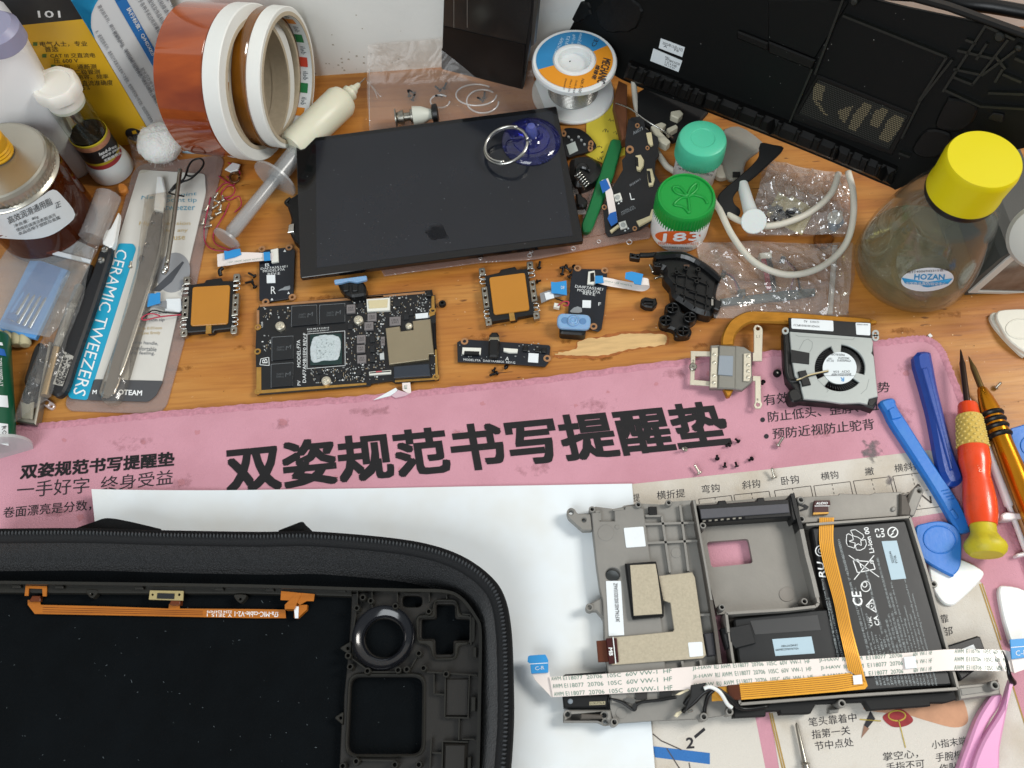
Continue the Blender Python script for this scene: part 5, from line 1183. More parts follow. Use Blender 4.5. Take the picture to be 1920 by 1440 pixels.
FN = thing('cooling_fan', 'flat grey cooling fan with round white label and black tape', 'fan', W(1560, 700, MZ))
fcov = M('fan_grey', '#aab0ae', .45, .35, var=.05, vscale=40, bump=.02, bscale=300)
FT = .0112
prism('base', ff([(190, 330), (280, 345), (1290, 470), (1352, 1140), (1345, 1200), (1300, 1290), (1180, 1245), (900, 1230), (440, 1190), (330, 1195), (260, 1130), (320, 1030), (240, 930), (205, 700)]), 0, .004, FT - .0012, blackplastic, FN, bev=.0006, holes=[ff(ell(880, 785, 318, 318, 32))])
cx, cy = 880, 785
def sector(a0, a1, r0, r1, n=14):
    A = [radians(a0 + (a1 - a0) * i / n) for i in range(n + 1)]
    return ff([(cx + r1 * cos(a), cy + r1 * sin(a) * .93) for a in A] + [(cx + r0 * cos(a), cy + r0 * sin(a) * .93) for a in A[::-1]])
fcv = prism('cover', ff([(265, 335), (1272, 412), (1290, 470), (1282, 580), (1270, 600), (1300, 640), (1350, 1135), (1240, 1165), (1222, 1232), (1130, 1215), (900, 1222), (700, 1190), (440, 1165), (410, 1050), (400, 970), (330, 880), (300, 720), (285, 560), (270, 400)]), 0, FT - .0012, FT, fcov, FN, bev=.0003,
      holes=[sector(-86, 16, 208, 312), sector(38, 128, 208, 305), sector(152, 250, 208, 305)])
lathe('hub', [(.0098, 0), (.0098, .0045), (.009, .005)], W(*ff([(cx, cy)])[0], FT - .0055), blackplastic, FN, seg=32)
G = []
hc = W(*ff([(cx, cy)])[0], FT - .0018); rk = mm(*ff([(cx, cy)])[0], FT) / 6.546
for i in range(58):
    a = 2 * pi * i / 58; a2 = a + .22
    p, q = hc + Vector((cos(a), sin(a), 0)) * rk * 200, hc + Vector((cos(a2), sin(a2), 0)) * rk * 308
    d = (q - p).normalized(); nn = Vector((-d.y, d.x, 0)) * .00022; dz = Vector((0, 0, -.003))
    G.append(([p - nn, q - nn, q + nn, p + nn, p - nn + dz, q - nn + dz, q + nn + dz, p + nn + dz], [(0, 1, 2, 3), (0, 4, 5, 1), (1, 5, 6, 2), (2, 6, 7, 3), (3, 7, 4, 0)]))
obj('fan_blades', *merge(*G), M('blade_black', '#1d1f22', .3), FN, kind='stuff')
hlb = prism('hub_label', ff([(cx + 208 * cos(i * pi / 20), cy + 196 * sin(i * pi / 20)) for i in range(40)]), 0, FT, FT + .0003, M('label_fan', '#d5dde0', .5), FN)
txs([('MADE IN CHINA', *ff([(940, 612), (750, 600), (940, 640)])), ('240222ZF2A', *ff([(1000, 655), (860, 650), (1000, 680)])), ('1307', *ff([(785, 660), (735, 658), (785, 682)])), ('VTM60203P1E', *ff([(1020, 685), (850, 680), (1020, 710)])), ('DC 140', *ff([(805, 685), (720, 682), (805, 710)])), ('DC5V   0.5A', *ff([(1000, 815), (800, 818), (1000, 842)])), ('BN5010S5H-N00P', *ff([(1020, 848), (778, 852), (1020, 876)]))], 0, FT + .0004, inkthin, hlb)
tx('R', *ff([(935, 900), (890, 900), (935, 950)]), 0, FT + .0004, bluetab, hlb, bold=.02)
obj('print_lines', *line_geo(*ff([(700, 880), (1078, 880)]), .8, 0, FT + .0004), silkdim, FN)
prism('tape_band', ff([(255, 165), (1265, 230), (1275, 415), (265, 335)]), 0, FT - .001, FT + .0004, tapeblack, FN, bev=.0003)
lb1 = prism('paper_label', rnd(ff([(285, 175), (800, 205), (805, 335), (290, 300)]), 2, 2), 0, FT + .0004, FT + .0006, labelwhite, FN)
txs([('12101S   A2', *ff([(625, 210), (440, 200), (625, 235)])), ('H1MGF1A01001018PC1U', *ff([(630, 265), (315, 245), (630, 290)]))], 0, FT + .0007, inkthin, lb1)
prism('paper_label', rnd(ff([(1075, 228), (1258, 235), (1255, 385), (1085, 375)]), 2, 2), 0, FT + .0004, FT + .0006, labelwhite, FN)
tx('DA30110SN200', *ff([(1225, 248), (1090, 243), (1225, 262)]), 0, FT + .0007, inkthin, FN)
prism('tape_piece', ff([(285, 560), (510, 600), (505, 740), (285, 715)]), 0, FT, FT + .0003, tapeblack, FN)
prism('tape_piece', ff([(370, 825), (465, 808), (530, 985), (430, 1005)]), 0, FT, FT + .0012, tapeblack, FN, bev=.0003)
for k_, cc in enumerate(('#b9b3a0', '#c9b47c', '#222222')):
    tube('wire', [W(*p, FT + .0009) for p in ff([(350, 930 + k_ * 8), (420, 905 + k_ * 8), (500, 868 + k_ * 9), (600, 845 + k_ * 8), (740, 815 + k_ * 8)])], .00035, M('wire_%d' % k_, cc, .5), FN, seg=6)
tube('wire_bundle', P3([(1472, 626, .008), (1473, 660, .009), (1475, 700, .009), (1484, 715, .009), (1500, 712, .0105)]), .0014, rubberblack, FN)
for x, y in ff([(215, 328), (1320, 360), (1322, 410)]):
    prism('mounting_ear', ell(x, y, 6.5, 6.5, 16), 0, FT - .001, FT - .0002, fcov, FN, holes=[ell(x, y, 3, 3, 10)])
prism('edge_notch', ff([(1225, 1190), (1245, 1165), (1320, 1150), (1335, 1200), (1290, 1260), (1230, 1240)]), 0, .005, FT - .0008, rubberblack, FN, bev=.0005)
prism('foot', curve2(ff([(250, 1080), (330, 1030), (400, 1080), (430, 1150), (380, 1190), (290, 1190)]), 3), 0, .003, FT - .0008, blackplastic, FN, bev=.0008)
obj('press_marks', *merge(*[line_geo(*ff([p, q]), 1, 0, FT + .00005) for p, q in (((340, 380), (370, 395)), ((370, 395), (1040, 438)), ((1040, 438), (1065, 410)), ((380, 560), (440, 450)), ((440, 450), (490, 430)), ((490, 430), (545, 470)), ((545, 470), (540, 540)), ((540, 540), (510, 590)), ((610, 930), (740, 1060)), ((740, 1060), (720, 1085)), ((1240, 920), (1210, 1040)), ((1210, 1040), (1140, 1105)))]), M('press_line', '#878d8b', .5, .3), fcv, kind='stuff')

# ================================================================== black grip, rubber pads, thumb caps
g7 = lambda pts: [(960 + x / 4, 360 + y / 4) for x, y in pts]
GP = thing('grip_shell', 'black curved plastic trigger housing with ribbed back beside the wiring bag', 'housing', W(1290, 530))
prism('body', curve2(g7([(1075, 470), (1085, 440), (1240, 432), (1340, 458), (1480, 540), (1565, 618), (1568, 645), (1545, 700), (1535, 780), (1575, 815), (1560, 850), (1550, 880), (1515, 888), (1490, 918), (1380, 890), (1290, 832), (1205, 772), (1190, 700), (1142, 640), (1135, 570), (1065, 550)]), 3), 0, .0, .009, rubberblack, GP, bev=.0022)
prism('rim', curve2(g7([(1080, 440), (1240, 430), (1340, 455), (1480, 538), (1568, 618), (1560, 660), (1530, 640), (1440, 565), (1330, 500), (1230, 480), (1085, 490)]), 3), 0, .004, .0125, M('gloss_black', '#0e0f10', .2, spec=.6), GP, bev=.0015)
tube('arm', [W(x, y, .010) for x, y in g7([(1080, 470), (1020, 475), (960, 475)])], .0016, rubberblack, GP)
prism('lug', rnd(g7([(882, 452), (930, 462), (965, 458), (962, 500), (940, 498), (885, 490)]), 2, 2), 0, .007, .011, rubberblack, GP, bev=.0004, holes=[ell(*g7([(905, 472)])[0], 2, 2, 8), ell(*g7([(942, 482)])[0], 2, 2, 8)])
prism('lug', rnd(g7([(1062, 518), (1125, 525), (1125, 560), (1065, 555)]), 2, 2), 0, .005, .0096, rubberblack, GP, bev=.0004, holes=[ell(*g7([(1105, 540)])[0], 2, 2, 8)])
for p, q in (((1240, 600), (1480, 700)), ((1210, 680), (1470, 780)), ((1320, 560), (1290, 810)), ((1400, 600), (1370, 860)), ((1470, 660), (1450, 900)), ((1200, 620), (1420, 640)), ((1260, 760), (1480, 850)), ((1240, 560), (1230, 740)), ((1330, 740), (1520, 800))):
    a, b = g7([p])[0], g7([q])[0]
    rib(a, b, .003, .0062, .0006, rubberblack, 'rib', GP)
for x, y in g7([(1240, 500), (1300, 590), (1390, 600), (1380, 690), (1230, 620)]): lathe('post', [(.0014, 0), (.0014, .003), (.0007, .003), (.0006, .001), (.00001, .001)], W(x, y, .0085), rubberblack, GP, seg=12)
prism('metal_clip', g7([(1495, 790), (1510, 788), (1510, 850), (1495, 850)]), 0, .008, .0098, silver, GP)
prism('metal_clip', g7([(1290, 545), (1330, 545), (1330, 562), (1290, 562)]), 0, .008, .0098, M('rust_brown', '#5c4436', .6), GP)
prism('end_block', g7([(1520, 800), (1572, 815), (1568, 860), (1550, 885), (1515, 870)]), 0, .001, .0108, rubberblack, GP, bev=.0006)
DP = thing('cross_pad', 'black rubber four-way cross pad lying hollow side up', 'button', W(1272, 598))
cp = curve2(g7([(1150, 850), (1190, 825), (1240, 828), (1265, 850), (1275, 890), (1310, 903), (1368, 893), (1388, 920), (1385, 960), (1335, 998), (1350, 1040), (1335, 1075), (1270, 1085), (1225, 1075), (1215, 1030), (1150, 1010), (1112, 990), (1108, 935), (1150, 905)]), 3)
prism('body', cp, 0, 0, .0055, rubberblack, DP, bev=.0012)
for c in g7([(1205, 865), (1335, 935), (1285, 1040), (1155, 960)]):
    prism('lobe_wall', ell(c[0], c[1], 12, 10, 18), 0, .005, .0085, rubberblack, DP, bev=.0004, holes=[ell(c[0], c[1], 9.6, 7.8, 18)])
    for s in (((-9, 0), (9, 0)), ((0, -7), (0, 7))): rib((c[0] + s[0][0], c[1] + s[0][1]), (c[0] + s[1][0], c[1] + s[1][1]), .001, .004, .0006, rubberblack, 'lobe_rib', DP)
RBP = thing('rubber_pad', 'tiny black rubber pad with centre slot left of the cross pad', 'button', W(1217, 567))
prism('body', rnd(g7([(985, 790), (1000, 782), (1060, 795), (1080, 788), (1092, 835), (1060, 866), (1000, 858), (965, 835), (968, 800)]), 2, 2), 0, 0, .0045, rubberblack, RBP, bev=.0008)
prism('slot_wall', rnd(g7([(985, 805), (1065, 808), (1060, 840), (990, 838)]), 2, 2), 0, .004, .0058, rubberblack, RBP, bev=.0003, holes=[g7([(993, 812), (1058, 815), (1054, 832), (997, 830)])])
bluesil = M('blue_silicone', '#7ea3c8', .4, sss=.2)
TC = thing('thumb_cap', 'oblong translucent light blue silicone cap on a black base', 'button', W(1076, 612))
prism('base', rnd(rect(1074, 615, 50, 22, 4), 7, 3), 0, .0, .0065, rubberblack, TC, bev=.001)
tcp = prism('cap', rnd(rect(1076, 602, 63, 28, 3), 12, 5), 0, .0065, .0085, bluesil, TC, bev=.0006)
for s in (-17, 17): prism('cap_dent', ell(1076 + s, 601 + s * .05, 6.5, 6, 14), 0, .0085, .0088, M('silicone_dark', '#5b82ad', .4), tcp, bev=.0002)
lathe('cap_ring', [(.0034, 0), (.0034, .0006), (.0028, .0012), (.0022, .0006), (.0014, .0012), (.0008, .0005), (.00001, .0004)], W(1075, 602, .0085), bluesil, tcp, seg=24)
TC2 = thing('thumb_cap', 'black thumb cap lying on its side under a blue silicone strip', 'button', W(655, 545))
prism('base', rnd([(632, 532), (640, 528), (680, 527), (686, 535), (686, 552), (660, 556), (646, 550)], 4, 3), 0, 0, .008, rubberblack, TC2, bev=.0012)
for x in (648, 665): prism('socket', rnd([(x - 6, 532), (x + 6, 531), (x + 6, 545), (x - 5, 546)], 2, 2), 0, .0075, .009, rubberblack, TC2, bev=.0004)
prism('cap', rnd([(626, 524), (687, 516), (688, 524), (668, 529), (655, 526), (640, 530), (627, 532)], 2, 2), 0, .008, .0098, bluesil, TC2, bev=.0004)
# ================================================================== tools on the right
r4 = lambda pts: [(1440 + x / 4, 720 + y / 4) for x, y in pts]
r8 = lambda pts: [(1440 + x / 4, 1080 + y / 4) for x, y in pts]
MT = MZ + .0003
blue1 = M('tool_blue', '#1f6fc4', .42, col2='#3f82c4', thr=(.5, .85), vscale=70, bump=.08, bscale=500, rvar=.18, detail=8)
blue2 = M('tool_navy', '#123f93', .34, col2='#2a5299', thr=(.55, .9), vscale=80, bump=.06, bscale=500, rvar=.18, detail=8)
def along(name, P0, P1, prof, mat, parent, seg=28, **k):
    """round part along the line P0-P1; prof = (fraction, radius in m)"""
    ax = P1 - P0; L_ = ax.length
    V, Fc = geo_lathe([(r, t * L_) for t, r in prof], P0, ax, seg)
    return obj(name, V, Fc, mat, parent, smooth=True, sharp=40, **k)
T = thing('pry_tool', 'long light blue flat plastic pry tool beside the orange screwdriver', 'pry tool', W(1730, 880, MT))
prism('blade', curve2(r4([(845, 140), (860, 116), (925, 100), (958, 115), (975, 170), (1060, 300), (1250, 600), (1440, 880), (1522, 1080), (1500, 1108), (1430, 1115), (1410, 1080), (1300, 880), (1100, 560), (930, 300), (880, 200)]), 3), MT, 0, .0042, blue1, T, bev=.0012)
prism('ramp', r4([(905, 190), (945, 170), (1005, 235), (1000, 250), (950, 262), (930, 262)]), MT, .004, .0050, blue1, T, bev=.0004)
prism('ramp', r4([(1365, 950), (1390, 935), (1430, 990), (1430, 1005), (1410, 1010)]), MT, .004, .0050, blue1, T, bev=.0004)
for i in range(4): prism('grip_ridge', rect(*r4([(1330 + i * 17, 795 + i * 22)])[0], 13, 1.6, -12), MT, .004, .0047, blue1, T, bev=.0002)
T = thing('pry_tool', 'dark navy blue spoon-ended plastic pry tool on the mat corner', 'pry tool', W(1765, 800, MT))
prism('blade', curve2([(1716, 665), (1744, 657), (1750, 672), (1759, 720), (1768, 757), (1790, 840), (1808, 888), (1807, 900), (1798, 908), (1782, 909), (1772, 897), (1762, 870), (1745, 780), (1731, 727)], 3), MT, 0, .006, blue2, T, bev=.002)
prism('spine', [(1728, 690), (1740, 688), (1752, 735), (1768, 800), (1788, 880), (1782, 882), (1762, 810), (1742, 740)], MT, .0055, .0068, blue2, T, bev=.0006)
# orange screwdriver
k = mm(1825, 850, .01)
S0, S1 = W(1801, 655, .011), W(1850, 1042, .0125)
T = thing('screwdriver', 'orange and yellow handled screwdriver lying upright at the mat edge', 'screwdriver', W(1830, 880, MT))
fr = lambda y: (y - 655) / 387
orange = M('handle_orange', '#e0471a', .3, col2='#b8401c', thr=(.55, .85), vscale=90, rvar=.18, coat=.2, sss=.1, detail=8, bump=.05, bscale=400)
yel = M('handle_yellow', '#c3b324', .5, col2='#8f8428', thr=(.52, .85), vscale=120, sss=.05, detail=8)
along('shaft', S0, S1, [(0, .0001), (.01, 1.6 * k), (.06, 4 * k), (.075, 5.6 * k), (fr(775), 5.8 * k)], M('shaft_brown', '#3a2d28', .35, .8), T, 16)
along('handle', S0, S1, [(fr(765), 5 * k), (fr(766), 16 * k), (fr(770), 18 * k), (fr(789), 20 * k), (fr(792), 22 * k), (fr(850), 26 * k), (fr(853), 27.5 * k), (fr(878), 28 * k), (fr(893), 25 * k), (fr(905), 23.5 * k), (fr(920), 26 * k), (fr(950), 29 * k), (fr(975), 27.5 * k), (fr(990), 24 * k)], orange, T)
slv = along('grip_sleeve', S0, S1, [(fr(790), 21 * k), (fr(791), 23 * k), (fr(820), 25 * k), (fr(850), 27.5 * k), (fr(851), 26 * k)], M('sleeve_yellow', '#c6a850', .7, col2='#4a3f22', vscale=260, thr=(.62, .75), bump=.5, bscale=500), T)
along('end_cap', S0, S1, [(fr(989), 10 * k), (fr(990), 22 * k), (fr(1004), 22 * k), (fr(1012), 27 * k), (fr(1020), 34 * k), (fr(1026), 36 * k), (fr(1034), 34 * k), (fr(1041), 27 * k), (1.0, .0001)], yel, T)
tb_ = []
for i in range(9):
    for j in range(14):
        f = fr(795 + i * 6.6); a = 2 * pi * (j + .5 * (i % 2)) / 14; ax = (S1 - S0).normalized(); x = Vector((1, 0, 0)); x = (x - ax * x.dot(ax)).normalized(); y = ax.cross(x)
        c = S0 + (S1 - S0) * f + (x * cos(a) + y * sin(a)) * ((22.5 + i * .58) * k)
        v, f_ = geo_lathe([(.0008, 0), (.0005, .0005), (.00001, .0006)], c, x * cos(a) + y * sin(a), 6); tb_.append((v, f_))
obj('grip_studs', *merge(*tb_), M('stud_yellow', '#cdb463', .6), slv, kind='stuff')
tx('OPTO', (1831, 866), (1836, 886), (1838, 864), Z(.011), 27.6 * k, M('print_pale', '#f0c8b0', .5), T, bold=.01)
# gold screwdriver
k = mm(1880, 850, .008)
S0, S1 = W(1816, 668, .006), W(1960, 1025, .010)
T = thing('screwdriver', 'gold metal screwdriver with black rubber rings at the desk edge', 'screwdriver', W(1890, 850))
goldm = M('gold_anodised', '#c8841a', .24, .85, var=.08, vscale=40)
along('shaft', S0, S1, [(0, .0001), (.01, 1.5 * k), (.05, 4 * k), (.07, 5.5 * k), (.19, 6 * k)], M('bit_bronze', '#6d5a38', .35, .9), T, 14)
along('handle', S0, S1, [(.18, 6 * k), (.19, 9 * k), (.24, 14 * k), (.30, 18 * k), (.43, 18.5 * k), (.47, 17 * k), (.60, 19 * k), (.75, 20 * k), (1, 20 * k)], goldm, T)
for y in (783, 795.5, 808, 823):
    f = (y - 668) / 357 + .008; r = 18.5 * k
    ax = (S1 - S0).normalized(); c = S0 + (S1 - S0) * f
    along('grip_ring', c - ax * .0016, c + ax * .0016, [(0, r - .0004), (.2, r + .0006), (.5, r + .001), (.8, r + .0006), (1, r - .0004)], rubberblack, T)
tx('CH', (1909, 888), (1918, 905), (1915, 884), Z(.0085), 18.6 * k, M('print_pale', '#f0c8b0'), T)
# thin white plunger rod
k = mm(1850, 860, .004)
S0, S1 = W(1812, 738, .004), W(1945, 1090, .005)
T = thing('plunger_rod', 'thin white plastic plunger rod between the two screwdrivers', 'syringe', W(1860, 880))
milk2 = M('translucent_white', '#dcd4d6', .35, sss=.2)
along('rod', S0, S1, [(0, .0001), (.01, 3 * k), (.10, 6.5 * k), (.62, 8 * k), (.63, 5 * k), (1, 5 * k)], milk2, T, 14)
ax = (S1 - S0).normalized(); c = S0 + (S1 - S0) * .665
prism('flange', rnd([(1877, 965), (1886, 960), (1918, 962), (1921, 970), (1896, 975), (1880, 975)], 3, 3), 0, .002, .0075, milk2, T, bev=.0006)
prism('flange', rnd([(1906, 1038), (1930, 1032), (1932, 1040), (1908, 1044)], 3, 3), 0, .002, .0065, milk2, T, bev=.0006)
# picks
picks = [('blue plastic opening pick lying on a white one', blue1, curve2(r4([(1108, 1080), (1180, 1042), (1290, 1027), (1380, 1052), (1440, 1110), (1455, 1200), (1446, 1360), (1400, 1428), (1372, 1434), (1180, 1325), (1135, 1245)]), 3), .0022, .0042, r4([(1290, 1165)])[0], (32, 27)),
         ('white plastic opening pick under the blue one', whiteplastic, curve2([(1745, 1050), (1790, 1045), (1838, 1066), (1842, 1084), (1800, 1126), (1783, 1135), (1765, 1127), (1748, 1098)], 3), .0001, .0018, (1792, 1085), None),
         ('white plastic opening pick near the mat edge beside the blue cable tab', whiteplastic, curve2([(1874, 1104), (1884, 1098), (1925, 1108), (1975, 1150), (1960, 1195), (1905, 1212), (1888, 1180), (1876, 1130)], 3), .0001, .0028, (1915, 1150), None),
         ('blue plastic opening pick half out of view by the gold screwdriver', blue1, curve2([(1894, 810), (1905, 800), (1960, 792), (1985, 840), (1965, 880), (1925, 872), (1908, 850)], 3), .0001, .002, (1935, 835), (22, 20))]
for lab, m_, out, h0, h1, ctr, dish in picks:
    o_ = thing('opening_pick', lab, 'pick', W(*ctr, MT + h0 if lab[0] != 'x' else 0), 'opening picks')
    prism('plate', out, MT if ctr[0] < 1880 or ctr[1] > 1000 else 0.0, h0, h1, m_, o_, bev=.0006)
    if dish:
        prism('dished_ring', ell(ctr[0], ctr[1], dish[0], dish[1], 30, .2), MT if ctr[1] > 1000 else 0.0, h1 - .0002, h1 + .0004, m_, o_, bev=.0003, holes=[ell(ctr[0], ctr[1], dish[0] - 3, dish[1] - 3, 30, .2)])
o_ = thing('opening_pick', 'two stacked off-white opening picks at the foot of the grey stand', 'pick', W(1895, 625), 'opening picks')
offw = M('offwhite_plastic', '#d6d3c6', .4)
prism('plate', curve2([(1857, 592), (1872, 585), (1920, 600), (1925, 665), (1905, 655), (1868, 615)], 3), 0, .0001, .0024, offw, o_, bev=.0006)
prism('plate', curve2([(1868, 590), (1885, 580), (1960, 585), (1990, 640), (1940, 665), (1895, 640), (1876, 612)], 3), 0, .0025, .0050, offw, o_, bev=.0006)
prism('dished_ring', ell(1915, 616, 30, 20, 28), 0, .0048, .0054, offw, o_, bev=.0003, holes=[ell(1915, 616, 26, 17, 28)])
# pink tweezers
T = thing('tweezers', 'pink coated tweezers pointing up from the bottom corner', 'tweezers', W(1840, 1380, MT))
tpink = M('tweezer_pink', '#dc9cc4', .35, var=.04, vscale=60)
tpur = M('tweezer_shade', '#a87fb4', .4)
prism('arm', curve2(r8([(1835, 770), (1800, 1000), (1745, 1290), (1735, 1470), (1640, 1640), (1520, 1640), (1540, 1440), (1620, 1230), (1760, 1000), (1805, 860)]), 3), MT, .005, .0095, tpink, T, bev=.001)
prism('arm', curve2(r8([(1700, 885), (1760, 890), (1740, 980), (1640, 1140), (1560, 1440), (1500, 1640), (1400, 1640), (1440, 1440), (1500, 1270), (1570, 1080), (1640, 960)]), 3), MT, .0004, .0055, tpink, T, bev=.001)
tube('point', [W(*p, z) for p, z in zip(r8([(1838, 800), (1810, 740), (1790, 640), (1760, 560)]), (.011, .016, .0175, .0185))], [.0016, .0010, .0006, .0002], darkmetal, T)
T = thing('metal_probe', 'thin steel probe tip standing into view at the bottom edge', 'probe', W(1505, 1420, MT))
along('shaft', W(1493, 1355, .0045), W(1520, 1480, .005), [(0, .0001), (.03, .0007), (.60, .0011), (.62, .0022), (.64, .0016), (1, .0019)], steel, T, 14)
# ================================================================== bottles and jars
def cyl(C, R, px, py, off=0.0):
    """where the sight line meets an upright cylinder standing at C"""
    d = ray(px, py); o = EYE - Vector((C[0], C[1], 0)); R2 = R
    a = d.x * d.x + d.y * d.y; b = 2 * (o.x * d.x + o.y * d.y); c = o.x * o.x + o.y * o.y - R2 * R2
    q = max(0, b * b - 4 * a * c); t = (-b - sqrt(q)) / (2 * a); p = EYE + d * t
    n_ = Vector((p.x - C[0], p.y - C[1], 0)).normalized()
    return p + n_ * off
def wrap_disc(name, fn, C, R, off, mat, par, n=32, m=5):
    """sticker round a cylinder: fn(k) gives its outline in the picture"""
    pts = fn; cx = sum(p[0] for p in pts) / len(pts); cy = sum(p[1] for p in pts) / len(pts)
    V, Fc = [cyl(C, R, cx, cy, off)], []
    for j in range(1, m + 1):
        for x, y in pts: V.append(cyl(C, R, cx + (x - cx) * j / m, cy + (y - cy) * j / m, off))
    N_ = len(pts)
    for i in range(N_): Fc.append((0, 1 + i, 1 + (i + 1) % N_))
    for j in range(m - 1):
        for i in range(N_):
            a, b = 1 + j * N_ + i, 1 + j * N_ + (i + 1) % N_; Fc.append((a, a + N_, b + N_, b))
    return obj(name, V, Fc, mat, par, smooth=True)
def wrap_text(lines, C, R, off, mat, par, bold=0):
    G = []
    for s, bl, br, tl in lines:
        g = text_geo(s, 0, 2); bl, br, tl = Vector(bl), Vector(br), Vector(tl)
        for i, sh in enumerate([(0, 0)] + ([(bold, 0), (-bold, 0), (0, bold), (0, -bold)] if bold else [])):
            V = []
            for u, v in g[0]:
                p = bl + (br - bl) * u + (tl - bl) * v + Vector(sh); V.append(cyl(C, R, p.x, p.y, off + i * 8e-6))
            G.append((V, g[1]))
    return obj('lettering', *merge(*G), mat, par)

# ---- bottle with the yellow cap
B0 = W(1703, 503); hB = height_at((1703, 503), (1847, 298)); RB_ = 113 * mm(1703, 503, .02); rc_ = 71 * mm(1847, 298, hB)
HB = thing('spray_bottle', 'clear glass bottle with tall bright yellow cap and blue sticker', 'bottle', B0)
rn_ = 66 * mm(1782, 388, .072) / RB_
body_prof = [(RB_ * .80, .0006), (RB_ * .94, .0015), (RB_, .006), (RB_, .018), (RB_ * .975, .026), (RB_ * .92, .036), (RB_ * .845, .046), (RB_ * .76, .055), (RB_ * .68, .062), (RB_ * (rn_ + .015), .067), (RB_ * rn_, .070)]
lathe('glass_body', body_prof, B0, film('bottle_glass', '#fbfdfb', .06, .035, '#dfe4de', .012), HB, seg=64, sharp=None)
lathe('glass_inside', [(r * .955, z + .0016) for r, z in body_prof], B0, film('bottle_glass_in', '#fbfdfb', .04, .0, '#ffffff', .015), HB, seg=64, sharp=None)
lathe('liquid', [(.0001, .0022), (RB_ * .76, .0022), (RB_ * .88, .003), (RB_ * .945, .0075), (RB_ * .945, .0185), (RB_ * .93, .0183), (.0001, .0182)], B0, film('liquid', '#d8d6bc', .03, .14, '#a39f80', .02), HB, seg=48, sharp=30)
lathe('cap_seal', [(RB_ * rn_ * 1.02, .0665), (RB_ * rn_ * 1.05, .068), (RB_ * rn_ * 1.02, .071)], B0, rubberblack, HB, seg=48)
ycap = M('cap_yellow', '#d2c400', .42, col2='#8d8416', thr=(.66, .9), vscale=45, bump=.04, bscale=200, sss=.05, rvar=.12, detail=7)
lathe('cap', [(RB_ * rn_ * .98, .0705), (RB_ * rn_ * 1.06, .0708), (RB_ * rn_ * 1.06, .0735), (RB_ * rn_ * 1.03, .0755), (rc_ * 1.03, hB - .004), (rc_ * 1.0, hB - .001), (rc_ * .97, hB), (.00001, hB)], B0, ycap, HB, seg=64)
lab = [(1739 + 49 * cos(2 * pi * i / 28), 523 + 22 * sin(2 * pi * i / 28) - 3 * cos(2 * pi * i / 28)) for i in range(28)]
stk = wrap_disc('sticker', lab, B0, RB_, .0004, labelwhite, HB)
bar_ = [(x, y) for x, y in lab if y > 517 and y < 536]
wrap_disc('sticker_band', [(1691, 519), (1740, 528), (1786, 520), (1777, 530), (1740, 537), (1698, 530)], B0, RB_, .0007, M('sticker_blue', '#2490c4', .5), stk)
wrap_text([('HOZAN', (1715, 522), (1770, 522), (1716, 512))], B0, RB_, .0008, M('sticker_blue', '#2490c4'), stk, .4)
wrap_text([('全国商品真伪验证中心', (1699, 532), (1774, 532), (1699, 526))], B0, RB_, .0010, whiteprint, stk)
wrap_text([('拨打4006942315查询', (1702, 511), (1778, 506), (1702, 506))], B0, RB_, .0008, inkthin, stk)

# ---- jar with green lid
J0 = W(1271, 433); hJ = height_at((1271, 433), (1287, 366)); RJ = 54 * mm(1271, 433, .01); rl_ = 56 * mm(1287, 366, hJ)
JG = thing('paste_jar', 'white jar with bright green ribbed lid and orange label', 'jar', J0)
lathe('jar_body', [(RJ * .93, .0003), (RJ * .98, .0012), (RJ, .004), (RJ, hJ * .62), (RJ * .98, hJ * .66)], J0, whiteplastic, JG, seg=48)
glid = M('lid_green', '#129138', .4, var=.04, vscale=60, sss=.05)
V, Fc = [], []; seg = 120; zs = [(hJ * .56, .985, 1), (hJ * .58, 1.0, 1), (hJ * .90, 1.0, 1), (hJ * .955, .985, 0), (hJ * .985, .95, 0), (hJ * .985, .90, 0), (hJ * .955, .88, 0)]
for z, s, kn in zs:
    for i in range(seg):
        a = 2 * pi * i / seg; r = rl_ * s * (1 + (.018 * (1 if i % 2 else -1) if kn else 0)); V.append(J0 + Vector((r * cos(a), r * sin(a), z)))
for j in range(len(zs) - 1):
    for i in range(seg): Fc.append((j * seg + i, j * seg + (i + 1) % seg, (j + 1) * seg + (i + 1) % seg, (j + 1) * seg + i))
Fc.append(tuple((len(zs) - 1) * seg + i for i in range(seg)))
lid_ = obj('lid', V, Fc, glid, JG, smooth=True, sharp=40)
lp = Z(hJ * .955 + J0.z)
def emb(pts, w=.0016):
    q = curve2([lp.w(*p) + Vector((0, 0, .0001)) for p in pts], 4, False)
    return geo_tube(q, w * .5, 6)
obj('leaf_relief', *merge(emb([(1289, 368), (1296, 352), (1308, 344), (1306, 356), (1292, 368)]), emb([(1289, 368), (1275, 352), (1262, 352), (1268, 362), (1289, 368)]), emb([(1289, 370), (1302, 366), (1320, 372), (1326, 382)]), emb([(1289, 370), (1276, 372), (1264, 384), (1280, 388), (1292, 400)]), emb([(1290, 370), (1292, 385), (1293, 400)])), M('lid_green', '#129138'), lid_, smooth=True, kind='stuff')
ov = [(1271 + 42 * cos(2 * pi * i / 28), 445 + 12.5 * sin(2 * pi * i / 28) + .0022 * (42 * cos(2 * pi * i / 28)) ** 2 * -1) for i in range(28)]
wrap_disc('label_oval', ov, J0, RJ, .0003, M('label_orange', '#d8622a', .5), JG)
wrap_text([('183', (1244, 452), (1310, 448), (1246, 437))], J0, RJ, .0006, whiteprint, JG, .7)
wrap_text([('HIGH PURITY TIN PASTE', (1236, 457), (1308, 458), (1236, 452))], J0, RJ, .0008, M('label_orange', '#d8622a'), JG)
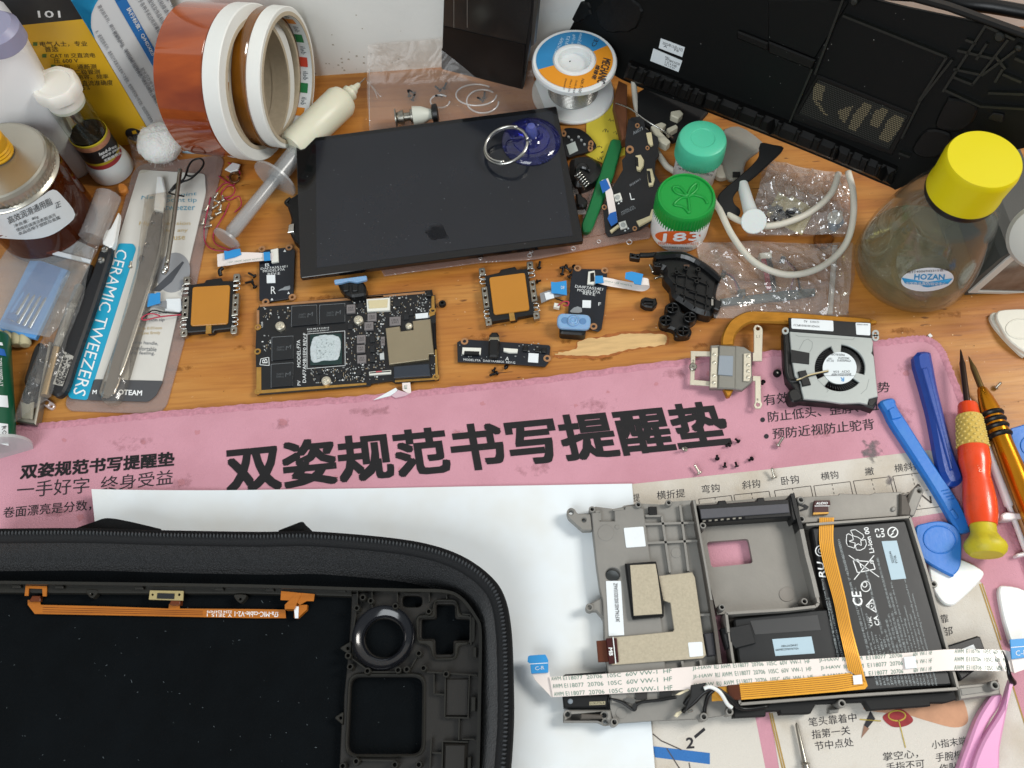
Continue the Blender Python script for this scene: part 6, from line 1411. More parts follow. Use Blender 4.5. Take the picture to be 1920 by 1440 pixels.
wrap_text([('HIGH PURITY TIN PASTE', (1240, 463), (1298, 466), (1240, 460))], J0, RJ, .0006, inkthin, JG)
# ---- jar with mint lid
K0 = W(1299, 335); hK = height_at((1299, 335), (1318, 258)); RK = 40 * mm(1299, 335, .01); rk_ = 47 * mm(1318, 258, hK)
JM = thing('flux_jar', 'white labelled jar with mint green screw cap behind the green lid', 'jar', K0)
lathe('jar_body', [(RK * .95, .0003), (RK, .002), (RK, hK * .68), (RK * .9, hK * .7)], K0, whiteplastic, JM, seg=40)
mint = M('cap_mint', '#4fbf9a', .42, var=.04, vscale=60, sss=.08)
V, Fc = [], []; seg = 110; zs = [(hK * .60, .99, 1), (hK * .62, 1.0, 1), (hK * .80, 1.0, 1), (hK * .84, 1.0, 0), (hK * .93, .985, 0), (hK * .98, .93, 0), (hK, .84, 0)]
for z, s, kn in zs:
    for i in range(seg):
        a = 2 * pi * i / seg; r = rk_ * s * (1 + (.014 * (1 if i % 2 else -1) if kn else 0)); V.append(K0 + Vector((r * cos(a), r * sin(a), z)))
for j in range(len(zs) - 1):
    for i in range(seg): Fc.append((j * seg + i, j * seg + (i + 1) % seg, (j + 1) * seg + (i + 1) % seg, (j + 1) * seg + i))
n0 = len(V); V += [K0 + Vector((rk_ * .5 * cos(2 * pi * i / seg), rk_ * .5 * sin(2 * pi * i / seg), hK)) for i in range(seg)] + [K0 + Vector((rk_ * .46 * cos(2 * pi * i / seg), rk_ * .46 * sin(2 * pi * i / seg), hK - .0005)) for i in range(seg)]
for i in range(seg):
    j = (i + 1) % seg; Fc.append(((len(zs) - 1) * seg + i, (len(zs) - 1) * seg + j, n0 + j, n0 + i)); Fc.append((n0 + i, n0 + j, n0 + seg + j, n0 + seg + i))
Fc.append(tuple(n0 + seg + i for i in range(seg)))
obj('screw_cap', V, Fc, mint, JM, smooth=True, sharp=35)
wrap_text([('助焊剂 高纯度无铅', (1270, 302), (1340, 315), (1271, 297)), ('高效免清洗 焊接专用', (1270, 310), (1338, 323), (1271, 305)), ('净含量 30g 请密封保存', (1272, 318), (1335, 331), (1273, 313))], K0, RK, .0004, inkthin, JM)

# ================================================================== solder spool
SP0 = W(1074, 178); hS = height_at((1074, 178), (1078, 112)); Rs = 80 * mm(1078, 112, hS); Rs2 = 77 * mm(1074, 178, .002)
SPL = thing('solder_spool', 'white solder wire spool with blue and orange round label', 'spool', SP0)
spw = M('spool_white', '#dfe1e0', .4, sss=.1)
lathe('flange', [(Rs2 * .5, .0004), (Rs2 * .97, .0004), (Rs2, .0015), (Rs2, .0025), (Rs2 * .97, .0035), (Rs2 * .5, .0035)], SP0, spw, SPL, seg=56)
ri = 31 * mm(1078, 112, hS)
lathe('top_flange', [(ri * 1.02, hS - .0045), (Rs * .97, hS - .0045), (Rs, hS - .0035), (Rs, hS - .001), (Rs * .97, hS), (Rs * .92, hS - .0002), (ri * 1.3, hS - .0004), (ri * 1.22, hS + .0006), (ri * 1.05, hS + .0006), (ri, hS), (ri * .97, .002), (ri * .9, .001), (ri * .5, .001)], SP0, spw, SPL, seg=56)
wp_ = [(Rs * .52, .0035)]
nz = 18
for i in range(nz):
    z = .0036 + (hS - .0085) * i / nz; d = (hS - .0085) / nz; wp_ += [(Rs * .60, z), (Rs * .615, z + d * .5), (Rs * .60, z + d)]
lathe('solder_wire', wp_ + [(Rs * .52, hS - .0046)], SP0, M('solder_metal', '#b4b3ae', .25, .9), SPL, seg=56, sharp=None)
c_ = Vector((SP0.x, SP0.y, hS))
def ring_sector(a0, a1, r0, r1, h, mat, name):
    n_ = 36; V, Fc = [], []
    for i in range(n_ + 1):
        a = radians(a0 + (a1 - a0) * i / n_); d = Vector((cos(a), sin(a), 0))
        V += [c_ + d * r0 + Vector((0, 0, h)), c_ + d * r1 + Vector((0, 0, h))]
    for i in range(n_): Fc.append((2 * i, 2 * i + 1, 2 * i + 3, 2 * i + 2))
    return obj(name, V, Fc, mat, SPL)
lbb = M('spool_blue', '#2f83b8', .5, var=.08, vscale=120); lbo = M('spool_orange', '#dc8f1e', .5)
ring_sector(25, 195, ri * 1.32, Rs * .90, .0001, lbb, 'label_half')
ring_sector(195, 385, ri * 1.32, Rs * .90, .0001, lbo, 'label_half')
SPZ = Z(hS)
txs([('MECHANIC', (1131, 108), (1119, 154), (1146, 112)), ('维修佬', (1118, 121), (1109, 147), (1126, 124))], SPZ, .0003, inkthin, SPL, bold=.02)
txs([('HX-T100', (1091, 147), (1084, 173), (1096, 149)), ('Sn42-Bi58', (1080, 150), (1074, 174), (1083, 151)), ('Flux 2.0%', (1070, 149), (1065, 172), (1073, 150)), ('Diameter', (1060, 147), (1056, 168), (1063, 148)), ('CE', (1108, 86), (1115, 72), (1116, 88))], SPZ, .0003, inkthin, SPL)
txs([('0.5mm', (1082, 82), (1087, 62), (1088, 84)), ('Gr.:50g', (1069, 84), (1074, 64), (1075, 86)), ('63/37', (1058, 88), (1063, 66), (1064, 90)), ('MADE IN CHINA', (1037, 104), (1052, 70), (1043, 106))], SPZ, .0003, M('spool_print', '#bfd8e6', .6), SPL)
tube('loose_wire', [W(1150, 192, .008), W(1180, 203, .018), W(1210, 225, .020), W(1240, 243, .018), W(1262, 258, .012)], .0005, M('solder_metal', '#b4b3ae'), SPL, seg=6)
tube('loose_wire', [W(1063, 132, hS - .01), W(1069, 114, hS - .004)], .0004, darkmetal, SPL, seg=6)

# ================================================================== tape rolls standing on edge
def roll(name, label, C, ax, R, r, w, mat, core, par_extra=None, rcore=None):
    ax = Vector(ax).normalized(); C = Vector(C)
    b = Vector((C.x, C.y, 0))
    t = thing(name, label, 'tape roll', b, 'tape rolls stacked side by side')
    bev = .0006
    lathe('tape', [(r + .001, 0), (R - bev, 0), (R, bev), (R, w - bev), (R - bev, w), (r + .001, w)], C, mat, t, axis=ax, seg=72, closed=True)
    lathe('core', [(r - .001, -.0003), (r + .0012, -.0003), (r + .0012, w + .0003), (r - .001, w + .0003)], C, core, t, axis=ax, seg=72, closed=True)
    return t
kapA = M('kapton_roll', '#ad5018', .1, col2='#7a2c0a', vscale=30, stretch=(.15, 1, 1), thr=(.35, .65), spec=.8, coat=.8, bump=.05, bscale=40)  # darker streaks in the colour stand in for banded reflections
kapB = M('kapton_roll_dark', '#85500f', .1, var=.6, vscale=30, spec=.8, coat=.7, bump=.12, bscale=60)
wtape = M('white_tape', '#e3e4df', .55, var=.04, vscale=50)
card = M('core_card', '#bcae96', .8, var=.12, vscale=300)
aA = Vector((.956, -.279, .0867)).normalized()
roll('tape_roll', 'wide reddish amber film tape roll standing on edge against the carton', (-.1753, .3978, .0435), aA, .0433, .036, .0300, kapA, card)
roll('tape_roll', 'narrow white paper tape roll right beside the wide amber roll', Vector((-.1753, .3978, .0440)) + aA * .0306, aA, .0440, .036, .0105, wtape, card)
aC = Vector((.968, -.251, .03)).normalized()
roll('tape_roll', 'dark amber film tape roll between the two white tape rolls', Vector((-.1372, .3985, .0408)), aC, .0404, .034, .0085, kapB, card)
aD = Vector((.968, -.251, .0214)).normalized(); RD = .0405; CD = Vector((-.121, .3962, .0405)); wD = .0085
tD = roll('tape_roll', 'big white tape roll with printed core facing the camera', CD - aD * wD, aD, RD, .0365, wD, wtape, card)
V, Fc = geo_lathe([(.0354, .0), (.0354, wD)], CD - aD * wD, aD, 72)
obj('core_lining', V, Fc[:-2], labelwhite, tD, smooth=True)
x_ = Vector((0, 0, 1)); x_ = (x_ - aD * x_.dot(aD)).normalized(); y_ = aD.cross(x_)
def on_core(u, v, r=.0352): # u angle, v along the axis
    return CD - aD * wD + aD * v + (x_ * cos(u) + y_ * sin(u)) * r
gl = M('core_green', '#1f7a45', .5); rd = M('core_red', '#c8402a', .5); orr = M('core_orange', '#d98a2c', .5)
for i in range(14):
    a0 = 2 * pi * i / 14 + .1; m_ = [gl, rd, gl, orr][i % 4]
    V = [on_core(a0 + .17 * j / 3, v) for j in range(4) for v in (.001, wD * .7)]
    obj('core_print', V, [(2 * j, 2 * j + 1, 2 * j + 3, 2 * j + 2) for j in range(3)], m_, tD)
    g = text_geo('deli', 0, 1)
    obj('lettering', [on_core(a0 + .22 + .15 * u, wD * (.3 + .4 * v)) for u, v in g[0]], g[1], M('core_ink', '#3c4a58', .6), tD)

# ================================================================== glue bottle lying on its side and clear syringe
GB = thing('glue_bottle', 'creamy white needle-tip glue bottle lying by the tape rolls', 'bottle', W(610, 215))
k = mm(620, 210, .01); a_, b_ = W(548, 278, .0125), W(650, 180, .0125)
cream = M('glue_cream', '#d9d6bf', .38, var=.05, vscale=60, sss=.15)
along('body', a_, b_, [(0, .001), (.005, 26 * k), (.05, 30 * k), (.88, 31 * k), (.95, 26 * k), (.97, 15 * k), (1.0, 14 * k)], cream, GB, 36)
d_ = (b_ - a_)
along('nozzle', b_ - d_ * .02, b_ + d_ * .24, [(0, 12 * k), (.1, 15 * k), (.35, 15 * k), (.38, 11 * k), (.62, 9 * k), (.65, 6.5 * k), (.95, 4.5 * k), (1, 3 * k)], cream, GB, 20)
along('needle', b_ + d_ * .24, b_ + d_ * .36, [(0, .0004), (1, .0003)], silver, GB, 6)
SY = thing('syringe', 'empty frosted plastic syringe with pulled plunger half under the screen', 'syringe', W(500, 370))
frp = film('frosted_plastic', '#eceeee', .04, .22, '#e6e8ea', .25)
k = mm(490, 380, .008)
pA, pB = W(425, 448, .009), W(600, 232, .010)
along('barrel', pA.lerp(pB, .50), pB, [(0, 15 * k), (.02, 18 * k), (1, 18 * k)], frp, SY, 28)
along('barrel_flange', pA.lerp(pB, .495), pA.lerp(pB, .512), [(0, 16 * k), (.05, 44 * k), (.95, 44 * k), (1, 16 * k)], frp, SY, 28)
along('plunger', pA.lerp(pB, .02), pA.lerp(pB, .75), [(0, 4 * k), (.02, 10 * k), (.05, 13 * k), (.5, 12 * k), (1, 12 * k)], frp, SY, 20)
along('plunger_disc', pA.lerp(pB, -.008), pA.lerp(pB, .012), [(0, 22 * k), (.1, 26 * k), (.9, 26 * k), (1, 22 * k)], frp, SY, 28)
for s in (-1, 1):
    ax = (pB - pA).normalized(); side = ax.cross(Vector((0, 0, 1))).normalized()
    p0, p1 = pA.lerp(pB, .03), pA.lerp(pB, .5)
    obj('plunger_rib', [p0 - Vector((0, 0, .004)), p1 - Vector((0, 0, .004)), p1 + Vector((0, 0, .004)), p0 + Vector((0, 0, .004))] if s > 0 else [p0 - side * .004, p1 - side * .004, p1 + side * .004, p0 + side * .004], [(0, 1, 2, 3)], frp, SY)

# ================================================================== screen
def inside_px(p):
    d = p - EYE; z = d.dot(FW); return inside((960 + CAM_F * d.dot(RT) / z, 720 - CAM_F * d.dot(UP) / z), [(557, 266), (1041, 203), (1090, 449), (565, 517)])
SCZ = plane3(W(563, 520, .0125), W(1094, 452, .0125), W(800, 232, .0165))
SN = thing('display_screen', 'black glass display panel lying tilted in the middle of the desk', 'screen', W(815, 360, .005))
cor = [(555, 262), (1043, 199), (1094, 452), (563, 521)]
sglass = M('screen_glass', '#101113', .07, spec=.6, rvar=.03, vscale=8)
prism('glass', rnd(cor, 3, 3), SCZ, -.0032, 0, sglass, SN, bev=.0003)
prism('active_area', [(592, 264), (1036, 208), (1074, 442), (594, 502)], SCZ, -.0001, .00015, M('screen_active', '#1e2128', .12, spec=.6, col2='#1a1d23', vscale=28, rvar=.09, detail=8), SN)
prism('smudge', jag([(796, 424), (812, 418), (830, 420), (838, 438), (846, 452), (832, 446), (816, 450), (800, 440)], 2, 3, 8), SCZ, .0001, .0003, stain_mat('screen_smudge', '#0f1013', .4), SN)
rd_ = random.Random(17); G = []
for i in range(70):
    p = SCZ.up(.0004).w(rd_.uniform(570, 1080), rd_.uniform(270, 500)); u_ = SCZ.uv(600, 300)
    if not inside_px(p): continue
    s_ = rd_.uniform(.00008, .00022); G.append(([p + SCZ.x * s_, p + SCZ.y * s_, p - SCZ.x * s_, p - SCZ.y * s_], [(0, 1, 2, 3)]))
obj('dust', *merge(*G), M('dust_grey', '#8d9094', .9), SN, kind='stuff')
GBk = thing('black_bracket', 'black plastic bracket poking out under the left edge of the screen', 'bracket', W(548, 410))
prism('body', curve2([(538, 380), (552, 366), (575, 362), (575, 455), (552, 450), (542, 430), (546, 410)], 3), 0, .0, .0075, rubberblack, GBk, bev=.001)
prism('metal_clip', [(541, 421), (552, 418), (551, 434), (539, 436)], 0, .007, .0088, silver, GBk, bev=.0003)
tube('hook', P3([(545, 372, .007), (536, 380, .007), (545, 388, .0065)]), .0011, rubberblack, GBk)
# suction cup with pull ring
cc = SCZ.w(996, 266); nS = SCZ.n
SCp = thing('suction_cup', 'blue clear suction cup with steel pull ring stuck on the screen', 'suction cup', cc)
ks = mm(996, 266, .02)
bcl = film('blue_clear', '#c3c8f4', .07, .05, '#6a70d8', .06)
lathe('cup', [(56 * ks, .0002), (55 * ks, .0012), (42 * ks, .0026), (26 * ks, .0034), (14 * ks, .0046), (11 * ks, .007)], cc, bcl, SCp, axis=nS, seg=48, sharp=None)
lathe('inner_ring', [(36 * ks, .0026), (35 * ks, .0036), (33 * ks, .003)], cc, bcl, SCp, axis=nS, seg=40)
lathe('knob', [(11 * ks, .006), (12 * ks, .0085), (10 * ks, .0125), (7 * ks, .0145), (.0001, .015)], cc, M('knob_blue', '#6e78c8', .2, trans=.5, sss=.1), SCp, axis=nS, seg=24)
rc2 = SCZ.up(.008).w(949, 273); rr_ = 40 * ks
xx = SCZ.x; yy = SCZ.y
ringp = [rc2 + (xx * cos(a) + yy * sin(a)) * rr_ + nS * (.0035 * cos(a)) for a in [2 * pi * i / 40 for i in range(41)]]
tube('pull_ring', ringp, .0010, silver, SCp, seg=8, sm=0)
tube('pull_ring_coil', [p + nS * .0016 + (p - rc2) * -.03 for p in ringp[6:30]], .0009, silver, SCp, seg=8, sm=0)
# ================================================================== laptop bottom cover leaning at the back
LA, LBt = W(1165, 150, .008), W(1690, 352, .025)
e_ = (LBt - LA).normalized(); pz = Vector((-e_.y, e_.x, 0)).normalized()
if pz.y < 0: pz = -pz
phi = radians(76); LP = plane3(LA, LBt, LA + pz * cos(phi) + Vector((0, 0, 1)) * sin(phi))
LC = thing('laptop_cover', 'large black laptop bottom cover leaning on the wall at the back', 'laptop cover', LA)
lapb = M('laptop_black', '#0b0d0d', .5, var=.3, vscale=30, bump=.05, bscale=900, rvar=.12, detail=6, spec=.22)
lapd = M('laptop_ledge', '#0a0a0a', .42, var=.2, vscale=80, rvar=.1, spec=.35)
lap2 = M('laptop_rib', '#191b17', .45, var=.2, vscale=60)
s4 = lambda pts: [(1440 + x / 4, y / 4) for x, y in pts]
s3 = lambda pts: [(960 + x / 4, y / 4) for x, y in pts]
def lc(name, pts, h0, h1, mat=lapb, bev=.0004, **k): return prism(name, pts, LP, h0, h1, mat, LC, bev=bev, **k)
lc('panel', curve2([(1026, -60), (1034, 10), (1058, 55), (1100, 100), (1165, 150), (1310, 205), (1440, 256), (1560, 305), (1665, 350), (1690, 352), (1800, 300), (1990, 250), (1990, 80), (1900, 56), (1640, 0), (1500, -60)], 4), -.0022, 0, lapb, .0005)
# curved lower lip, its clips
lip = [(1165, 150), (1240, 178), (1310, 205), (1440, 256), (1560, 305), (1650, 344), (1668, 352)]
for p, q in zip(lip, lip[1:]):
    lc('lower_lip', [p, q, (q[0] + 9, q[1] - 30), (p[0] + 9, p[1] - 30)], -.002, .0065, lapd, .0026)
for i in range(17):
    f = (i + .5) / 17; s_ = f * (len(lip) - 2); j = int(s_); p = Vector(lip[j]).lerp(Vector(lip[j + 1]), s_ - j)
    w = 9 if i % 3 else 15
    lc('clip', rect(p.x + 7, p.y - 17, w, 25, 21, 0), .005, .0078, lapd, .0008)
for q in (s3([(1690, 235), (1920, 325), (1915, 385), (1680, 290)]), s4([(0, 312), (355, 455), (325, 525), (0, 400)])): lc('step', q, -.001, .0030, lapd, .0008)
lc('upper_step', s4([(0, 0), (590, 0), (600, 30), (480, 230), (350, 440), (0, 300)]), -.001, .0012, lapb, .0006)
lc('top_rail', s4([(440, -60), (1100, -20), (1350, 50), (1820, 220), (1960, 270), (1960, 320), (1800, 260), (1340, 90), (1080, 20), (430, -20)]), -.001, .0045, lapd, .0010)
lc('post', s4(ell(640, 22, 26, 26, 12)), 0, .006, lap2, .0006)
# honeycomb grille with the slots behind it
gr_ = s4([(370, 560), (1085, 850), (930, 1165), (170, 890)])
lc('grille_frame', gr_, -.0005, .0012, lapd, .0003, holes=[s4([(375, 595), (1050, 868), (905, 1120), (225, 858)])])
G1, G2 = [], []
o_, ux, uy = Vector((375, 595)), Vector((675, 273)), Vector((-150, 263))
slots = [[(330, 620), (430, 640), (400, 760), (340, 730)], [(330, 700), (390, 780), (450, 870), (410, 850), (340, 760)], [(520, 830), (640, 790), (580, 920), (545, 900)], [(640, 860), (720, 770), (785, 790), (660, 985), (600, 965)], [(800, 830), (870, 805), (905, 830), (830, 960), (760, 940)], [(900, 900), (950, 860), (1020, 880), (1000, 950), (900, 1075), (830, 1040)]]
NU, NV = 56, 21
for j in range(NV):
    for i in range(NU):
        u, v = (i + .5 * (j % 2) + .3) / NU, (j + .5) / NV
        p = o_ + ux * u + uy * v
        in_slot = any(inside((p.x, p.y), s) for s in slots)
        pts = s4([(p.x + 5.2 * cos(a * pi / 3 + .4), p.y + 5.6 * sin(a * pi / 3 + .4)) for a in range(6)])
        w_ = [LP.up(.0003).w(*q) for q in pts]
        (G1 if in_slot else G2).append((w_, [(0, 1, 2, 3, 4, 5)]))
obj('grille_tan_holes', *merge(*G1), M('slot_tan', '#82785f', .7), LC, kind='stuff')  # tan holes where the cream slots behind show through
obj('grille_dark_holes', *merge(*G2), M('hole_grey', '#34342f', .6), LC, kind='stuff')
lc('paper_label', [(1239, 72), (1284, 89), (1279, 107), (1235, 90)], 0, .0004, labelwhite, 0)
lc('paper_label', [(1225, 91), (1279, 114), (1272, 135), (1219, 114)], 0, .0004, labelwhite, 0)
txs([('2022年12月13日', (1242, 83), (1279, 97), (1243, 77)), ('A     F6', (1244, 88), (1272, 98), (1245, 84)), ('MB1', (1247, 108), (1254, 111), (1248, 105)), ('1PT7BMCX0220', (1247, 113), (1274, 123), (1248, 109)), ('2 32 4 3180', (1246, 118), (1268, 127), (1247, 114)), ('A3 1/ 0 3H', (1245, 122), (1264, 130), (1246, 119))], LP, .0006, inkthin, LC)
# corner with ribs and speaker wells
for p, q in (((1310, 690), (1640, 180)), ((1640, 200), (1850, 300)), ((1420, 380), (1680, 440)), ((1390, 520), (1580, 560)), ((1390, 580), (1540, 640)), ((1330, 680), (1590, 800)), ((1530, 640), (1800, 300)), ((1600, 570), (1880, 360)), ((1560, 450), (1640, 330)), ((1650, 700), (1920, 710)), ((1590, 800), (1920, 820)), ((1130, 770), (1380, 450)), ((1000, 1040), (1140, 760)), ((330, 520), (160, 920)), ((350, 560), (560, 0)), ((560, 120), (1340, 430)), ((1340, 430), (1130, 760)), ((120, 960), (960, 1290)), ((1700, 420), (1780, 520)), ((1760, 560), (1900, 620)), ((1480, 300), (1560, 330)), ((1700, 620), (1760, 520)), ((1850, 440), (1920, 470)), ((980, 1150), (1060, 1180))):
    a, b = s4([p])[0], s4([q])[0]; a, b = LP.up(.003).w(*a), LP.up(.003).w(*b); d = (b - a).normalized(); nn = LP.n.cross(d) * .0006; dz = LP.n * -.003
    obj('rib', [a - nn, b - nn, b + nn, a + nn, a - nn + dz, b - nn + dz, b + nn + dz, a + nn + dz], [(0, 1, 2, 3), (0, 4, 5, 1), (1, 5, 6, 2), (2, 6, 7, 3), (3, 7, 4, 0)], lap2, LC)
lc('speaker_well', curve2(s4([(1330, 760), (1380, 740), (1560, 790), (1530, 920), (1440, 985), (1330, 985), (1250, 940)]), 3), 0, .0022, lapd, .0009)
lc('speaker_well', curve2(s4([(1190, 980), (1360, 1010), (1330, 1130), (1230, 1190), (1120, 1170), (1080, 1110)]), 3), 0, .0022, lapd, .0009)
lc('latch_pocket', rnd(s4([(1680, 845), (1770, 860), (1760, 925), (1640, 895)]), 4, 3), 0, .002, M('hole_black', '#060606'), .0004)
lc('screw_post', s4(ell(1730, 285, 42, 38, 14)), 0, .005, lap2, .0008)
lc('screw_post', s4(ell(1870, 370, 26, 26, 12)), 0, .005, lap2, .0008)
# rounded far corner, broken foam
for q in (ell(1080, 20, 26, 22, 14), ell(1160, 28, 44, 36, 16)):
    lc('foam_lump', jag(q, 3, 2, int(q[0][0])), -.001, .0012, M('foam_black', '#090a0a', .5, bump=.5, bscale=350, spec=.3), .001)
dl = random.Random(4); G = []
for i in range(60):
    x, y = dl.choice([(dl.uniform(1440, 1560), 80 + dl.uniform(0, 40)), (dl.uniform(1180, 1700), dl.uniform(20, 300))]); p = LP.up(.0046 if i < 10 else .0006).w(x, y); s = dl.uniform(.0001, .00028)
    G.append(([p + LP.x * s, p + LP.y * s, p - LP.x * s, p - LP.y * s], [(0, 1, 2, 3)]))
obj('dust', *merge(*G), M('dust_white', '#a8a8a4', .9), LC, kind='stuff')

# ================================================================== dark lcd module standing at the wall
PA_, PB_ = Plane((0, WALL_Y - .006, 0), (0, -1, 0)).w(828, 130), W(980, 169, .008)
e2 = (PB_ - PA_).normalized(); p2 = Vector((-e2.y, e2.x, 0)).normalized(); p2 = p2 if p2.y > 0 else -p2
DPn = plane3(PA_, PB_, PA_ + Vector((0, 0, 1)))
DM = thing('display_module', 'thin black display module standing upright against the white wall', 'screen', PA_)
prism('panel', [(834, -60), (1008, -60), (1003, 20), (992, 90), (979, 168), (828, 130), (829, 92)], DPn, -.0035, -.0002, M('module_dark', '#171514', .5), DM, bev=.0003)
prism('film_sheet', [(836, -60), (1000, -60), (996, 20), (986, 84), (832, 49)], DPn, -.0003, .0004, M('module_film', '#2b2826', .18, spec=.6, var=.3, vscale=10), DM)
prism('lower_band', [(831, 49), (985, 84), (978, 166), (828, 129), (828, 92), (830, 90)], DPn, -.0003, .0008, M('module_band', '#0d0d0e', .35, var=.3, vscale=60), DM)
for x in (851, 876): obj('edge_line', *(lambda a, b, n_: ([a - n_, b - n_, b + n_, a + n_], [(0, 1, 2, 3)]))(DPn.up(.0006).w(x, -40), DPn.up(.0006).w(x, 52), DPn.x * .0002), M('line_grey', '#77716a', .4), DM)
prism('edge_frame', [(994, 88), (1000, 86), (1014, -60), (1006, -60)], DPn, -.003, .0016, M('frame_grey', '#3a3836', .4), DM, bev=.0004)

# ================================================================== crumpled clear bags
def crumple(quad, z, amp, n=34, m=26, seed=0, sc=30, base=None):
    a, b, c, d = [W(*p, z) for p in quad]; V, Fc = [], []
    for j in range(m + 1):
        for i in range(n + 1):
            u, v = i / n, j / m; p = (a * (1 - u) + b * u) * (1 - v) + (d * (1 - u) + c * u) * v
            e = min(1, 6 * min(u, 1 - u, v, 1 - v) + .15)
            q = Vector((p.x * sc * 1.5 + seed * 7, p.y * sc * 1.5, seed))
            h = (1 - abs(mnoise.noise(q))) ** 5 * 1.1 + (1 - abs(mnoise.noise(q * 2.1 + Vector((3, 1, 0))))) ** 6 * .6 + abs(mnoise.noise(q * .6)) * .8 - .3
            dx = mnoise.noise(q * 1.3 + Vector((9, 9, 9))) * .002
            V.append(p + Vector((dx, -dx, max(-.3, h) * amp * e)))
    for j in range(m):
        for i in range(n):
            k_ = j * (n + 1) + i; Fc += [(k_, k_ + 1, k_ + n + 2), (k_, k_ + n + 2, k_ + n + 1)]
    return V, Fc
bagf = film('bag_crisp', '#f6f4f0', .09, .12, '#ffffff', .1, .3, 70)
bagd = film('bag_dull', '#f2efe8', .02, .06, '#ffffff', .2, .5, 90)
BG = thing('clear_bag', 'crumpled clear zip bag holding wires and a circuit strip', 'bag', W(1460, 520))
obj('film', *crumple([(1303, 452), (1602, 456), (1590, 592), (1340, 596)], .0055, .0040, 70, 44, 1), bagf, BG)
obj('film_under', *crumple([(1300, 455), (1604, 458), (1592, 594), (1338, 598)], .0004, .0008, 14, 10, 2), bagd, BG)
prism('zip_seal', [(1562, 458), (1572, 458), (1562, 588), (1552, 588)], 0, .0045, .0062, film('zip_ridge', '#eceae4', .08, .35, '#ffffff', .2), BG, bev=.0006)
CS = thing('circuit_strip', 'narrow silvery circuit strip with red and black wires inside the clear bag', 'circuit board', W(1440, 560))
prism('strip', [(1350, 560), (1470, 545), (1528, 540), (1529, 553), (1470, 562), (1353, 572)], 0, .001, .0026, M('strip_silver', '#6f7a7a', .3, .7, var=.4, vscale=150), CS, bev=.0003)
prism('plug', [(1424, 474), (1446, 472), (1448, 483), (1426, 485)], 0, .001, .0042, connwhite, CS, bev=.0003)
for i, c3 in enumerate(('#9c2436', '#9c2436', '#1b1b1d', '#1b1b1d')):
    tube('wire', P3([(1428 + i * 5, 484, .003), (1434 + i * 5, 510, .004), (1440 + i * 4.5, 544, .0025)]), .0008, M('wire_' + c3[1:], c3, .4), CS, seg=6)
for i, c3 in enumerate(('#7c2836', '#241f20')):
    tube('wire', P3([(1469, 484, .003), (1480 + i * 3, 496, .004), (1490 + i * 3, 508, .004), (1482 + i * 18, 543, .002)]), .0005, M('wire_' + c3[1:], c3, .4), CS, seg=6)
    tube('wire', P3([(1358, 511, .003), (1375, 520 + i * 2, .004), (1382 + i * 6, 545, .003)]), .0005, M('wire_' + c3[1:], c3, .4), CS, seg=6)
for x, y in ((1469, 483), (1358, 510)): prism('bead', rnd(rect(x, y, 9, 8, 20), 2, 2), 0, .001, .0045, rubberblack, CS, bev=.0006)
prism('solder_block', rect(1391, 548, 14, 12, -8), 0, .001, .0045, M('strip_silver', '#6f7a7a'), CS, bev=.0004)
BG2 = thing('clear_bag', 'shiny crumpled clear bag with yellow paper and dark screws', 'bag', W(1500, 370))
obj('film', *crumple([(1440, 300), (1590, 330), (1600, 440), (1400, 440)], .006, .0055, 66, 48, 3, 42), film('bag_shiny', '#f4f1ea', .16, .18, '#ffffff', .1, .35, 70), BG2)
obj('film_under', *crumple([(1438, 300), (1592, 332), (1602, 444), (1398, 442)], .001, .0012, 14, 10, 4), bagd, BG2)
NT = thing('paper_note', 'pale yellow paper slip inside the shiny clear bag', 'paper', W(1490, 400))
prism('sheet', [(1437, 402), (1460, 360), (1480, 372), (1485, 367), (1528, 392), (1504, 440), (1478, 428), (1450, 415)], 0, .003, .0034, M('note_cream', '#cfc28e', .8, var=.08, vscale=120), NT)
SB = thing('screw_heap', 'small heap of dark screws on the yellow slip in the bag', 'screws', W(1470, 403, .0035))
rh = random.Random(8); G = []
for i in range(22):
    c = W(1447 + rh.uniform(0, 46), 396 + rh.uniform(-6, 14), .0045); ax = Vector((rh.uniform(-1, 1), rh.uniform(-1, 1), rh.uniform(-.2, .5)))
    G.append(geo_lathe([(.0016, 0), (.0015, .0009), (.0008, .001), (.0008, .004), (.0001, .0045)], c, ax, 8))
obj('screws', *merge(*G), M('screw_dark', '#35373a', .25, .9), SB, smooth=True, kind='stuff')
# clear blister sheet under the screen, running up the wall
CB = thing('clear_sleeve', 'large clear plastic sleeve under the screen with screws in it', 'bag', W(880, 200))
V, Fc = [], []; n, m = 30, 22
tl2, tr2 = Plane((0, WALL_Y - .003, 0), (0, -1, 0)).w(690, 86), Plane((0, WALL_Y - .003, 0), (0, -1, 0)).w(1000, 52)
ml, mr = W(688, 170, .003), W(1000, 148, .003); bl2, br2 = W(705, 420, .004), W(1100, 400, .004)
for j in range(m + 1):
    for i in range(n + 1):
        u, v = i / n, j / m
        if v < .3: p = (tl2 * (1 - u) + tr2 * u).lerp(ml * (1 - u) + mr * u, v / .3)
        else: p = (ml * (1 - u) + mr * u).lerp(bl2 * (1 - u) + br2 * u, (v - .3) / .7)
        q = Vector((p.x * 40, p.y * 40, 3)); V.append(p + Vector((0, -.001, max(0, mnoise.noise(q)) * .0035 + .0005)))
for j in range(m):
    for i in range(n): k_ = j * (n + 1) + i; Fc.append((k_, k_ + 1, k_ + n + 2, k_ + n + 1))
obj('film', V, Fc, film('sleeve_film', '#f0ebe6', .025, .14, '#f4eeea', .2, .3, 60), CB, smooth=True)
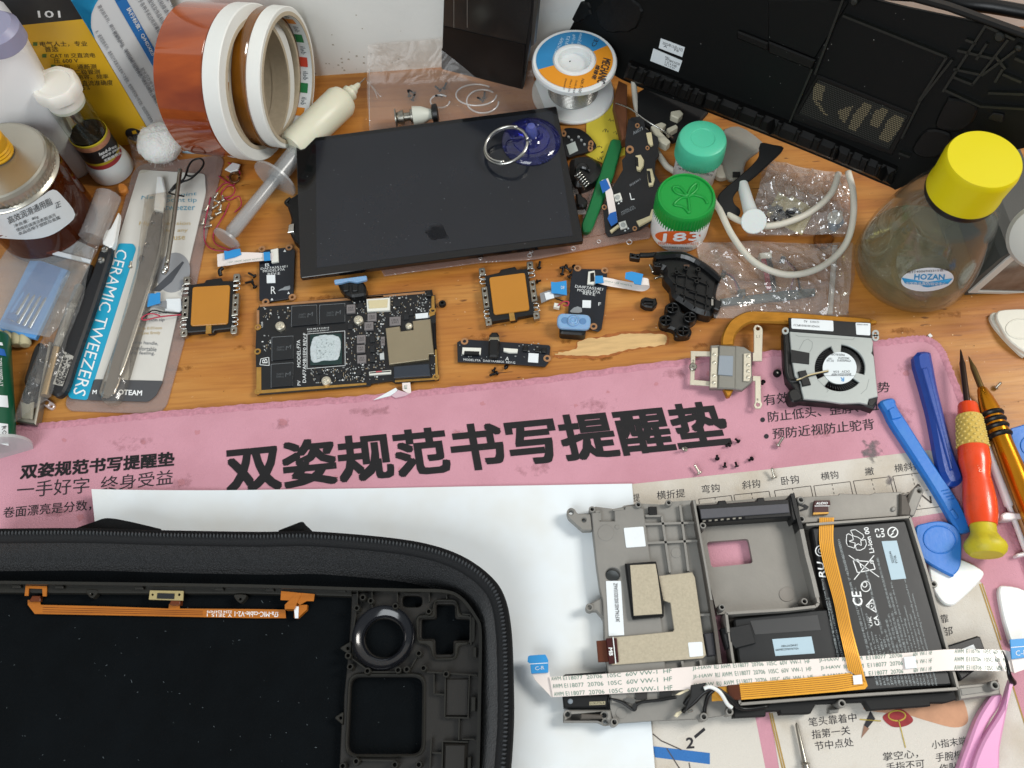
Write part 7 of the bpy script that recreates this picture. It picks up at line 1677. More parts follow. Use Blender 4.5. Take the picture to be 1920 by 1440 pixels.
obj('crease', *merge(*[geo_tube(curve2([W(*p) for p in q], 4, False), .0003, 5) for q in ([(695, 90, .0), (692, 150, .004), (693, 235, .004)], [(687, 150, .002), (702, 170, .005), (708, 185, .004)], [(697, 160, .003), (712, 180, .005), (716, 180, .004)])]), film('crease_film', '#ffffff', .3, .3), CB, smooth=True)
prism('lower_sheet', [(714, 505), (740, 492), (900, 470), (1000, 458), (1094, 446), (1215, 424), (1222, 430), (1218, 446), (1180, 452), (1000, 486), (900, 492), (720, 517)], 0, .0016, .0024, film('sleeve_lower', '#ead9cf', .05, .16, '#e8d6cc', .15, .3, 80), CB, bev=.0004)
prism('lower_sheet', [(1094, 446), (1090, 360), (1200, 330), (1216, 424)], 0, .0008, .0012, film('sleeve_lower', '#ead9cf'), CB)
for x, y, r in ((993, 478, 5), (996, 471, 4), (1075, 465, 5), (1123, 452, 4.5), (1180, 453, 6), (901, 484, 4)): prism('embossed_ring', ell(x, y, r, r * .8, 14), 0, .0023, .0029, film('emboss_film', '#f4ece6', .15, .3), CB, bev=.0002, holes=[ell(x, y, r - 2, (r - 2) * .8, 14)])
# white hot-glue loops inside
for cx, cy, rx, ry in ((905, 190, 30, 22), (893, 178, 38, 20), (825, 190, 18, 12)):
    tube('clear_coil', [W(cx + rx * cos(a), cy + ry * sin(a), .0035) for a in [2 * pi * i / 22 for i in range(20)]], .0006, film('coil_film', '#ffffff', .12, .4), CB, seg=6, sm=2)
# small tool in the sleeve
VT = thing('rotary_tool', 'short pale rotary tool head with metal disc at the screen edge', 'tool', W(780, 222, .004))
a_, b_ = W(740, 222, .011), W(822, 212, .011); k = mm(780, 218, .01)
along('disc', a_, a_.lerp(b_, .06), [(0, 4 * k), (.3, 17 * k), (.7, 17 * k), (1, 6 * k)], steel, VT, 24)
along('collar', a_.lerp(b_, .06), a_.lerp(b_, .42), [(0, 10 * k), (.4, 14 * k), (.45, 8 * k), (.8, 8 * k), (.85, 13 * k), (1, 13 * k)], steel, VT, 20)
along('body', a_.lerp(b_, .40), a_.lerp(b_, .85), [(0, 9 * k), (.05, 18 * k), (.5, 16 * k), (.8, 11 * k), (1, 9 * k)], M('tool_pale', '#c9cbbf', .4), VT, 24)
along('end_cap', a_.lerp(b_, .84), a_.lerp(b_, 1.0), [(0, 10 * k), (.2, 17 * k), (.8, 18 * k), (1, 12 * k)], rubberblack, VT, 20)

# ================================================================== odds and ends in the middle back
YN = thing('sticky_note', 'yellow handwritten sticky note under the solder spool', 'paper', W(1140, 250))
prism('sheet', [(1100, 215), (1150, 185), (1172, 190), (1172, 290), (1130, 306), (1098, 290)], 0, .0006, .0010, M('note_yellow', '#cdbb3a', .8, var=.08, vscale=100), YN)
G = []
rn = random.Random(12)
for j, (x, y) in enumerate([(1140, 225), (1130, 245), (1150, 250), (1116, 275), (1126, 285), (1120, 296), (1160, 218)]):
    p = (x, y)
    for i in range(8):
        q = (p[0] + rn.uniform(0, 3.5), y + rn.uniform(-4, 4)); G.append(line_geo(p, q, .9, 0, .0011)); p = q
obj('handwriting', *merge(*G), inkthin, YN, kind='stuff')
BK = thing('wood_strip', 'thin brown wooden strip standing between spool and laptop cover', 'stick', W(1165, 200))
prism('strip', [(1150, 190), (1160, 150), (1176, 158), (1176, 258), (1166, 262)], 0, .002, .010, M('strip_brown', '#6a3f24', .6, var=.3, vscale=60, stretch=(4, 1, 1)), BK, bev=.0006)
GS = thing('green_spudger', 'flat dark green plastic spudger lying under the L board', 'pry tool', W(1125, 350))
prism('blade', rnd([(1145, 262), (1150, 259), (1166, 262), (1166, 275), (1150, 330), (1122, 398), (1112, 425), (1105, 434), (1092, 434), (1090, 420), (1103, 388), (1125, 320)], 4, 3), 0, .002, .0052, M('spudger_green', '#0f6a38', .35, var=.1, vscale=60), GS, bev=.0008)
SBd = thing('sensor_board', 'small black board with silver label by the spool base', 'circuit board', W(1088, 262))
prism('board', curve2([(1054, 245), (1080, 240), (1098, 248), (1112, 262), (1118, 275), (1100, 285), (1080, 290), (1060, 292)], 3), 0, .003, .0045, pcb, SBd, bev=.0002)
prism('paper_label', [(1062, 272), (1078, 265), (1084, 282), (1068, 290)], 0, .0045, .0049, M('label_dull', '#aab2ae', .4), SBd)
for x, y in ((1108, 269), (1107, 278), (1057, 250)): prism('mounting_ring', ell(x, y, 5, 6, 14), 0, .0045, .0050, goldpad, SBd, holes=[ell(x, y, 2.2, 2.6, 10)])
for x, y in ((1066, 256), (1072, 262), (1090, 262), (1096, 270), (1085, 256)): prism('small_part', rect(x, y, 4, 3, 20), 0, .0045, .0055, M('solder_pale', '#a8acac'), SBd)
TG = thing('trigger_part', 'black trigger part with a coiled steel spring beside the screen', 'trigger', W(1100, 320))
prism('body', curve2([(1068, 300), (1080, 290), (1104, 288), (1122, 298), (1128, 312), (1118, 330), (1105, 340), (1085, 345), (1072, 335)], 3), 0, .001, .0105, rubberblack, TG, bev=.003)
prism('arch', curve2([(1078, 312), (1088, 304), (1100, 306), (1106, 320), (1098, 316), (1088, 314), (1080, 322)], 3), 0, .010, .0125, M('gloss_black', '#0e0f10'), TG, bev=.0008)
sA, sB = W(1083, 325, .013), W(1102, 350, .010); ax = (sB - sA); pts = []
x = ax.normalized().orthogonal(); y = ax.normalized().cross(x)
for i in range(61): t = i / 60; pts.append(sA + ax * t + (x * cos(t * 2 * pi * 6) + y * sin(t * 2 * pi * 6)) * .0022)
tube('spring', pts, .0004, silver, TG, seg=6, sm=0)
TG2 = thing('trigger_part', 'black plastic shard showing between the screen and the green spudger', 'trigger', W(1090, 375))
prism('body', jag([(1080, 362), (1094, 366), (1100, 378), (1094, 386), (1082, 384)], 1.5, 3, 3), 0, .001, .008, rubberblack, TG2, bev=.001)
WB = thing('black_bracket', 'black plastic plate with pale clips half under the laptop cover', 'bracket', W(1240, 215))
prism('plate', [(1196, 172), (1215, 160), (1300, 190), (1330, 205), (1290, 250), (1262, 262), (1235, 240), (1205, 232), (1196, 205)], 0, .004, .008, softblack, WB, bev=.0008)
for q in ([(1258, 208), (1275, 205), (1282, 212), (1272, 222), (1258, 216)], [(1220, 236), (1240, 228), (1250, 232), (1238, 245), (1258, 265), (1250, 272), (1232, 262)], [(1250, 240), (1268, 232), (1272, 238), (1255, 248)]):
    prism('clip', rnd(q, 2, 2), 0, .007, .0125, M('clip_bone', '#c2bda9', .5), WB, bev=.0006)
# thick white cable
CA = thing('usb_cable', 'thick cream white cable looping over the clear bags', 'cable', W(1480, 500))
cw = M('cable_cream', '#d2cdbf', .45, var=.05, vscale=60, sss=.05)
tube('loop', P3([(1590, 322, .014), (1600, 365, .012), (1598, 420, .011), (1580, 466, .011), (1535, 503, .0115), (1475, 515, .0115), (1415, 492, .0115), (1375, 445, .011), (1350, 395, .010), (1335, 370, .008)]), .0019, cw, CA, seg=12)
tube('loop', P3([(1572, 325, .014), (1560, 360, .013), (1530, 390, .0135), (1490, 412, .0140), (1440, 424, .0135), (1390, 415, .011), (1350, 392, .0065), (1330, 372, .004)]), .0019, cw, CA, seg=12)
tube('loop', P3([(1188, 150, .010), (1190, 175, .006), (1196, 210, .004), (1215, 255, .0035), (1245, 305, .0032), (1262, 320, .003), (1300, 345, .0025)]), .0019, cw, CA, seg=12)
BTl = thing('nylon_spudger', 'curved black nylon spudger propped under the laptop cover', 'pry tool', W(1390, 340))
v5 = lambda pts: [(1280 + x / 3.788, 220 + y / 3.789) for x, y in pts]
BP = plane3(W(1360, 400, .010), W(1378, 402, .010), W(1450, 270, .020))
prism('blade', curve2(v5([(555, 180), (640, 190), (720, 215), (640, 300), (520, 410), (410, 495), (362, 560), (368, 610), (408, 650), (408, 685), (380, 700), (300, 690), (250, 590), (275, 525), (400, 420), (500, 330), (548, 260)]), 3), BP, -.003, 0, softblack, BTl, bev=.0006)
FNn = thing('syringe_plunger', 'white plastic plunger stem with round disc across the cable', 'syringe', W(1410, 400))
along('stem', W(1392, 345, .012), W(1410, 408, .014), [(0, .0032), (.5, .0036), (1, .0042)], M('nylon_white', '#d2d6d4', .4, sss=.2), FNn, 16)
cN = W(1413, 415, .0165)
lathe('disc', [(.0001, 0), (.0068, 0), (.0072, .0005), (.0068, .0010), (.0001, .0012)], cN, M('nylon_white', '#d2d6d4'), FNn, axis=(-.15, -.5, .85), seg=28)
FB = thing('frosted_pouch', 'greyish frosted plastic pouch behind the mint jar', 'bag', W(1385, 285))
prism('film', curve2([(1350, 250), (1385, 235), (1425, 260), (1430, 275), (1400, 300), (1392, 330), (1368, 336), (1355, 305)], 3), 0, .004, .0065, M('pouch_grey', '#8e8b82', .5, sss=.1, var=.15, vscale=40, bump=.2, bscale=120), FB, bev=.001)
prism('dark_label', [(1374, 322), (1388, 322), (1388, 332), (1374, 332)], 0, .0064, .007, softblack, FB)
FB2 = thing('plastic_lug', 'small off-white plastic lug beside the frosted pouch', 'plastic part', W(1350, 320))
prism('body', curve2([(1342, 315), (1350, 306), (1362, 312), (1366, 328), (1352, 332), (1342, 326)], 3), 0, .001, .005, M('lug_bone', '#c6bfae', .5), FB2, bev=.001)
CNn = thing('connector_part', 'small blue and white potentiometer with orange contacts by the bottle', 'component', W(1560, 420))
lathe('dial', [(.0040, 0), (.0042, .001), (.0042, .004), (.0030, .0045), (.0030, .0052), (.0012, .0052), (.001, .003)], W(1564, 410, .003), M('dial_white', '#cfd2d2', .4), CNn, axis=(-.2, -.4, .9), seg=20)
prism('body', [(1555, 405), (1578, 398), (1584, 415), (1570, 428), (1558, 422)], 0, .001, .005, M('pot_blue', '#27557f', .4), CNn, bev=.0008)
prism('contacts', jag([(1530, 440), (1545, 430), (1560, 436), (1562, 452), (1545, 462), (1528, 455)], 2, 3, 4), 0, .001, .004, M('contact_amber', '#8f531c', .3, .4, var=.5, vscale=300), CNn, bev=.0006)
# ================================================================== grey stand at the right edge
GSt = thing('metal_stand', 'grey painted stand with framed glossy window at the right edge', 'stand', W(1860, 550))
gz = W(1812, 553).y
VP_ = Plane((0, gz, 0), (0, -1, 0))
grey_ = M('stand_grey', '#4d4e4c', .5, .3, var=.12, vscale=40, bump=.05, bscale=900)
sil = [(1806, 551), (1812, 555), (1990, 560), (1990, 466), (1915, 470), (1893, 474), (1876, 484), (1808, 542)]
V0 = [VP_.w(*p) for p in sil]; n = len(sil); dpt = Vector((0, .075, 0))
V = V0 + [v + dpt for v in V0] ; Fc = [tuple(range(n)), tuple(range(2 * n - 1, n - 1, -1))] + [(i, i + n, (i + 1) % n + n, (i + 1) % n) for i in range(n)]
obj('body', V, Fc, grey_, GSt)
def onf(pts, h0, h1, mat, name, holes=()):
    return prism(name, pts, VP_, h0, h1, mat, GSt, bev=.0003, holes=holes)
onf([(1816, 550), (1990, 555), (1990, 472), (1912, 476), (1896, 481), (1886, 488)], 0, .0012, M('frame_white', '#c6c4bb', .5), 'window_frame', [[(1835, 546), (1980, 550), (1980, 480), (1916, 482), (1904, 486)]])
onf([(1834, 547), (1982, 551), (1982, 478), (1914, 481), (1903, 485)], -.001, .0004, M('window_dark', '#4a352b', .12, spec=.7, col2='#8c867c', vscale=30), 'window')
c9 = W(1962, 442, .055)
lathe('round_cover', [(.0001, .0045), (.012, .0045), (.0165, .0035), (.018, .001), (.0175, 0)], c9, M('cover_white', '#b9b8b0', .45), GSt, axis=(-.45, -.65, .6), seg=36)
# cable and sheet in the far top right corner
XC = thing('black_cable', 'thick black cable at the top right behind the laptop cover', 'cable', W(1900, 30))
tube('cable', [LP.up(-.02).w(1740, -20), LP.up(-.015).w(1800, 5), LP.up(-.015).w(1860, 12), LP.up(-.02).w(1960, 30)], .0035, rubberblack, XC)
# ================================================================== cartons at the left back
def upright(name, base, h0, h1, mat, par, bev=0):
    pl = Z(0); V, Fc = prism_geo([Z(0).uv(*p) if len(p) == 2 else Vector(p[:2]) for p in base], [], pl, h0, h1, bev)
    return obj(name, V, Fc, mat, par)
yb = [(183, 277), (291, 266)]
a_, b_ = W(*yb[0]), W(*yb[1]); nb = Vector((-(b_ - a_).y, (b_ - a_).x, 0)).normalized(); nb = nb if nb.y > 0 else -nb
dep = .032; quad = [a_, b_, b_ + nb * dep, a_ + nb * dep]
YP = plane3(a_, b_, a_ + Vector((0, 0, .1)))
hy = height_at((291, 266), (150, 38))
YB = thing('meter_box', 'yellow and black upright cardboard box with Chinese text', 'box', a_)
def quadprism(name, q, z0, z1, mat, par, bev=0):
    V, Fc = prism_geo([Vector((p.x, p.y)) for p in q], [], Plane((0, 0, 0)), z0, z1, bev); return obj(name, V, Fc, mat, par)
yelc = M('box_yellow', '#e0b024', .4, var=.06, vscale=30, coat=.15)
quadprism('carton', quad, 0, hy, yelc, YB)
quadprism('black_band', [q + (q - (a_ + b_) / 2) * .002 for q in quad], hy, hy + .045, M('box_black', '#16171a', .4), YB)
txs([('101', (72, 33), (114, 33), (70, 20))], YP, .0003, whiteprint, YB, bold=.02)
txs([('电气人士，专业', (76, 88), (164, 87), (74, 78)), ('首选', (85, 98), (110, 97), (83, 88)), ('CAT III 交直流电', (95, 109), (179, 108), (93, 100)), ('压 600 V', (102, 119), (147, 118), (100, 110)), ('电阻、通断测', (110, 131), (181, 130), (108, 121)), ('二极管测', (141, 140), (188, 139), (139, 131)), ('电容、频率', (147, 149), (204, 148), (145, 140)), ('±直流准确度', (148, 161), (212, 160), (146, 151)), ('0.5 %', (150, 169), (169, 168), (148, 161))], YP, .0003, inkthin, YB)
for x, y in ((66, 83), (83, 105), (100, 125)): prism('green_bullet', rect(x, y, 8, 6, 0), YP, .0001, .0004, M('bullet_green', '#4f6b2c', .6), YB)
prism('emblem', ell(252, 253, 18, 11, 20, .35), YP, .0001, .0004, inkthin, YB)
obj('emblem_mark', *(lambda p: ([p[0], p[1], p[2], p[3]], [(0, 1, 2, 3)]))([YP.up(.0005).w(*q) for q in ((247, 246), (254, 244), (257, 250), (249, 252))]), yelc, YB)
w0, w1, w2 = W(292, 266), W(337, 228), W(398, 171)
w3 = w0 + (w2 - w1)
WBx = thing('glue_box', 'white and blue upright medicine style box with printed sides', 'box', w1)
wbm = M('box_white', '#d5d9dc', .45, var=.04, vscale=40)
quadprism('carton', [w0, w1, w2, w3], 0, .15, wbm, WBx)
P1 = plane3(w0, w1, w0 + Vector((0, 0, .1))); P2 = plane3(w1, w2, w1 + Vector((0, 0, .1)))
cy_ = M('box_cyan', '#1f93c6', .45)
prism('blue_print', [(134, 2), (186, -20), (172, 20), (170, 50), (176, 70)], P1, .0001, .0003, cy_, WBx)
prism('blue_print', [(110, -40), (212, -40), (190, -10), (178, 10), (170, 30), (171, 52), (178, 72), (134, 2)], P1, .0001, .0003, cy_, WBx)
prism('blue_stripe', [(217, 3), (235, -5), (310, 128), (290, 130)], P2, .0001, .0003, M('box_blue', '#2a72b8', .45), WBx)
prism('blue_stripe', [(190, -40), (217, -40), (236, -4), (218, 4)], P2, .0001, .0003, M('box_blue', '#2a72b8'), WBx)
tx('执行标准：Q/HDXK0', (236, 17), (284, 106), (244, 12), P2, .0005, whiteprint, WBx, bold=.015)
lines = []
for i, (x, y, l) in enumerate([(178, 60, 200), (182, 12, 235), (210, 62, 190), (262, 130, 140)]):
    d = Vector((.52, .854)); p = Vector((x, y)); q = p + d * l; u_ = Vector((7, -4.2))
    lines.append((['8，通用型胶系列，请用后拧紧盖以免影响下次使用，使用前请先做小样试验，如出现异常请停用', '雾状胶系列，螺纹紧固胶系列，请按照使用说明施胶并除油污后使用，粘接面保持干燥', '式系列产品，不可接触儿童及食品，如误入眼应立即用清水冲洗后就医', '胶水应存放于阴凉干燥处避光保存，有效期两年'][i], tuple(p), tuple(q), tuple(p + u_)))
txs(lines, P1, .0005, M('box_ink', '#6a6d74', .7), WBx)
lines = []
for i in range(4):
    p = Vector((250 + i * 19, -12 + i * 1)); q = p + Vector((.52, .854)) * (95 - i * 6); lines.append((['适用于各种手机边框屏幕粘接', '总装配线及饰品粘接工艺品', '瞬间粘接请勿多次涂胶', '容量：15毫升 请远离火源'][i], tuple(p), tuple(q), tuple(p + Vector((8, -5)))))
txs(lines, P2, .0005, M('box_ink', '#3a3c44'), WBx)
prism('foot_strip', [(340, 284), (367, 286), (400, 282), (392, 278)], 0, .0001, .0015, M('foot_blue', '#9fc4d8', .5), WBx)
# white bottle at the corner
q0, q1 = W(48, 372), W(178, 326); nb2 = Vector((-(q1 - q0).y, (q1 - q0).x, 0)).normalized(); nb2 = nb2 if nb2.y > 0 else -nb2
WT = thing('white_bottle', 'tall white plastic bottle with grey cap at the upper left corner', 'bottle', q0)
hb = .115; top = Vector((.013, -.002, 0))
V, Fc = [], []
for z, s in ((0, .94), (.003, 1.0), (.05, 1.0), (hb * .85, 1.0), (hb * .97, .9), (hb, .7)):
    ctr = (q0 + q1) / 2 + nb2 * .017; ring = rnd([(p.x, p.y) for p in (q0, q1, q1 + nb2 * .034, q0 + nb2 * .034)], .008, 4)
    for x, y in ring: V.append(Vector((ctr.x + (x - ctr.x) * s, ctr.y + (y - ctr.y) * s, z)) + top * (z / hb))
n = len(ring)
for j in range(5):
    for i in range(n): Fc.append((j * n + i, j * n + (i + 1) % n, (j + 1) * n + (i + 1) % n, (j + 1) * n + i))
Fc += [tuple(range(n))[::-1], tuple(5 * n + i for i in range(n))]
obj('body', V, Fc, M('bottle_white', '#e6e7e8', .4, var=.03, vscale=40), WT, smooth=True, sharp=50)
cC = W(-6, 62, .118); cC.z = hb * .96
lathe('cap', [(.010, 0), (.0125, .002), (.0125, .010), (.010, .013), (.004, .013)], cC, M('cap_lilac', '#8f8ea6', .4, sss=.1), WT, seg=28)
prism('grey_label', rnd([(33, 76), (43, 66), (56, 88), (72, 136), (70, 140), (58, 122)], 3, 3), YP.up(.002), 0, .0012, M('label_slate', '#55585f', .5), YB)
# ================================================================== amber jar with metal lid
hA = .062; LAc = W(-8, 300, hA); A0 = Vector((LAc.x, LAc.y, 0)); rA = 95 * mm(-8, 300, hA)
AJ = thing('amber_jar', 'amber glass jar with ribbed silver lid and white label at left', 'jar', A0)
amber = film('amber_glass', '#b06a2a', .04, .18, '#7a3a10', .04)
lathe('glass_body', [(rA * .9, .0006), (rA * .98, .002), (rA * 1.02, .006), (rA * 1.02, hA * .74), (rA * .94, hA * .84)], A0, amber, AJ, seg=56)
lathe('contents', [(.0001, .002), (rA * .94, .003), (rA * .96, hA * .42), (.0001, hA * .43)], A0, M('amber_paste', '#5a2a0c', .35, var=.3, vscale=60), AJ, seg=40)
V, Fc = [], []; seg = 130; zs = [(hA * .83, 1.03, 0), (hA * .85, 1.05, 0), (hA * .865, 1.01, 0), (hA * .875, .995, 1), (hA * .955, .995, 1), (hA * .965, .985, 0), (hA * .99, .96, 0), (hA, .92, 0), (hA - .0005, .88, 0)]
for z, s, kn in zs:
    for i in range(seg):
        a = 2 * pi * i / seg; r = rA * s * (1 + (.012 * (1 if i % 2 else -1) if kn else 0)); V.append(A0 + Vector((r * cos(a), r * sin(a), z)))
for j in range(len(zs) - 1):
    for i in range(seg): Fc.append((j * seg + i, j * seg + (i + 1) % seg, (j + 1) * seg + (i + 1) % seg, (j + 1) * seg + i))
Fc.append(tuple((len(zs) - 1) * seg + i for i in range(seg)))
obj('lid', V, Fc, M('lid_aluminium', '#c2bdae', .32, .85, var=.08, vscale=60), AJ, smooth=True, sharp=35)
C_ = A0; lab = [(-20, 398), (30, 388), (70, 372), (98, 355), (118, 370), (140, 402), (120, 425), (90, 442), (50, 448), (0, 445), (-20, 440)]
wrap_disc('label', curve2([Vector(p) for p in lab], 3), A0, rA * 1.02, .0004, labelwhite, AJ, m=6)
wrap_text([('高效润滑通用脂', (18, 419), (98, 382), (12, 406)), ('净含量：80g', (28, 426), (72, 408), (25, 419)), ('正', (103, 390), (113, 386), (101, 380)), ('使用前请清洁表面油污', (32, 433), (104, 404), (29, 427)), ('本品适用于塑胶及金属', (36, 440), (112, 409), (33, 434))], A0, rA * 1.02, .0008, inkthin, AJ)
YC = thing('yellow_cap', 'small yellow ribbed cap standing on the silver jar lid', 'cap', W(2, 285, hA))
ky = mm(2, 285, hA + .01)
V, Fc = geo_lathe([(30 * ky, 0), (31 * ky, .001), (29 * ky, .002), (31 * ky, .003), (29 * ky, .004), (31 * ky, .005), (29 * ky, .006), (30 * ky, .007), (30 * ky, .012), (24 * ky, .014), (.0001, .014)], W(-4, 288, hA), (0, 0, 1), 40)
obj('cap', V, Fc, M('cap_gold', '#d09a10', .4, sss=.1), YC, smooth=True, sharp=40)
# ================================================================== applicator bottle
T0 = W(212, 318); hT = height_at((212, 318), (103, 152)); kb = mm(212, 318, .01); kt = mm(108, 160, hT)
AP = thing('tip_cleaner', 'clear tube bottle with white cap and black yellow label', 'bottle', T0)
lathe('foot', [(36 * kb, .0003), (40 * kb, .001), (40 * kb, .006), (37 * kb, .011), (33 * kb, .013)], T0, whiteplastic, AP, seg=40)
lathe('label_band', [(32.5 * kb, 0.0130), (33.5 * kb, 0.0132), (33.5 * kb, 0.0165)], T0, M('band_red', '#b23a3c', .5, var=.15, vscale=200), AP, seg=40, caps=False)
lathe('label_band', [(33.5 * kb, 0.0165), (33.6 * kb, 0.0166), (33.6 * kb, 0.0185)], T0, M('band_yellow', '#c4b02c', .5), AP, seg=40, caps=False)
lathe('label_band', [(33.5 * kb, 0.0185), (33.6 * kb, 0.0186), (33.6 * kb, 0.0285)], T0, M('band_black', '#17171a', .45), AP, seg=40, caps=False)
lathe('label_band', [(33.5 * kb, 0.0285), (33.6 * kb, 0.0286), (33.6 * kb, 0.0320)], T0, M('band_pink', '#c98a6a', .5, var=.3, vscale=300), AP, seg=40, caps=False)
lathe('label_band', [(33.5 * kb, 0.0320), (33.6 * kb, 0.0321), (33.6 * kb, 0.0335), (32.6 * kb, 0.0336)], T0, M('band_yellow', '#c4b02c'), AP, seg=40, caps=False)
wrap_text([('lead-free', (187, 292), (218, 276), (185, 286)), ('sharp paste', (192, 298), (227, 279), (190, 292)), ('无铅烙铁头', (196, 304), (228, 288), (194, 299))], T0, 33.6 * kb, .0003, whiteprint, AP, .25)
lathe('glass_tube', [(32 * kb, .013), (32 * kb, hT * .80), (30 * kb, hT * .82)], T0, glass, AP, seg=40, caps=False)
lathe('black_wax', [(.0001, 0.0325), (30 * kb, 0.0325), (30 * kb, 0.0340), (12 * kb, 0.0325), (.0001, 0.0320)], T0, rubberblack, AP, seg=36)
along('brush_tip', T0 + Vector((0, 0, hT * .80)), T0 + Vector((0, 0, .040)), [(0, 10 * kb), (.35, 7 * kb), (.4, 5 * kb), (.55, 9 * kb), (.8, 8 * kb), (1, 3 * kb)], steel, AP, 18)
V, Fc = [], []; seg = 80; zs = [(hT * .78, .78), (hT * .80, .80), (hT * .89, .82), (hT * .90, .98), (hT * .93, 1.0), (hT * .985, .98), (hT, .90), (hT, .74), (hT - .0006, .72)]
for j, (z, s) in enumerate(zs):
    for i in range(seg):
        a = 2 * pi * i / seg; r = 43 * kt * s * (1 + (.022 * cos(8 * a) if 3 <= j <= 6 else 0)); V.append(T0 + Vector((r * cos(a), r * sin(a), z)))
for j in range(len(zs) - 1):
    for i in range(seg): Fc.append((j * seg + i, j * seg + (i + 1) % seg, (j + 1) * seg + (i + 1) % seg, (j + 1) * seg + i))
Fc.append(tuple((len(zs) - 1) * seg + i for i in range(seg)))
obj('cap', V, Fc, M('cap_ivory', '#e2dfd6', .45, sss=.1), AP, smooth=True, sharp=40)
# ================================================================== cotton ball
CT = W(312, 290); V, Fc = geo_lathe([(max(.0001, .0135 * sin(pi * i / 18)), .0105 * (1 - cos(pi * i / 18))) for i in range(19)], CT, (0, 0, 1), 36)
V = [v + Vector((mnoise.noise(v * 260), mnoise.noise(v * 260 + Vector((5, 5, 5))), mnoise.noise(v * 300 + Vector((9, 1, 3))))) * .0013 for v in V]
V = [Vector((v.x, v.y, max(0.0002, v.z))) for v in V]
rf = random.Random(6); FV, FF = list(V), list(Fc)
CBL = thing('cotton_ball', 'fluffy white cotton ball in front of the boxes', 'cotton', CT)
obj('wad', V, Fc, M('cotton', '#e8e8e4', .95, bump=.8, bscale=700, sss=.2), CBL, smooth=True)
G = []
for i in range(420):
    v = rf.choice(V); d = (v - CT - Vector((0, 0, .01))).normalized(); t = (d + Vector((rf.uniform(-1, 1), rf.uniform(-1, 1), rf.uniform(-1, 1)))).normalized(); s = d.cross(t).normalized() * .00006
    p = v; q = v + t * rf.uniform(.001, .0032)
    if q.z < .0003: continue
    G.append(([p - s, p + s, q + s, q - s], [(0, 1, 2, 3)]))
obj('fibres', *merge(*G), M('cotton_fibre', '#eeeeea', .9), CBL, kind='stuff')

# ================================================================== ceramic tweezers in a blister pack
l5 = lambda pts: [(x / 4, 360 + y / 4) for x, y in pts]
l0 = lambda pts: [(x / 4, 720 + y / 4) for x, y in pts]
TP = thing('tweezers_pack', 'white and cyan blister pack of ceramic tweezers', 'package', W(260, 530))
prism('tray', rnd([(248, 322), (262, 308), (412, 290), (420, 300), (400, 380), (345, 640), (312, 760), (296, 776), (130, 770), (121, 758), (160, 640)], 8, 3), 0, .0002, .0012, film('blister_back', '#e9e0da', .04, .16, '#e8dcd8', .12), TP, bev=.0003)
card_ = M('card_white', '#cfcdc6', .55, var=.06, vscale=40)
prism('card', rnd([(262, 318), (384, 326), (386, 360), (360, 470), (304, 715), (278, 752), (128, 746), (175, 600)], 6, 3), 0, .0012, .0018, card_, TP)
prism('cyan_band', rnd([(223, 456), (250, 457), (255, 466), (175, 718), (163, 750), (132, 747), (127, 740), (180, 590)], 4, 3), 0, .0018, .0021, M('card_cyan', '#1f9cc0', .5), TP)
tx('CERAMIC TWEEZERS', (219, 466), (136, 738), (240, 471), 0, .0023, whiteprint, TP)
prism('dark_foot', rnd([(176, 711), (306, 714), (292, 742), (278, 753), (164, 750)], 4, 3), 0, .0018, .0021, M('card_slate', '#4b4c4f', .5), TP)
txs([('M', (173, 739), (181, 739), (174, 731)), ('OTEAM', (221, 740), (266, 742), (222, 730))], 0, .0023, whiteprint, TP, bold=.03)
prism('grey_disc', ell(325, 511, 31, 38, 28, .3), 0, .0018, .0020, M('card_grey', '#8d8f92', .5), TP)
prism('blade_print', [(285, 545), (342, 490), (345, 492), (322, 528), (300, 546)], 0, .0020, .0022, M('card_dark', '#4a4d52', .5), TP)
teal = M('card_teal', '#4f8ea6', .6); mus = M('card_mustard', '#b8a06a', .6); gry = M('card_text', '#666a70', .6)
txs([('Needle point', (264, 376), (368, 368), (266, 367)), ('point tip', (312, 381), (369, 381), (312, 371)), ('tweezer', (310, 394), (366, 394), (310, 385))], 0, .0020, teal, TP)
txs([('High precision', (260, 424), (356, 424), (262, 415)), ('for any', (310, 437), (352, 436), (311, 429)), ('use', (326, 450), (347, 449), (326, 443)), ('Grip 0.01mm', (257, 620), (303, 619), (258, 613)), ('or Line firmly', (255, 629), (300, 628), (256, 622))], 0, .0020, mus, TP)
txs([('High-ceramic', (266, 592), (312, 590), (267, 584)), ('decision tip', (262, 605), (308, 604), (263, 597)), ('-slip handle,', (250, 646), (296, 649), (251, 638)), ('comfortable', (246, 656), (293, 659), (247, 648)), ('grip feeling.', (241, 666), (290, 667), (242, 658))], 0, .0020, gry, TP)
prism('bubble', rnd([(268, 360), (318, 352), (322, 372), (300, 470), (226, 730), (215, 752), (190, 752), (183, 738), (250, 500)], 8, 4), 0, .0018, .0085, film('bubble_film', '#eeeae4', .035, .06, '#ffffff', .08, .2, 60), TP, bev=.003)
TW = thing('tweezers', 'silver metal tweezers inside the blister pack', 'tweezers', W(255, 560, .002))
prism('arm', curve2([(286, 398), (303, 393), (300, 450), (282, 530), (240, 660), (214, 738), (186, 740), (196, 700), (245, 560), (272, 450)], 3), 0, .0024, .0038, M('tweezer_steel', '#98928a', .36, .85, var=.2, vscale=40, stretch=(1, .3, 1)), TW, bev=.0004, holes=[ell(*l5([(1170, 155)])[0], 3, 3, 10), ell(*l5([(1140, 232)])[0], 3, 3, 10), ell(*l5([(1100, 400)])[0], 3.5, 5, 12), ell(*l5([(1062, 500)])[0], 4, 6, 12)])
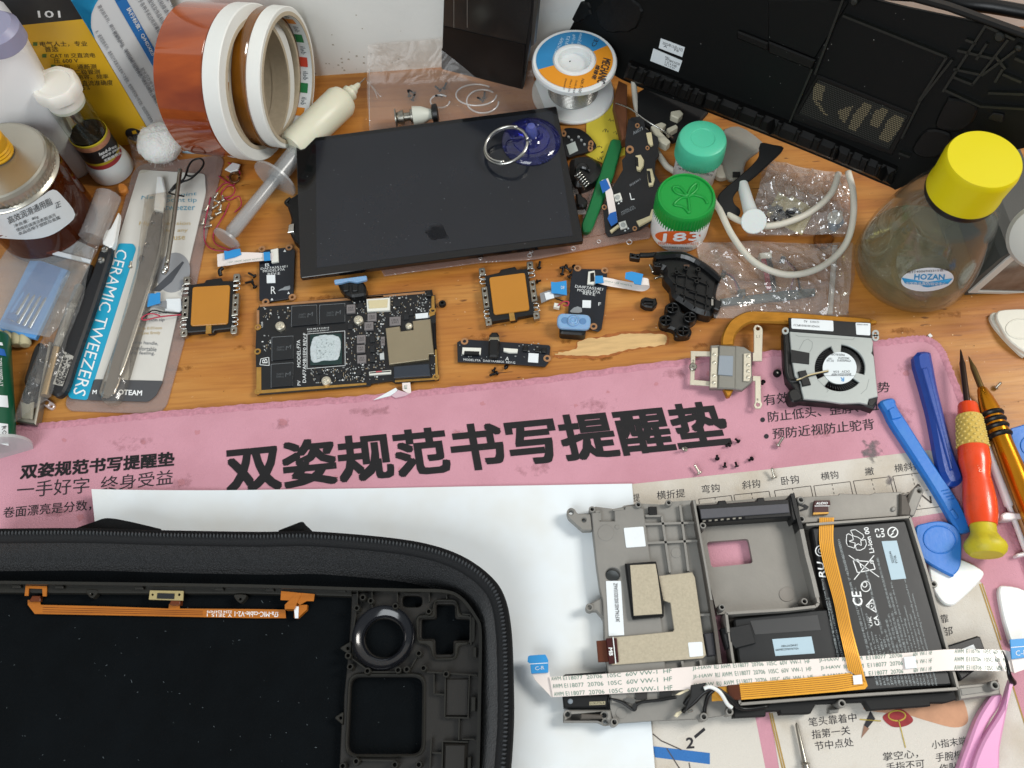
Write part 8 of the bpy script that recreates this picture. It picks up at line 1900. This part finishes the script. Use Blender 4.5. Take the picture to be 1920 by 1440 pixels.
prism('arm', curve2([(306, 396), (309, 398), (302, 470), (275, 560), (232, 690), (226, 688), (268, 560), (296, 470)], 3), 0, .0038, .0058, silver, TW, bev=.0003)
prism('white_tip', [(288, 384), (294, 330), (304, 330), (310, 362), (306, 396), (288, 392)], 0, .003, .0058, whiteplastic, TW, bev=.0006)
NP = thing('steel_probe', 'steel rod with ball end lying over the tweezers pack', 'probe', W(320, 430, .009))
tube('rod', P3([(338, 318, .011), (330, 380, .0105), (322, 440, .0105), (313, 495, .0105)]), .0013, steel, NP, seg=10)
lathe('ball_end', [(max(.00001, .0018 * sin(pi * i / 10)), .0018 * (1 - cos(pi * i / 10))) for i in range(11)], W(310, 513, .009), silver, NP, seg=16)
tube('tip', P3([(313, 495, .0105), (311, 508, .0105)]), .0016, silver, NP, seg=8, sm=0)
ST = thing('black_string', 'loop of thin black string on top of the blister pack', 'string', W(350, 330, .009))
tube('string', P3([(320, 357, .010), (330, 345, .010), (345, 335, .011), (352, 315, .011), (360, 302, .011), (375, 297, .011), (382, 305, .011), (376, 318, .011), (358, 335, .010), (340, 342, .010), (325, 355, .010), (318, 362, .009), (345, 368, .0095)]), .0006, rubberblack, ST, seg=6)
tube('string', P3([(352, 318, .0105), (350, 328, .010), (362, 330, .010), (372, 322, .010)]), .0006, rubberblack, ST, seg=6)
BW = thing('bag_corner', 'clear plastic wrap corner standing beside the cotton ball', 'bag', W(300, 300))
obj('film', *crumple([(240, 255), (275, 262), (310, 320), (255, 325)], .004, .006, 14, 14, 6, 40), bagd, BW)

# ================================================================== black ceramic-tip tweezers
BTz = thing('tweezers', 'black coated tweezers with white ceramic tip and two screws', 'tweezers', W(150, 590))
prism('arm', curve2([(190, 460), (208, 464), (196, 510), (170, 590), (142, 670), (128, 715), (118, 735), (106, 742), (95, 735), (93, 716), (112, 650), (140, 580), (168, 520)], 3), 0, .004, .0085, M('tweezer_black', '#1b1c1f', .5, bump=.05, bscale=1200), BTz, bev=.0012)
prism('arm', curve2([(162, 500), (172, 505), (150, 590), (118, 690), (100, 735), (90, 720), (110, 640), (140, 560)], 3), 0, .0004, .0042, M('tweezer_black', '#1b1c1f'), BTz, bev=.001)
prism('ceramic_tip', curve2([(222, 398), (218, 428), (210, 462), (192, 456), (198, 432), (206, 428)], 3), 0, .005, .0088, M('ceramic_white', '#e9eae8', .3), BTz, bev=.0006)
for x, y in l5([(785, 433), (760, 513)]): lathe('screw', [(.0022, 0), (.002, .0006), (.0012, .001), (.0005, .0006), (.0001, .0006)], W(x, y, .0085), silver, BTz, seg=16)
prism('white_print', [(121, 659), (138, 668), (117, 724), (99, 720)], 0, .0084, .0087, M('print_grey', '#a7a49c', .6, col2='#2a2a2a', vscale=700, thr=(.55, .6)), BTz)
txs([('ESD SAFE', (104, 716), (120, 668), (110, 719)), ('CERAMIC TIP', (111, 719), (130, 672), (117, 721))], 0, .0089, inkthin, BTz, bold=.02)
KN = thing('hobby_knife', 'knurled silver hobby knife handle in a clear bag', 'knife', W(125, 620))
along('handle', W(150, 535, .006), W(108, 652, .006), [(0, .0018), (.03, .0026), (.3, .0026), (.33, .0034), (.36, .0026), (.42, .0034), (.46, .0026), (.6, .0030), (1, .0028)], M('knurled_steel', '#b3b0a8', .28, .9, bump=.9, bscale=2200), KN, 20)
along('shank', W(108, 652, .006), W(84, 742, .006), [(0, .0022), (1, .0024)], M('shank_brass', '#a48c66', .4, .6), KN, 14)
KB = thing('clear_bag', 'long narrow clear bag around the knife and the black handle', 'bag', W(90, 660))
obj('film', *crumple([(146, 445), (212, 370), (95, 742), (22, 796)], .0095, .003, 16, 40, 8, 30), film('bag_long', '#f2f0ec', .03, .06, '#ffffff', .14, .3, 120), KB)
BH = thing('brush_handle', 'black rounded plastic handle beside the green tube', 'handle', W(65, 700))
prism('handle', curve2([(62, 648), (75, 640), (82, 660), (76, 700), (66, 722), (50, 724), (42, 712), (48, 690)], 3), 0, .001, .0075, rubberblack, BH, bev=.002)
prism('neck', jag([(45, 722), (62, 724), (60, 752), (42, 756)], 1.5, 3, 2), 0, .001, .006, rubberblack, BH, bev=.001)
prism('ferrule', [(36, 752), (62, 752), (60, 788), (38, 788)], 0, .0005, .0055, M('ferrule_pale', '#a5a192', .35, .5), BH, bev=.001)
prism('channel', [(30, 790), (66, 796), (96, 640), (90, 640), (62, 786), (34, 782)], 0, .0005, .006, M('channel_steel', '#9a968c', .3, .8), BH, bev=.0006)
# zip bag with blue insert and needles
ZB = thing('zip_bag', 'small frosted zip bag with a blue insert and needles', 'bag', W(80, 530))
prism('bag_body', [(-20, 520), (20, 455), (172, 488), (110, 612), (92, 632), (-20, 612)], 0, .009, .0094, film('zip_film', '#f2f4f5', .03, .15, '#d5dade', .25, .2, 60), ZB)
prism('bag_lip', [(36, 432), (120, 440), (178, 466), (171, 488), (20, 458)], 0, .0096, .0100, film('zip_film2', '#e6e9ea', .04, .28, '#d5dade', .25, .3, 90), ZB)
prism('zip_seal', [(19, 452), (100, 468), (170, 486), (167, 493), (98, 476), (18, 461)], 0, .0100, .0112, M('zip_white', '#c9ced2', .4), ZB, bev=.0004)
NB = thing('needle_case', 'light blue plastic case holding slim steel needles in the frosted bag', 'case', W(60, 560))
nbl = M('case_blue', '#5d9fdc', .45, sss=.1)
prism('base', [(60, 484), (127, 508), (66, 632), (-6, 614)], 0, .003, .0045, nbl, NB)
prism('rim', [(58, 482), (128, 506), (66, 634), (-8, 616)], 0, .0044, .0072, nbl, NB, bev=.0005, holes=[[(74, 490), (114, 504), (58, 618), (6, 602)]])
prism('window', [(75, 491), (113, 504), (57, 617), (7, 602)], 0, .0044, .0049, M('case_inside', '#54718f', .5), NB)
for i in range(5):
    a_, b_ = (67 + i * 10.5, 516 + i * 1.5), (14 + i * 10.5, 600 + i * 4)
    along('needle', W(*a_, .0062), W(*b_, .0062), [(0, .0001), (.35, .0007), (.45, .0014), (1, .0015)], silver if i else nbl, NB, 10)
prism('needle_clip', [(16, 584), (34, 590), (30, 602), (10, 596)], 0, .0060, .0082, M('clip_blue', '#2a72b4', .4), NB, bev=.0004)
for i in range(4):
    f = thing('foam_plug', ['pale foam plug nearest the left edge in the row under the zip bag', 'second pale foam plug in the row under the zip bag', 'third pale foam plug in the row under the zip bag', 'last pale foam plug in the row beside the black handle'][i], 'foam plug', W(8 + i * 16, 640), 'foam plugs')
    along('plug', W(4 + i * 15, 606, .004), W(2 + i * 15, 648, .004), [(0, .0022), (.08, .0032), (.92, .0032), (1, .0024)], M('foam_cream', '#b9b08c', .8, var=.1, vscale=200, bump=.2, bscale=900), f, 18)
# green flux tube
GT = thing('flux_syringe', 'dark green syringe tube with white flange at the left edge', 'syringe', W(5, 760))
k = mm(5, 740, .01); gA, gB = W(-8, 628, .0105), W(2, 838, .0105)
along('barrel', gA, gB, [(0, 14 * k), (.02, 22 * k), (.05, 25 * k), (1, 25 * k)], M('tube_green', '#0b5136', .3, coat=.3), GT, 36)
along('flange', gB, gB.lerp(gA, -.03), [(0, 25 * k), (.05, 50 * k), (.9, 50 * k), (1, 22 * k)], film('flange_milky', '#e2e4e4', .05, .5, '#e2e4e4', .25), GT, 36)
gc = gA; axg = (gB - gA)
def gp(px, py, off):
    o = gA; d = ray(px, py); ax = axg.normalized(); oc = EYE - o
    dd = d - ax * d.dot(ax); oo = oc - ax * oc.dot(ax); a = dd.dot(dd); b = 2 * dd.dot(oo); c = oo.dot(oo) - (25 * k + off) ** 2
    q = max(0, b * b - 4 * a * c); return EYE + d * ((-b - sqrt(q)) / (2 * a))
def gpatch(name, q, off, mat, n=8, m=6):
    q = [Vector(p) for p in q]; V, Fc = [], []
    for j in range(m + 1):
        for i in range(n + 1):
            p = q[0].lerp(q[1], i / n).lerp(q[3].lerp(q[2], i / n), j / m); V.append(gp(p.x, p.y, off))
    for j in range(m):
        for i in range(n): a = j * (n + 1) + i; Fc.append((a, a + 1, a + n + 2, a + n + 1))
    return obj(name, V, Fc, mat, GT, smooth=True)
gpatch('paper_label', [(-10, 740), (14, 742), (16, 764), (-8, 762)], .0003, labelwhite)
gpatch('paper_label', [(-10, 792), (15, 795), (16, 836), (-8, 830)], .0003, labelwhite)
gpatch('blue_print', [(-12, 650), (8, 655), (12, 668), (-10, 664)], .0003, M('tube_blue', '#1f5fae', .5))
gpatch('white_print', [(-12, 640), (4, 642), (6, 648), (-10, 646)], .0003, labelwhite)
for s, bl, br, tl, m_ in (('ROHS', (3, 800), (5, 832), (12, 798), inkthin), ('TYPE UVWED-LY', (-4, 672), (-1, 725), (3, 671), whiteprint)):
    g = text_geo(s, 0, 1); bl, br, tl = Vector(bl), Vector(br), Vector(tl); V = []
    for u, v in g[0]: p = bl + (br - bl) * u + (tl - bl) * v; V.append(gp(p.x, p.y, .0006))
    obj('lettering', V, g[1], m_, GT)
PLd = thing('clear_link', 'tiny clear plastic double ring on the desk edge', 'plastic part', W(90, 758))
prism('ring', rnd(rect(90, 757, 24, 14, 35), 7, 4), 0, .0001, .0018, film('link_film', '#f0e4e4', .1, .45, '#f0e6e6', .2), PLd, bev=.0004, holes=[ell(86, 754, 5, 4.5, 12), ell(95, 761, 3.5, 3, 10)])
SCr = thing('chisel_blade', 'short grey scraper blade leaning near the amber jar', 'blade', W(150, 430))
prism('blade', [(138, 450), (150, 415), (160, 402), (166, 410), (158, 456)], 0, .003, .0045, M('blade_dirty', '#a39e94', .45, .6, var=.3, vscale=80), SCr, bev=.0003)
CLb = thing('clear_tube', 'clear crystal plastic tube standing beside the black tweezers', 'tube', W(180, 420))
along('tube', W(205, 362, .012), W(172, 448, .010), [(0, .005), (.05, .0075), (1, .0075)], film('tube_film', '#eceae6', .06, .16, '#ffffff', .1), CLb, 12)
OB = thing('orange_bead', 'tiny orange plastic bead near the bottle foot', 'bead', W(228, 351))
prism('bead', curve2([(220, 345), (228, 342), (236, 347), (236, 356), (226, 360), (220, 356)], 3), 0, .0001, .004, M('bead_orange', '#d98a3a', .5, sss=.1), OB, bev=.001)
# red enamelled wires
RWs = thing('red_wire_tangle', 'tangle of thin red wires beside the tweezers pack', 'wire', W(420, 390))
redw = M('enamel_red', '#a3284a', .35)
for q in ([(428, 305), (440, 312), (450, 325), (440, 345), (425, 350), (415, 365), (430, 375), (448, 368), (452, 385), (440, 398)], [(395, 370), (388, 400), (383, 430), (385, 455), (400, 468), (425, 470), (445, 462)], [(405, 360), (418, 345), (432, 340), (425, 330)], [(430, 380), (422, 400), (410, 420), (400, 440), (405, 458), (430, 468)], [(410, 330), (424, 340), (440, 352), (436, 366), (420, 372), (406, 385)]):
    tube('wire', [W(x, y, .001 + .003 * abs(mnoise.noise(Vector((x * .05, y * .05, 1))))) for x, y in q], .0004, redw, RWs, seg=6)
tube('copper_ring', [W(440 + 9 * cos(a), 333 + 9 * sin(a), .003) for a in [2 * pi * i / 16 for i in range(17)]], .0008, M('ring_bronze', '#6b4a30', .4, .6), RWs, seg=6, sm=0)
WF = thing('plastic_flake', 'white plastic flake by the red wires', 'plastic part', W(432, 313))
prism('flake', [(421, 317), (436, 304), (450, 308), (446, 318), (432, 322)], 0, .003, .004, whiteplastic, WF, bev=.0003)
# torn label at the mat edge
TL_ = thing('torn_ribbon', 'torn white ribbon end sticking out under the motherboard', 'cable', W(745, 730))
prism('tab', [(754, 718), (769, 717), (771, 735), (767, 739), (755, 731)], 0, .0029, .0032, ffc, TL_)
prism('flap', [(700, 750), (742, 727), (746, 732), (732, 742)], 0, .0031, .0036, labelwhite, TL_)
prism('flap', [(734, 742), (746, 731), (768, 738), (760, 742), (742, 746)], 0, .0030, .0036, M('flap_pink', '#c7a9b4', .5), TL_)
tx('RU', (757, 729), (758, 722), (763, 729), 0, .0034, green, TL_)
# ================================================================== loose screws: each one a thing of its own
def screw_mesh(head_r, head_h, r, L_, mat, name):
    V, Fc = geo_lathe([(head_r * .35, head_h * .55), (head_r * .4, head_h), (head_r * .8, head_h), (head_r, head_h * .6), (head_r, 0), (r * 1.05, 0)] + [(r * (1.08 if i % 2 else .85), -L_ * (i + 1) / 9) for i in range(8)] + [(.0001, -L_)], (0, 0, 0), (0, 0, 1), 10)
    me = bpy.data.meshes.new(name); me.from_pydata(V, [], Fc); me.materials.append(mat); me.polygons.foreach_set('use_smooth', [True] * len(me.polygons)); me.set_sharp_from_angle(angle=radians(45)); return me
scb = M('screw_black', '#1a1a1c', .35, .6); scs = M('screw_steel', '#b5b0a4', .3, .9)
MB_ = screw_mesh(.0016, .0009, .0008, .0028, scb, 'black_screw'); ML_ = screw_mesh(.0017, .0010, .0009, .0055, scb, 'long_black_screw')
MS_ = screw_mesh(.0017, .0011, .0009, .0046, scs, 'steel_screw'); MW_ = screw_mesh(.0020, .0010, .0009, .0062, scs, 'long_steel_screw')
def screw(px, py, z, me, ang, lean, label, group):
    """lies with its axis lean degrees above the ground, shaft pointing to ang"""
    o = bpy.data.objects.new('screw', me); COL.objects.link(o)
    hr = max(abs(v.co.x) for v in me.vertices); L_ = -min(v.co.z for v in me.vertices)
    d = Vector((cos(radians(ang)) * cos(radians(lean)), sin(radians(ang)) * cos(radians(lean)), sin(radians(lean))))
    o.rotation_mode = 'QUATERNION'; o.rotation_quaternion = (-d).to_track_quat('Z', 'Y')
    p = W(px, py, z)
    o.location = (p.x, p.y, 0)
    lo = min((o.rotation_quaternion @ v.co).z for v in me.vertices)
    o.scale = (.78, .78, .78); o.location = (p.x, p.y, z - lo * .78 + .0001)
    return tag(o, label, 'screw', group)
gm, gd, gr, gs = 'screws scattered on the pink mat', 'dark screws on the wooden desk', 'steel screws among the red wires', 'screws inside the clear sleeve'
zm = PZ + .0002
for a in [(1383, 829, zm, MB_, 140, 20, 'black screw at the right end below the last large character', gm), (1366, 836, zm, MB_, 200, 10, 'black screw just under the last large character, second from its end', gm), (1344, 861, zm, MB_, 110, 60, 'black screw upright in the middle of the mat group', gm), (1358, 876, zm, MB_, 80, 15, 'lowest black screw on the left above the printed strip', gm), (1380, 875, zm, MB_, 100, 15, 'lowest black screw on the right above the printed strip', gm), (1408, 862, zm, MB_, 210, 12, 'black screw farthest right of the mat group', gm),
          (1284, 844, zm, MS_, 200, 55, 'silver screw standing near the last two large characters', gm), (1310, 888, zm, MW_, 115, 8, 'long silver screw on the pink edge of the printed strip', gm), (1458, 836, zm, MW_, 50, 25, 'long silver screw left of the grey stain below the bullet text', gm), (1450, 896, zm, MW_, 100, 20, 'long silver screw between printed stroke names on the strip', gm),
          (1430, 718, zm, MB_, 240, 15, 'black screw beside the lower spring arm of the heat sink', gm),
          (1011, 504, 0, ML_, 80, 6, 'long black screw right of the centre touch pad', gd), (1061, 502, 0, ML_, 200, 12, 'black screw on top of the cluster by the thumb cap board', gd), (1069, 510, 0, ML_, 140, 15, 'black screw in the middle of the cluster by the thumb cap board', gd), (1054, 516, 0, ML_, 75, 15, 'black screw at the left of the cluster by the thumb cap board', gd), (1067, 521, 0, MB_, 30, 30, 'black screw at the bottom of the cluster by the thumb cap board', gd), (1076, 502, 0, MB_, 300, 20, 'black screw at the right of the cluster by the thumb cap board', gd), (1008, 530, 0, MB_, 0, 20, 'black screw touching the right spring of the centre touch pad', gd),
          (478, 520, 0, ML_, 150, 12, 'black screw at the top of the pair left of the R board', gd), (474, 530, 0, ML_, 200, 12, 'black screw in the middle left of the R board', gd), (479, 540, 0, ML_, 120, 12, 'black screw at the bottom left of the R board', gd), (926, 697, 0, MB_, 60, 12, 'black screw under the headphone jack board', gd), (931, 702, 0, ML_, 200, 10, 'black screw lowest under the headphone jack board', gd), (949, 690, 0, MB_, 250, 30, 'black screw touching the lower edge of the jack board', gd), (820, 710, 0, MB_, 200, 20, 'black screw at the lower right corner of the motherboard', gd),
          (1224, 512, 0, MW_, 110, 10, 'silver screw standing nearest the trigger housing arm', gd), (1239, 521, 0, MW_, 200, 5, 'silver screw lying against the trigger housing', gd), (1866, 728, 0, MS_, 40, 40, 'silver screw on the desk right of the gold screwdriver', gd), (246, 502, .0098, MS_, 85, 5, 'small silver screw on the blister pack beside the cyan band', gd)]:
    screw(*a)
for i, (x, y, an, w) in enumerate([(405, 372, 60, 'topmost'), (412, 382, 150, 'second'), (402, 392, 30, 'third'), (414, 396, 80, 'fourth'), (388, 396, 70, 'leftmost'), (398, 412, 120, 'middle'), (396, 426, 200, 'lowest'), (408, 404, 20, 'central'), (382, 422, 80, 'outer left'), (420, 378, 100, 'outer right')]):
    screw(x, y, .001, MS_, an, 8, w + ' silver screw in the tangle of red wires', gr)
for i, (x, y, an, w) in enumerate([(768, 182, 100, 'left one of three black screws crossed'), (777, 178, 150, 'upper one of three black screws crossed'), (774, 190, 60, 'lower one of three black screws crossed'), (825, 172, 140, 'left one of three black screws on a coil'), (833, 168, 60, 'right one of three black screws on a coil'), (827, 182, 200, 'lower one of three black screws on a coil'), (908, 186, 80, 'upper black screw in the round coil'), (905, 192, 150, 'lower black screw in the round coil')]):
    screw(x, y, .001, ML_, an, 20, w + ' seen through the clear sleeve', gs)
for i, (x, y, lab) in enumerate([(830, 572, 'round black rubber foot right of the motherboard on the desk'), (1456, 702, 'black threaded standoff on the mat left of the fan')]):
    z = 0 if i == 0 else zm
    t = thing('standoff', lab, 'standoff', W(x, y, z)); b = W(x, y, z)
    lathe('collar', [(.0019, 0), (.0021, .0006), (.0021, .0020), (.0017, .0026), (.0009, .0026), (.0008, .001), (.0001, .001)], b, scb if i else rubberblack, t, seg=18)
    if i: lathe('bore', [(.0008, .0018), (.0005, .0022), (.0001, .0022)], b, silver, t, seg=12)
# crumbs, white flecks on desk
rc3 = random.Random(31); G, G2 = [], []
for i in range(330):
    x, y = rc3.uniform(340, 1900), rc3.uniform(440, 770)
    if i > 260: x, y = rc3.uniform(1640, 1920), rc3.uniform(590, 760)
    p = W(x, y, .0003); s = rc3.uniform(.00012, .0004) * (1.8 if rc3.random() < .06 else 1); a = rc3.uniform(0, pi); d = Vector((cos(a), sin(a), 0)) * s; e = Vector((-sin(a), cos(a), .3)) * s * rc3.uniform(.3, 1)
    (G if rc3.random() < .7 else G2).append(([p - d, p - e, p + d, p + e], [(0, 1, 2, 3)]))
obj('crumbs', *merge(*G), M('crumb_pale', '#d2b48c', .8), label='pale crumbs and flecks scattered over the desk', cat='crumbs', kind='stuff', origin=(0, 0, 0))
obj('dirt_specks', *merge(*G2), M('crumb_dark', '#4b3018', .8), label='dark dirt specks scattered over the desk', cat='dirt', kind='stuff', origin=(0, 0, 0))
FLk = thing('paper_flake', 'tiny white paper flake on the wood right of the fan', 'paper', W(1744, 628))
prism('flake', [(1740, 628), (1744, 625), (1749, 630), (1744, 633)], 0, .0002, .0012, whiteplastic, FLk)
# the lettering helper is not part of the place
bpy.data.objects.remove(_to, do_unlink=True)
for _o in list(bpy.data.objects):
    if _o.name.split('.')[0] in ('lettering', 'practice_grid', 'gold_border', 'trace', 'printed_line', 'printed_ring', 'print_lines') and _o.parent: _o['kind'] = 'stuff'
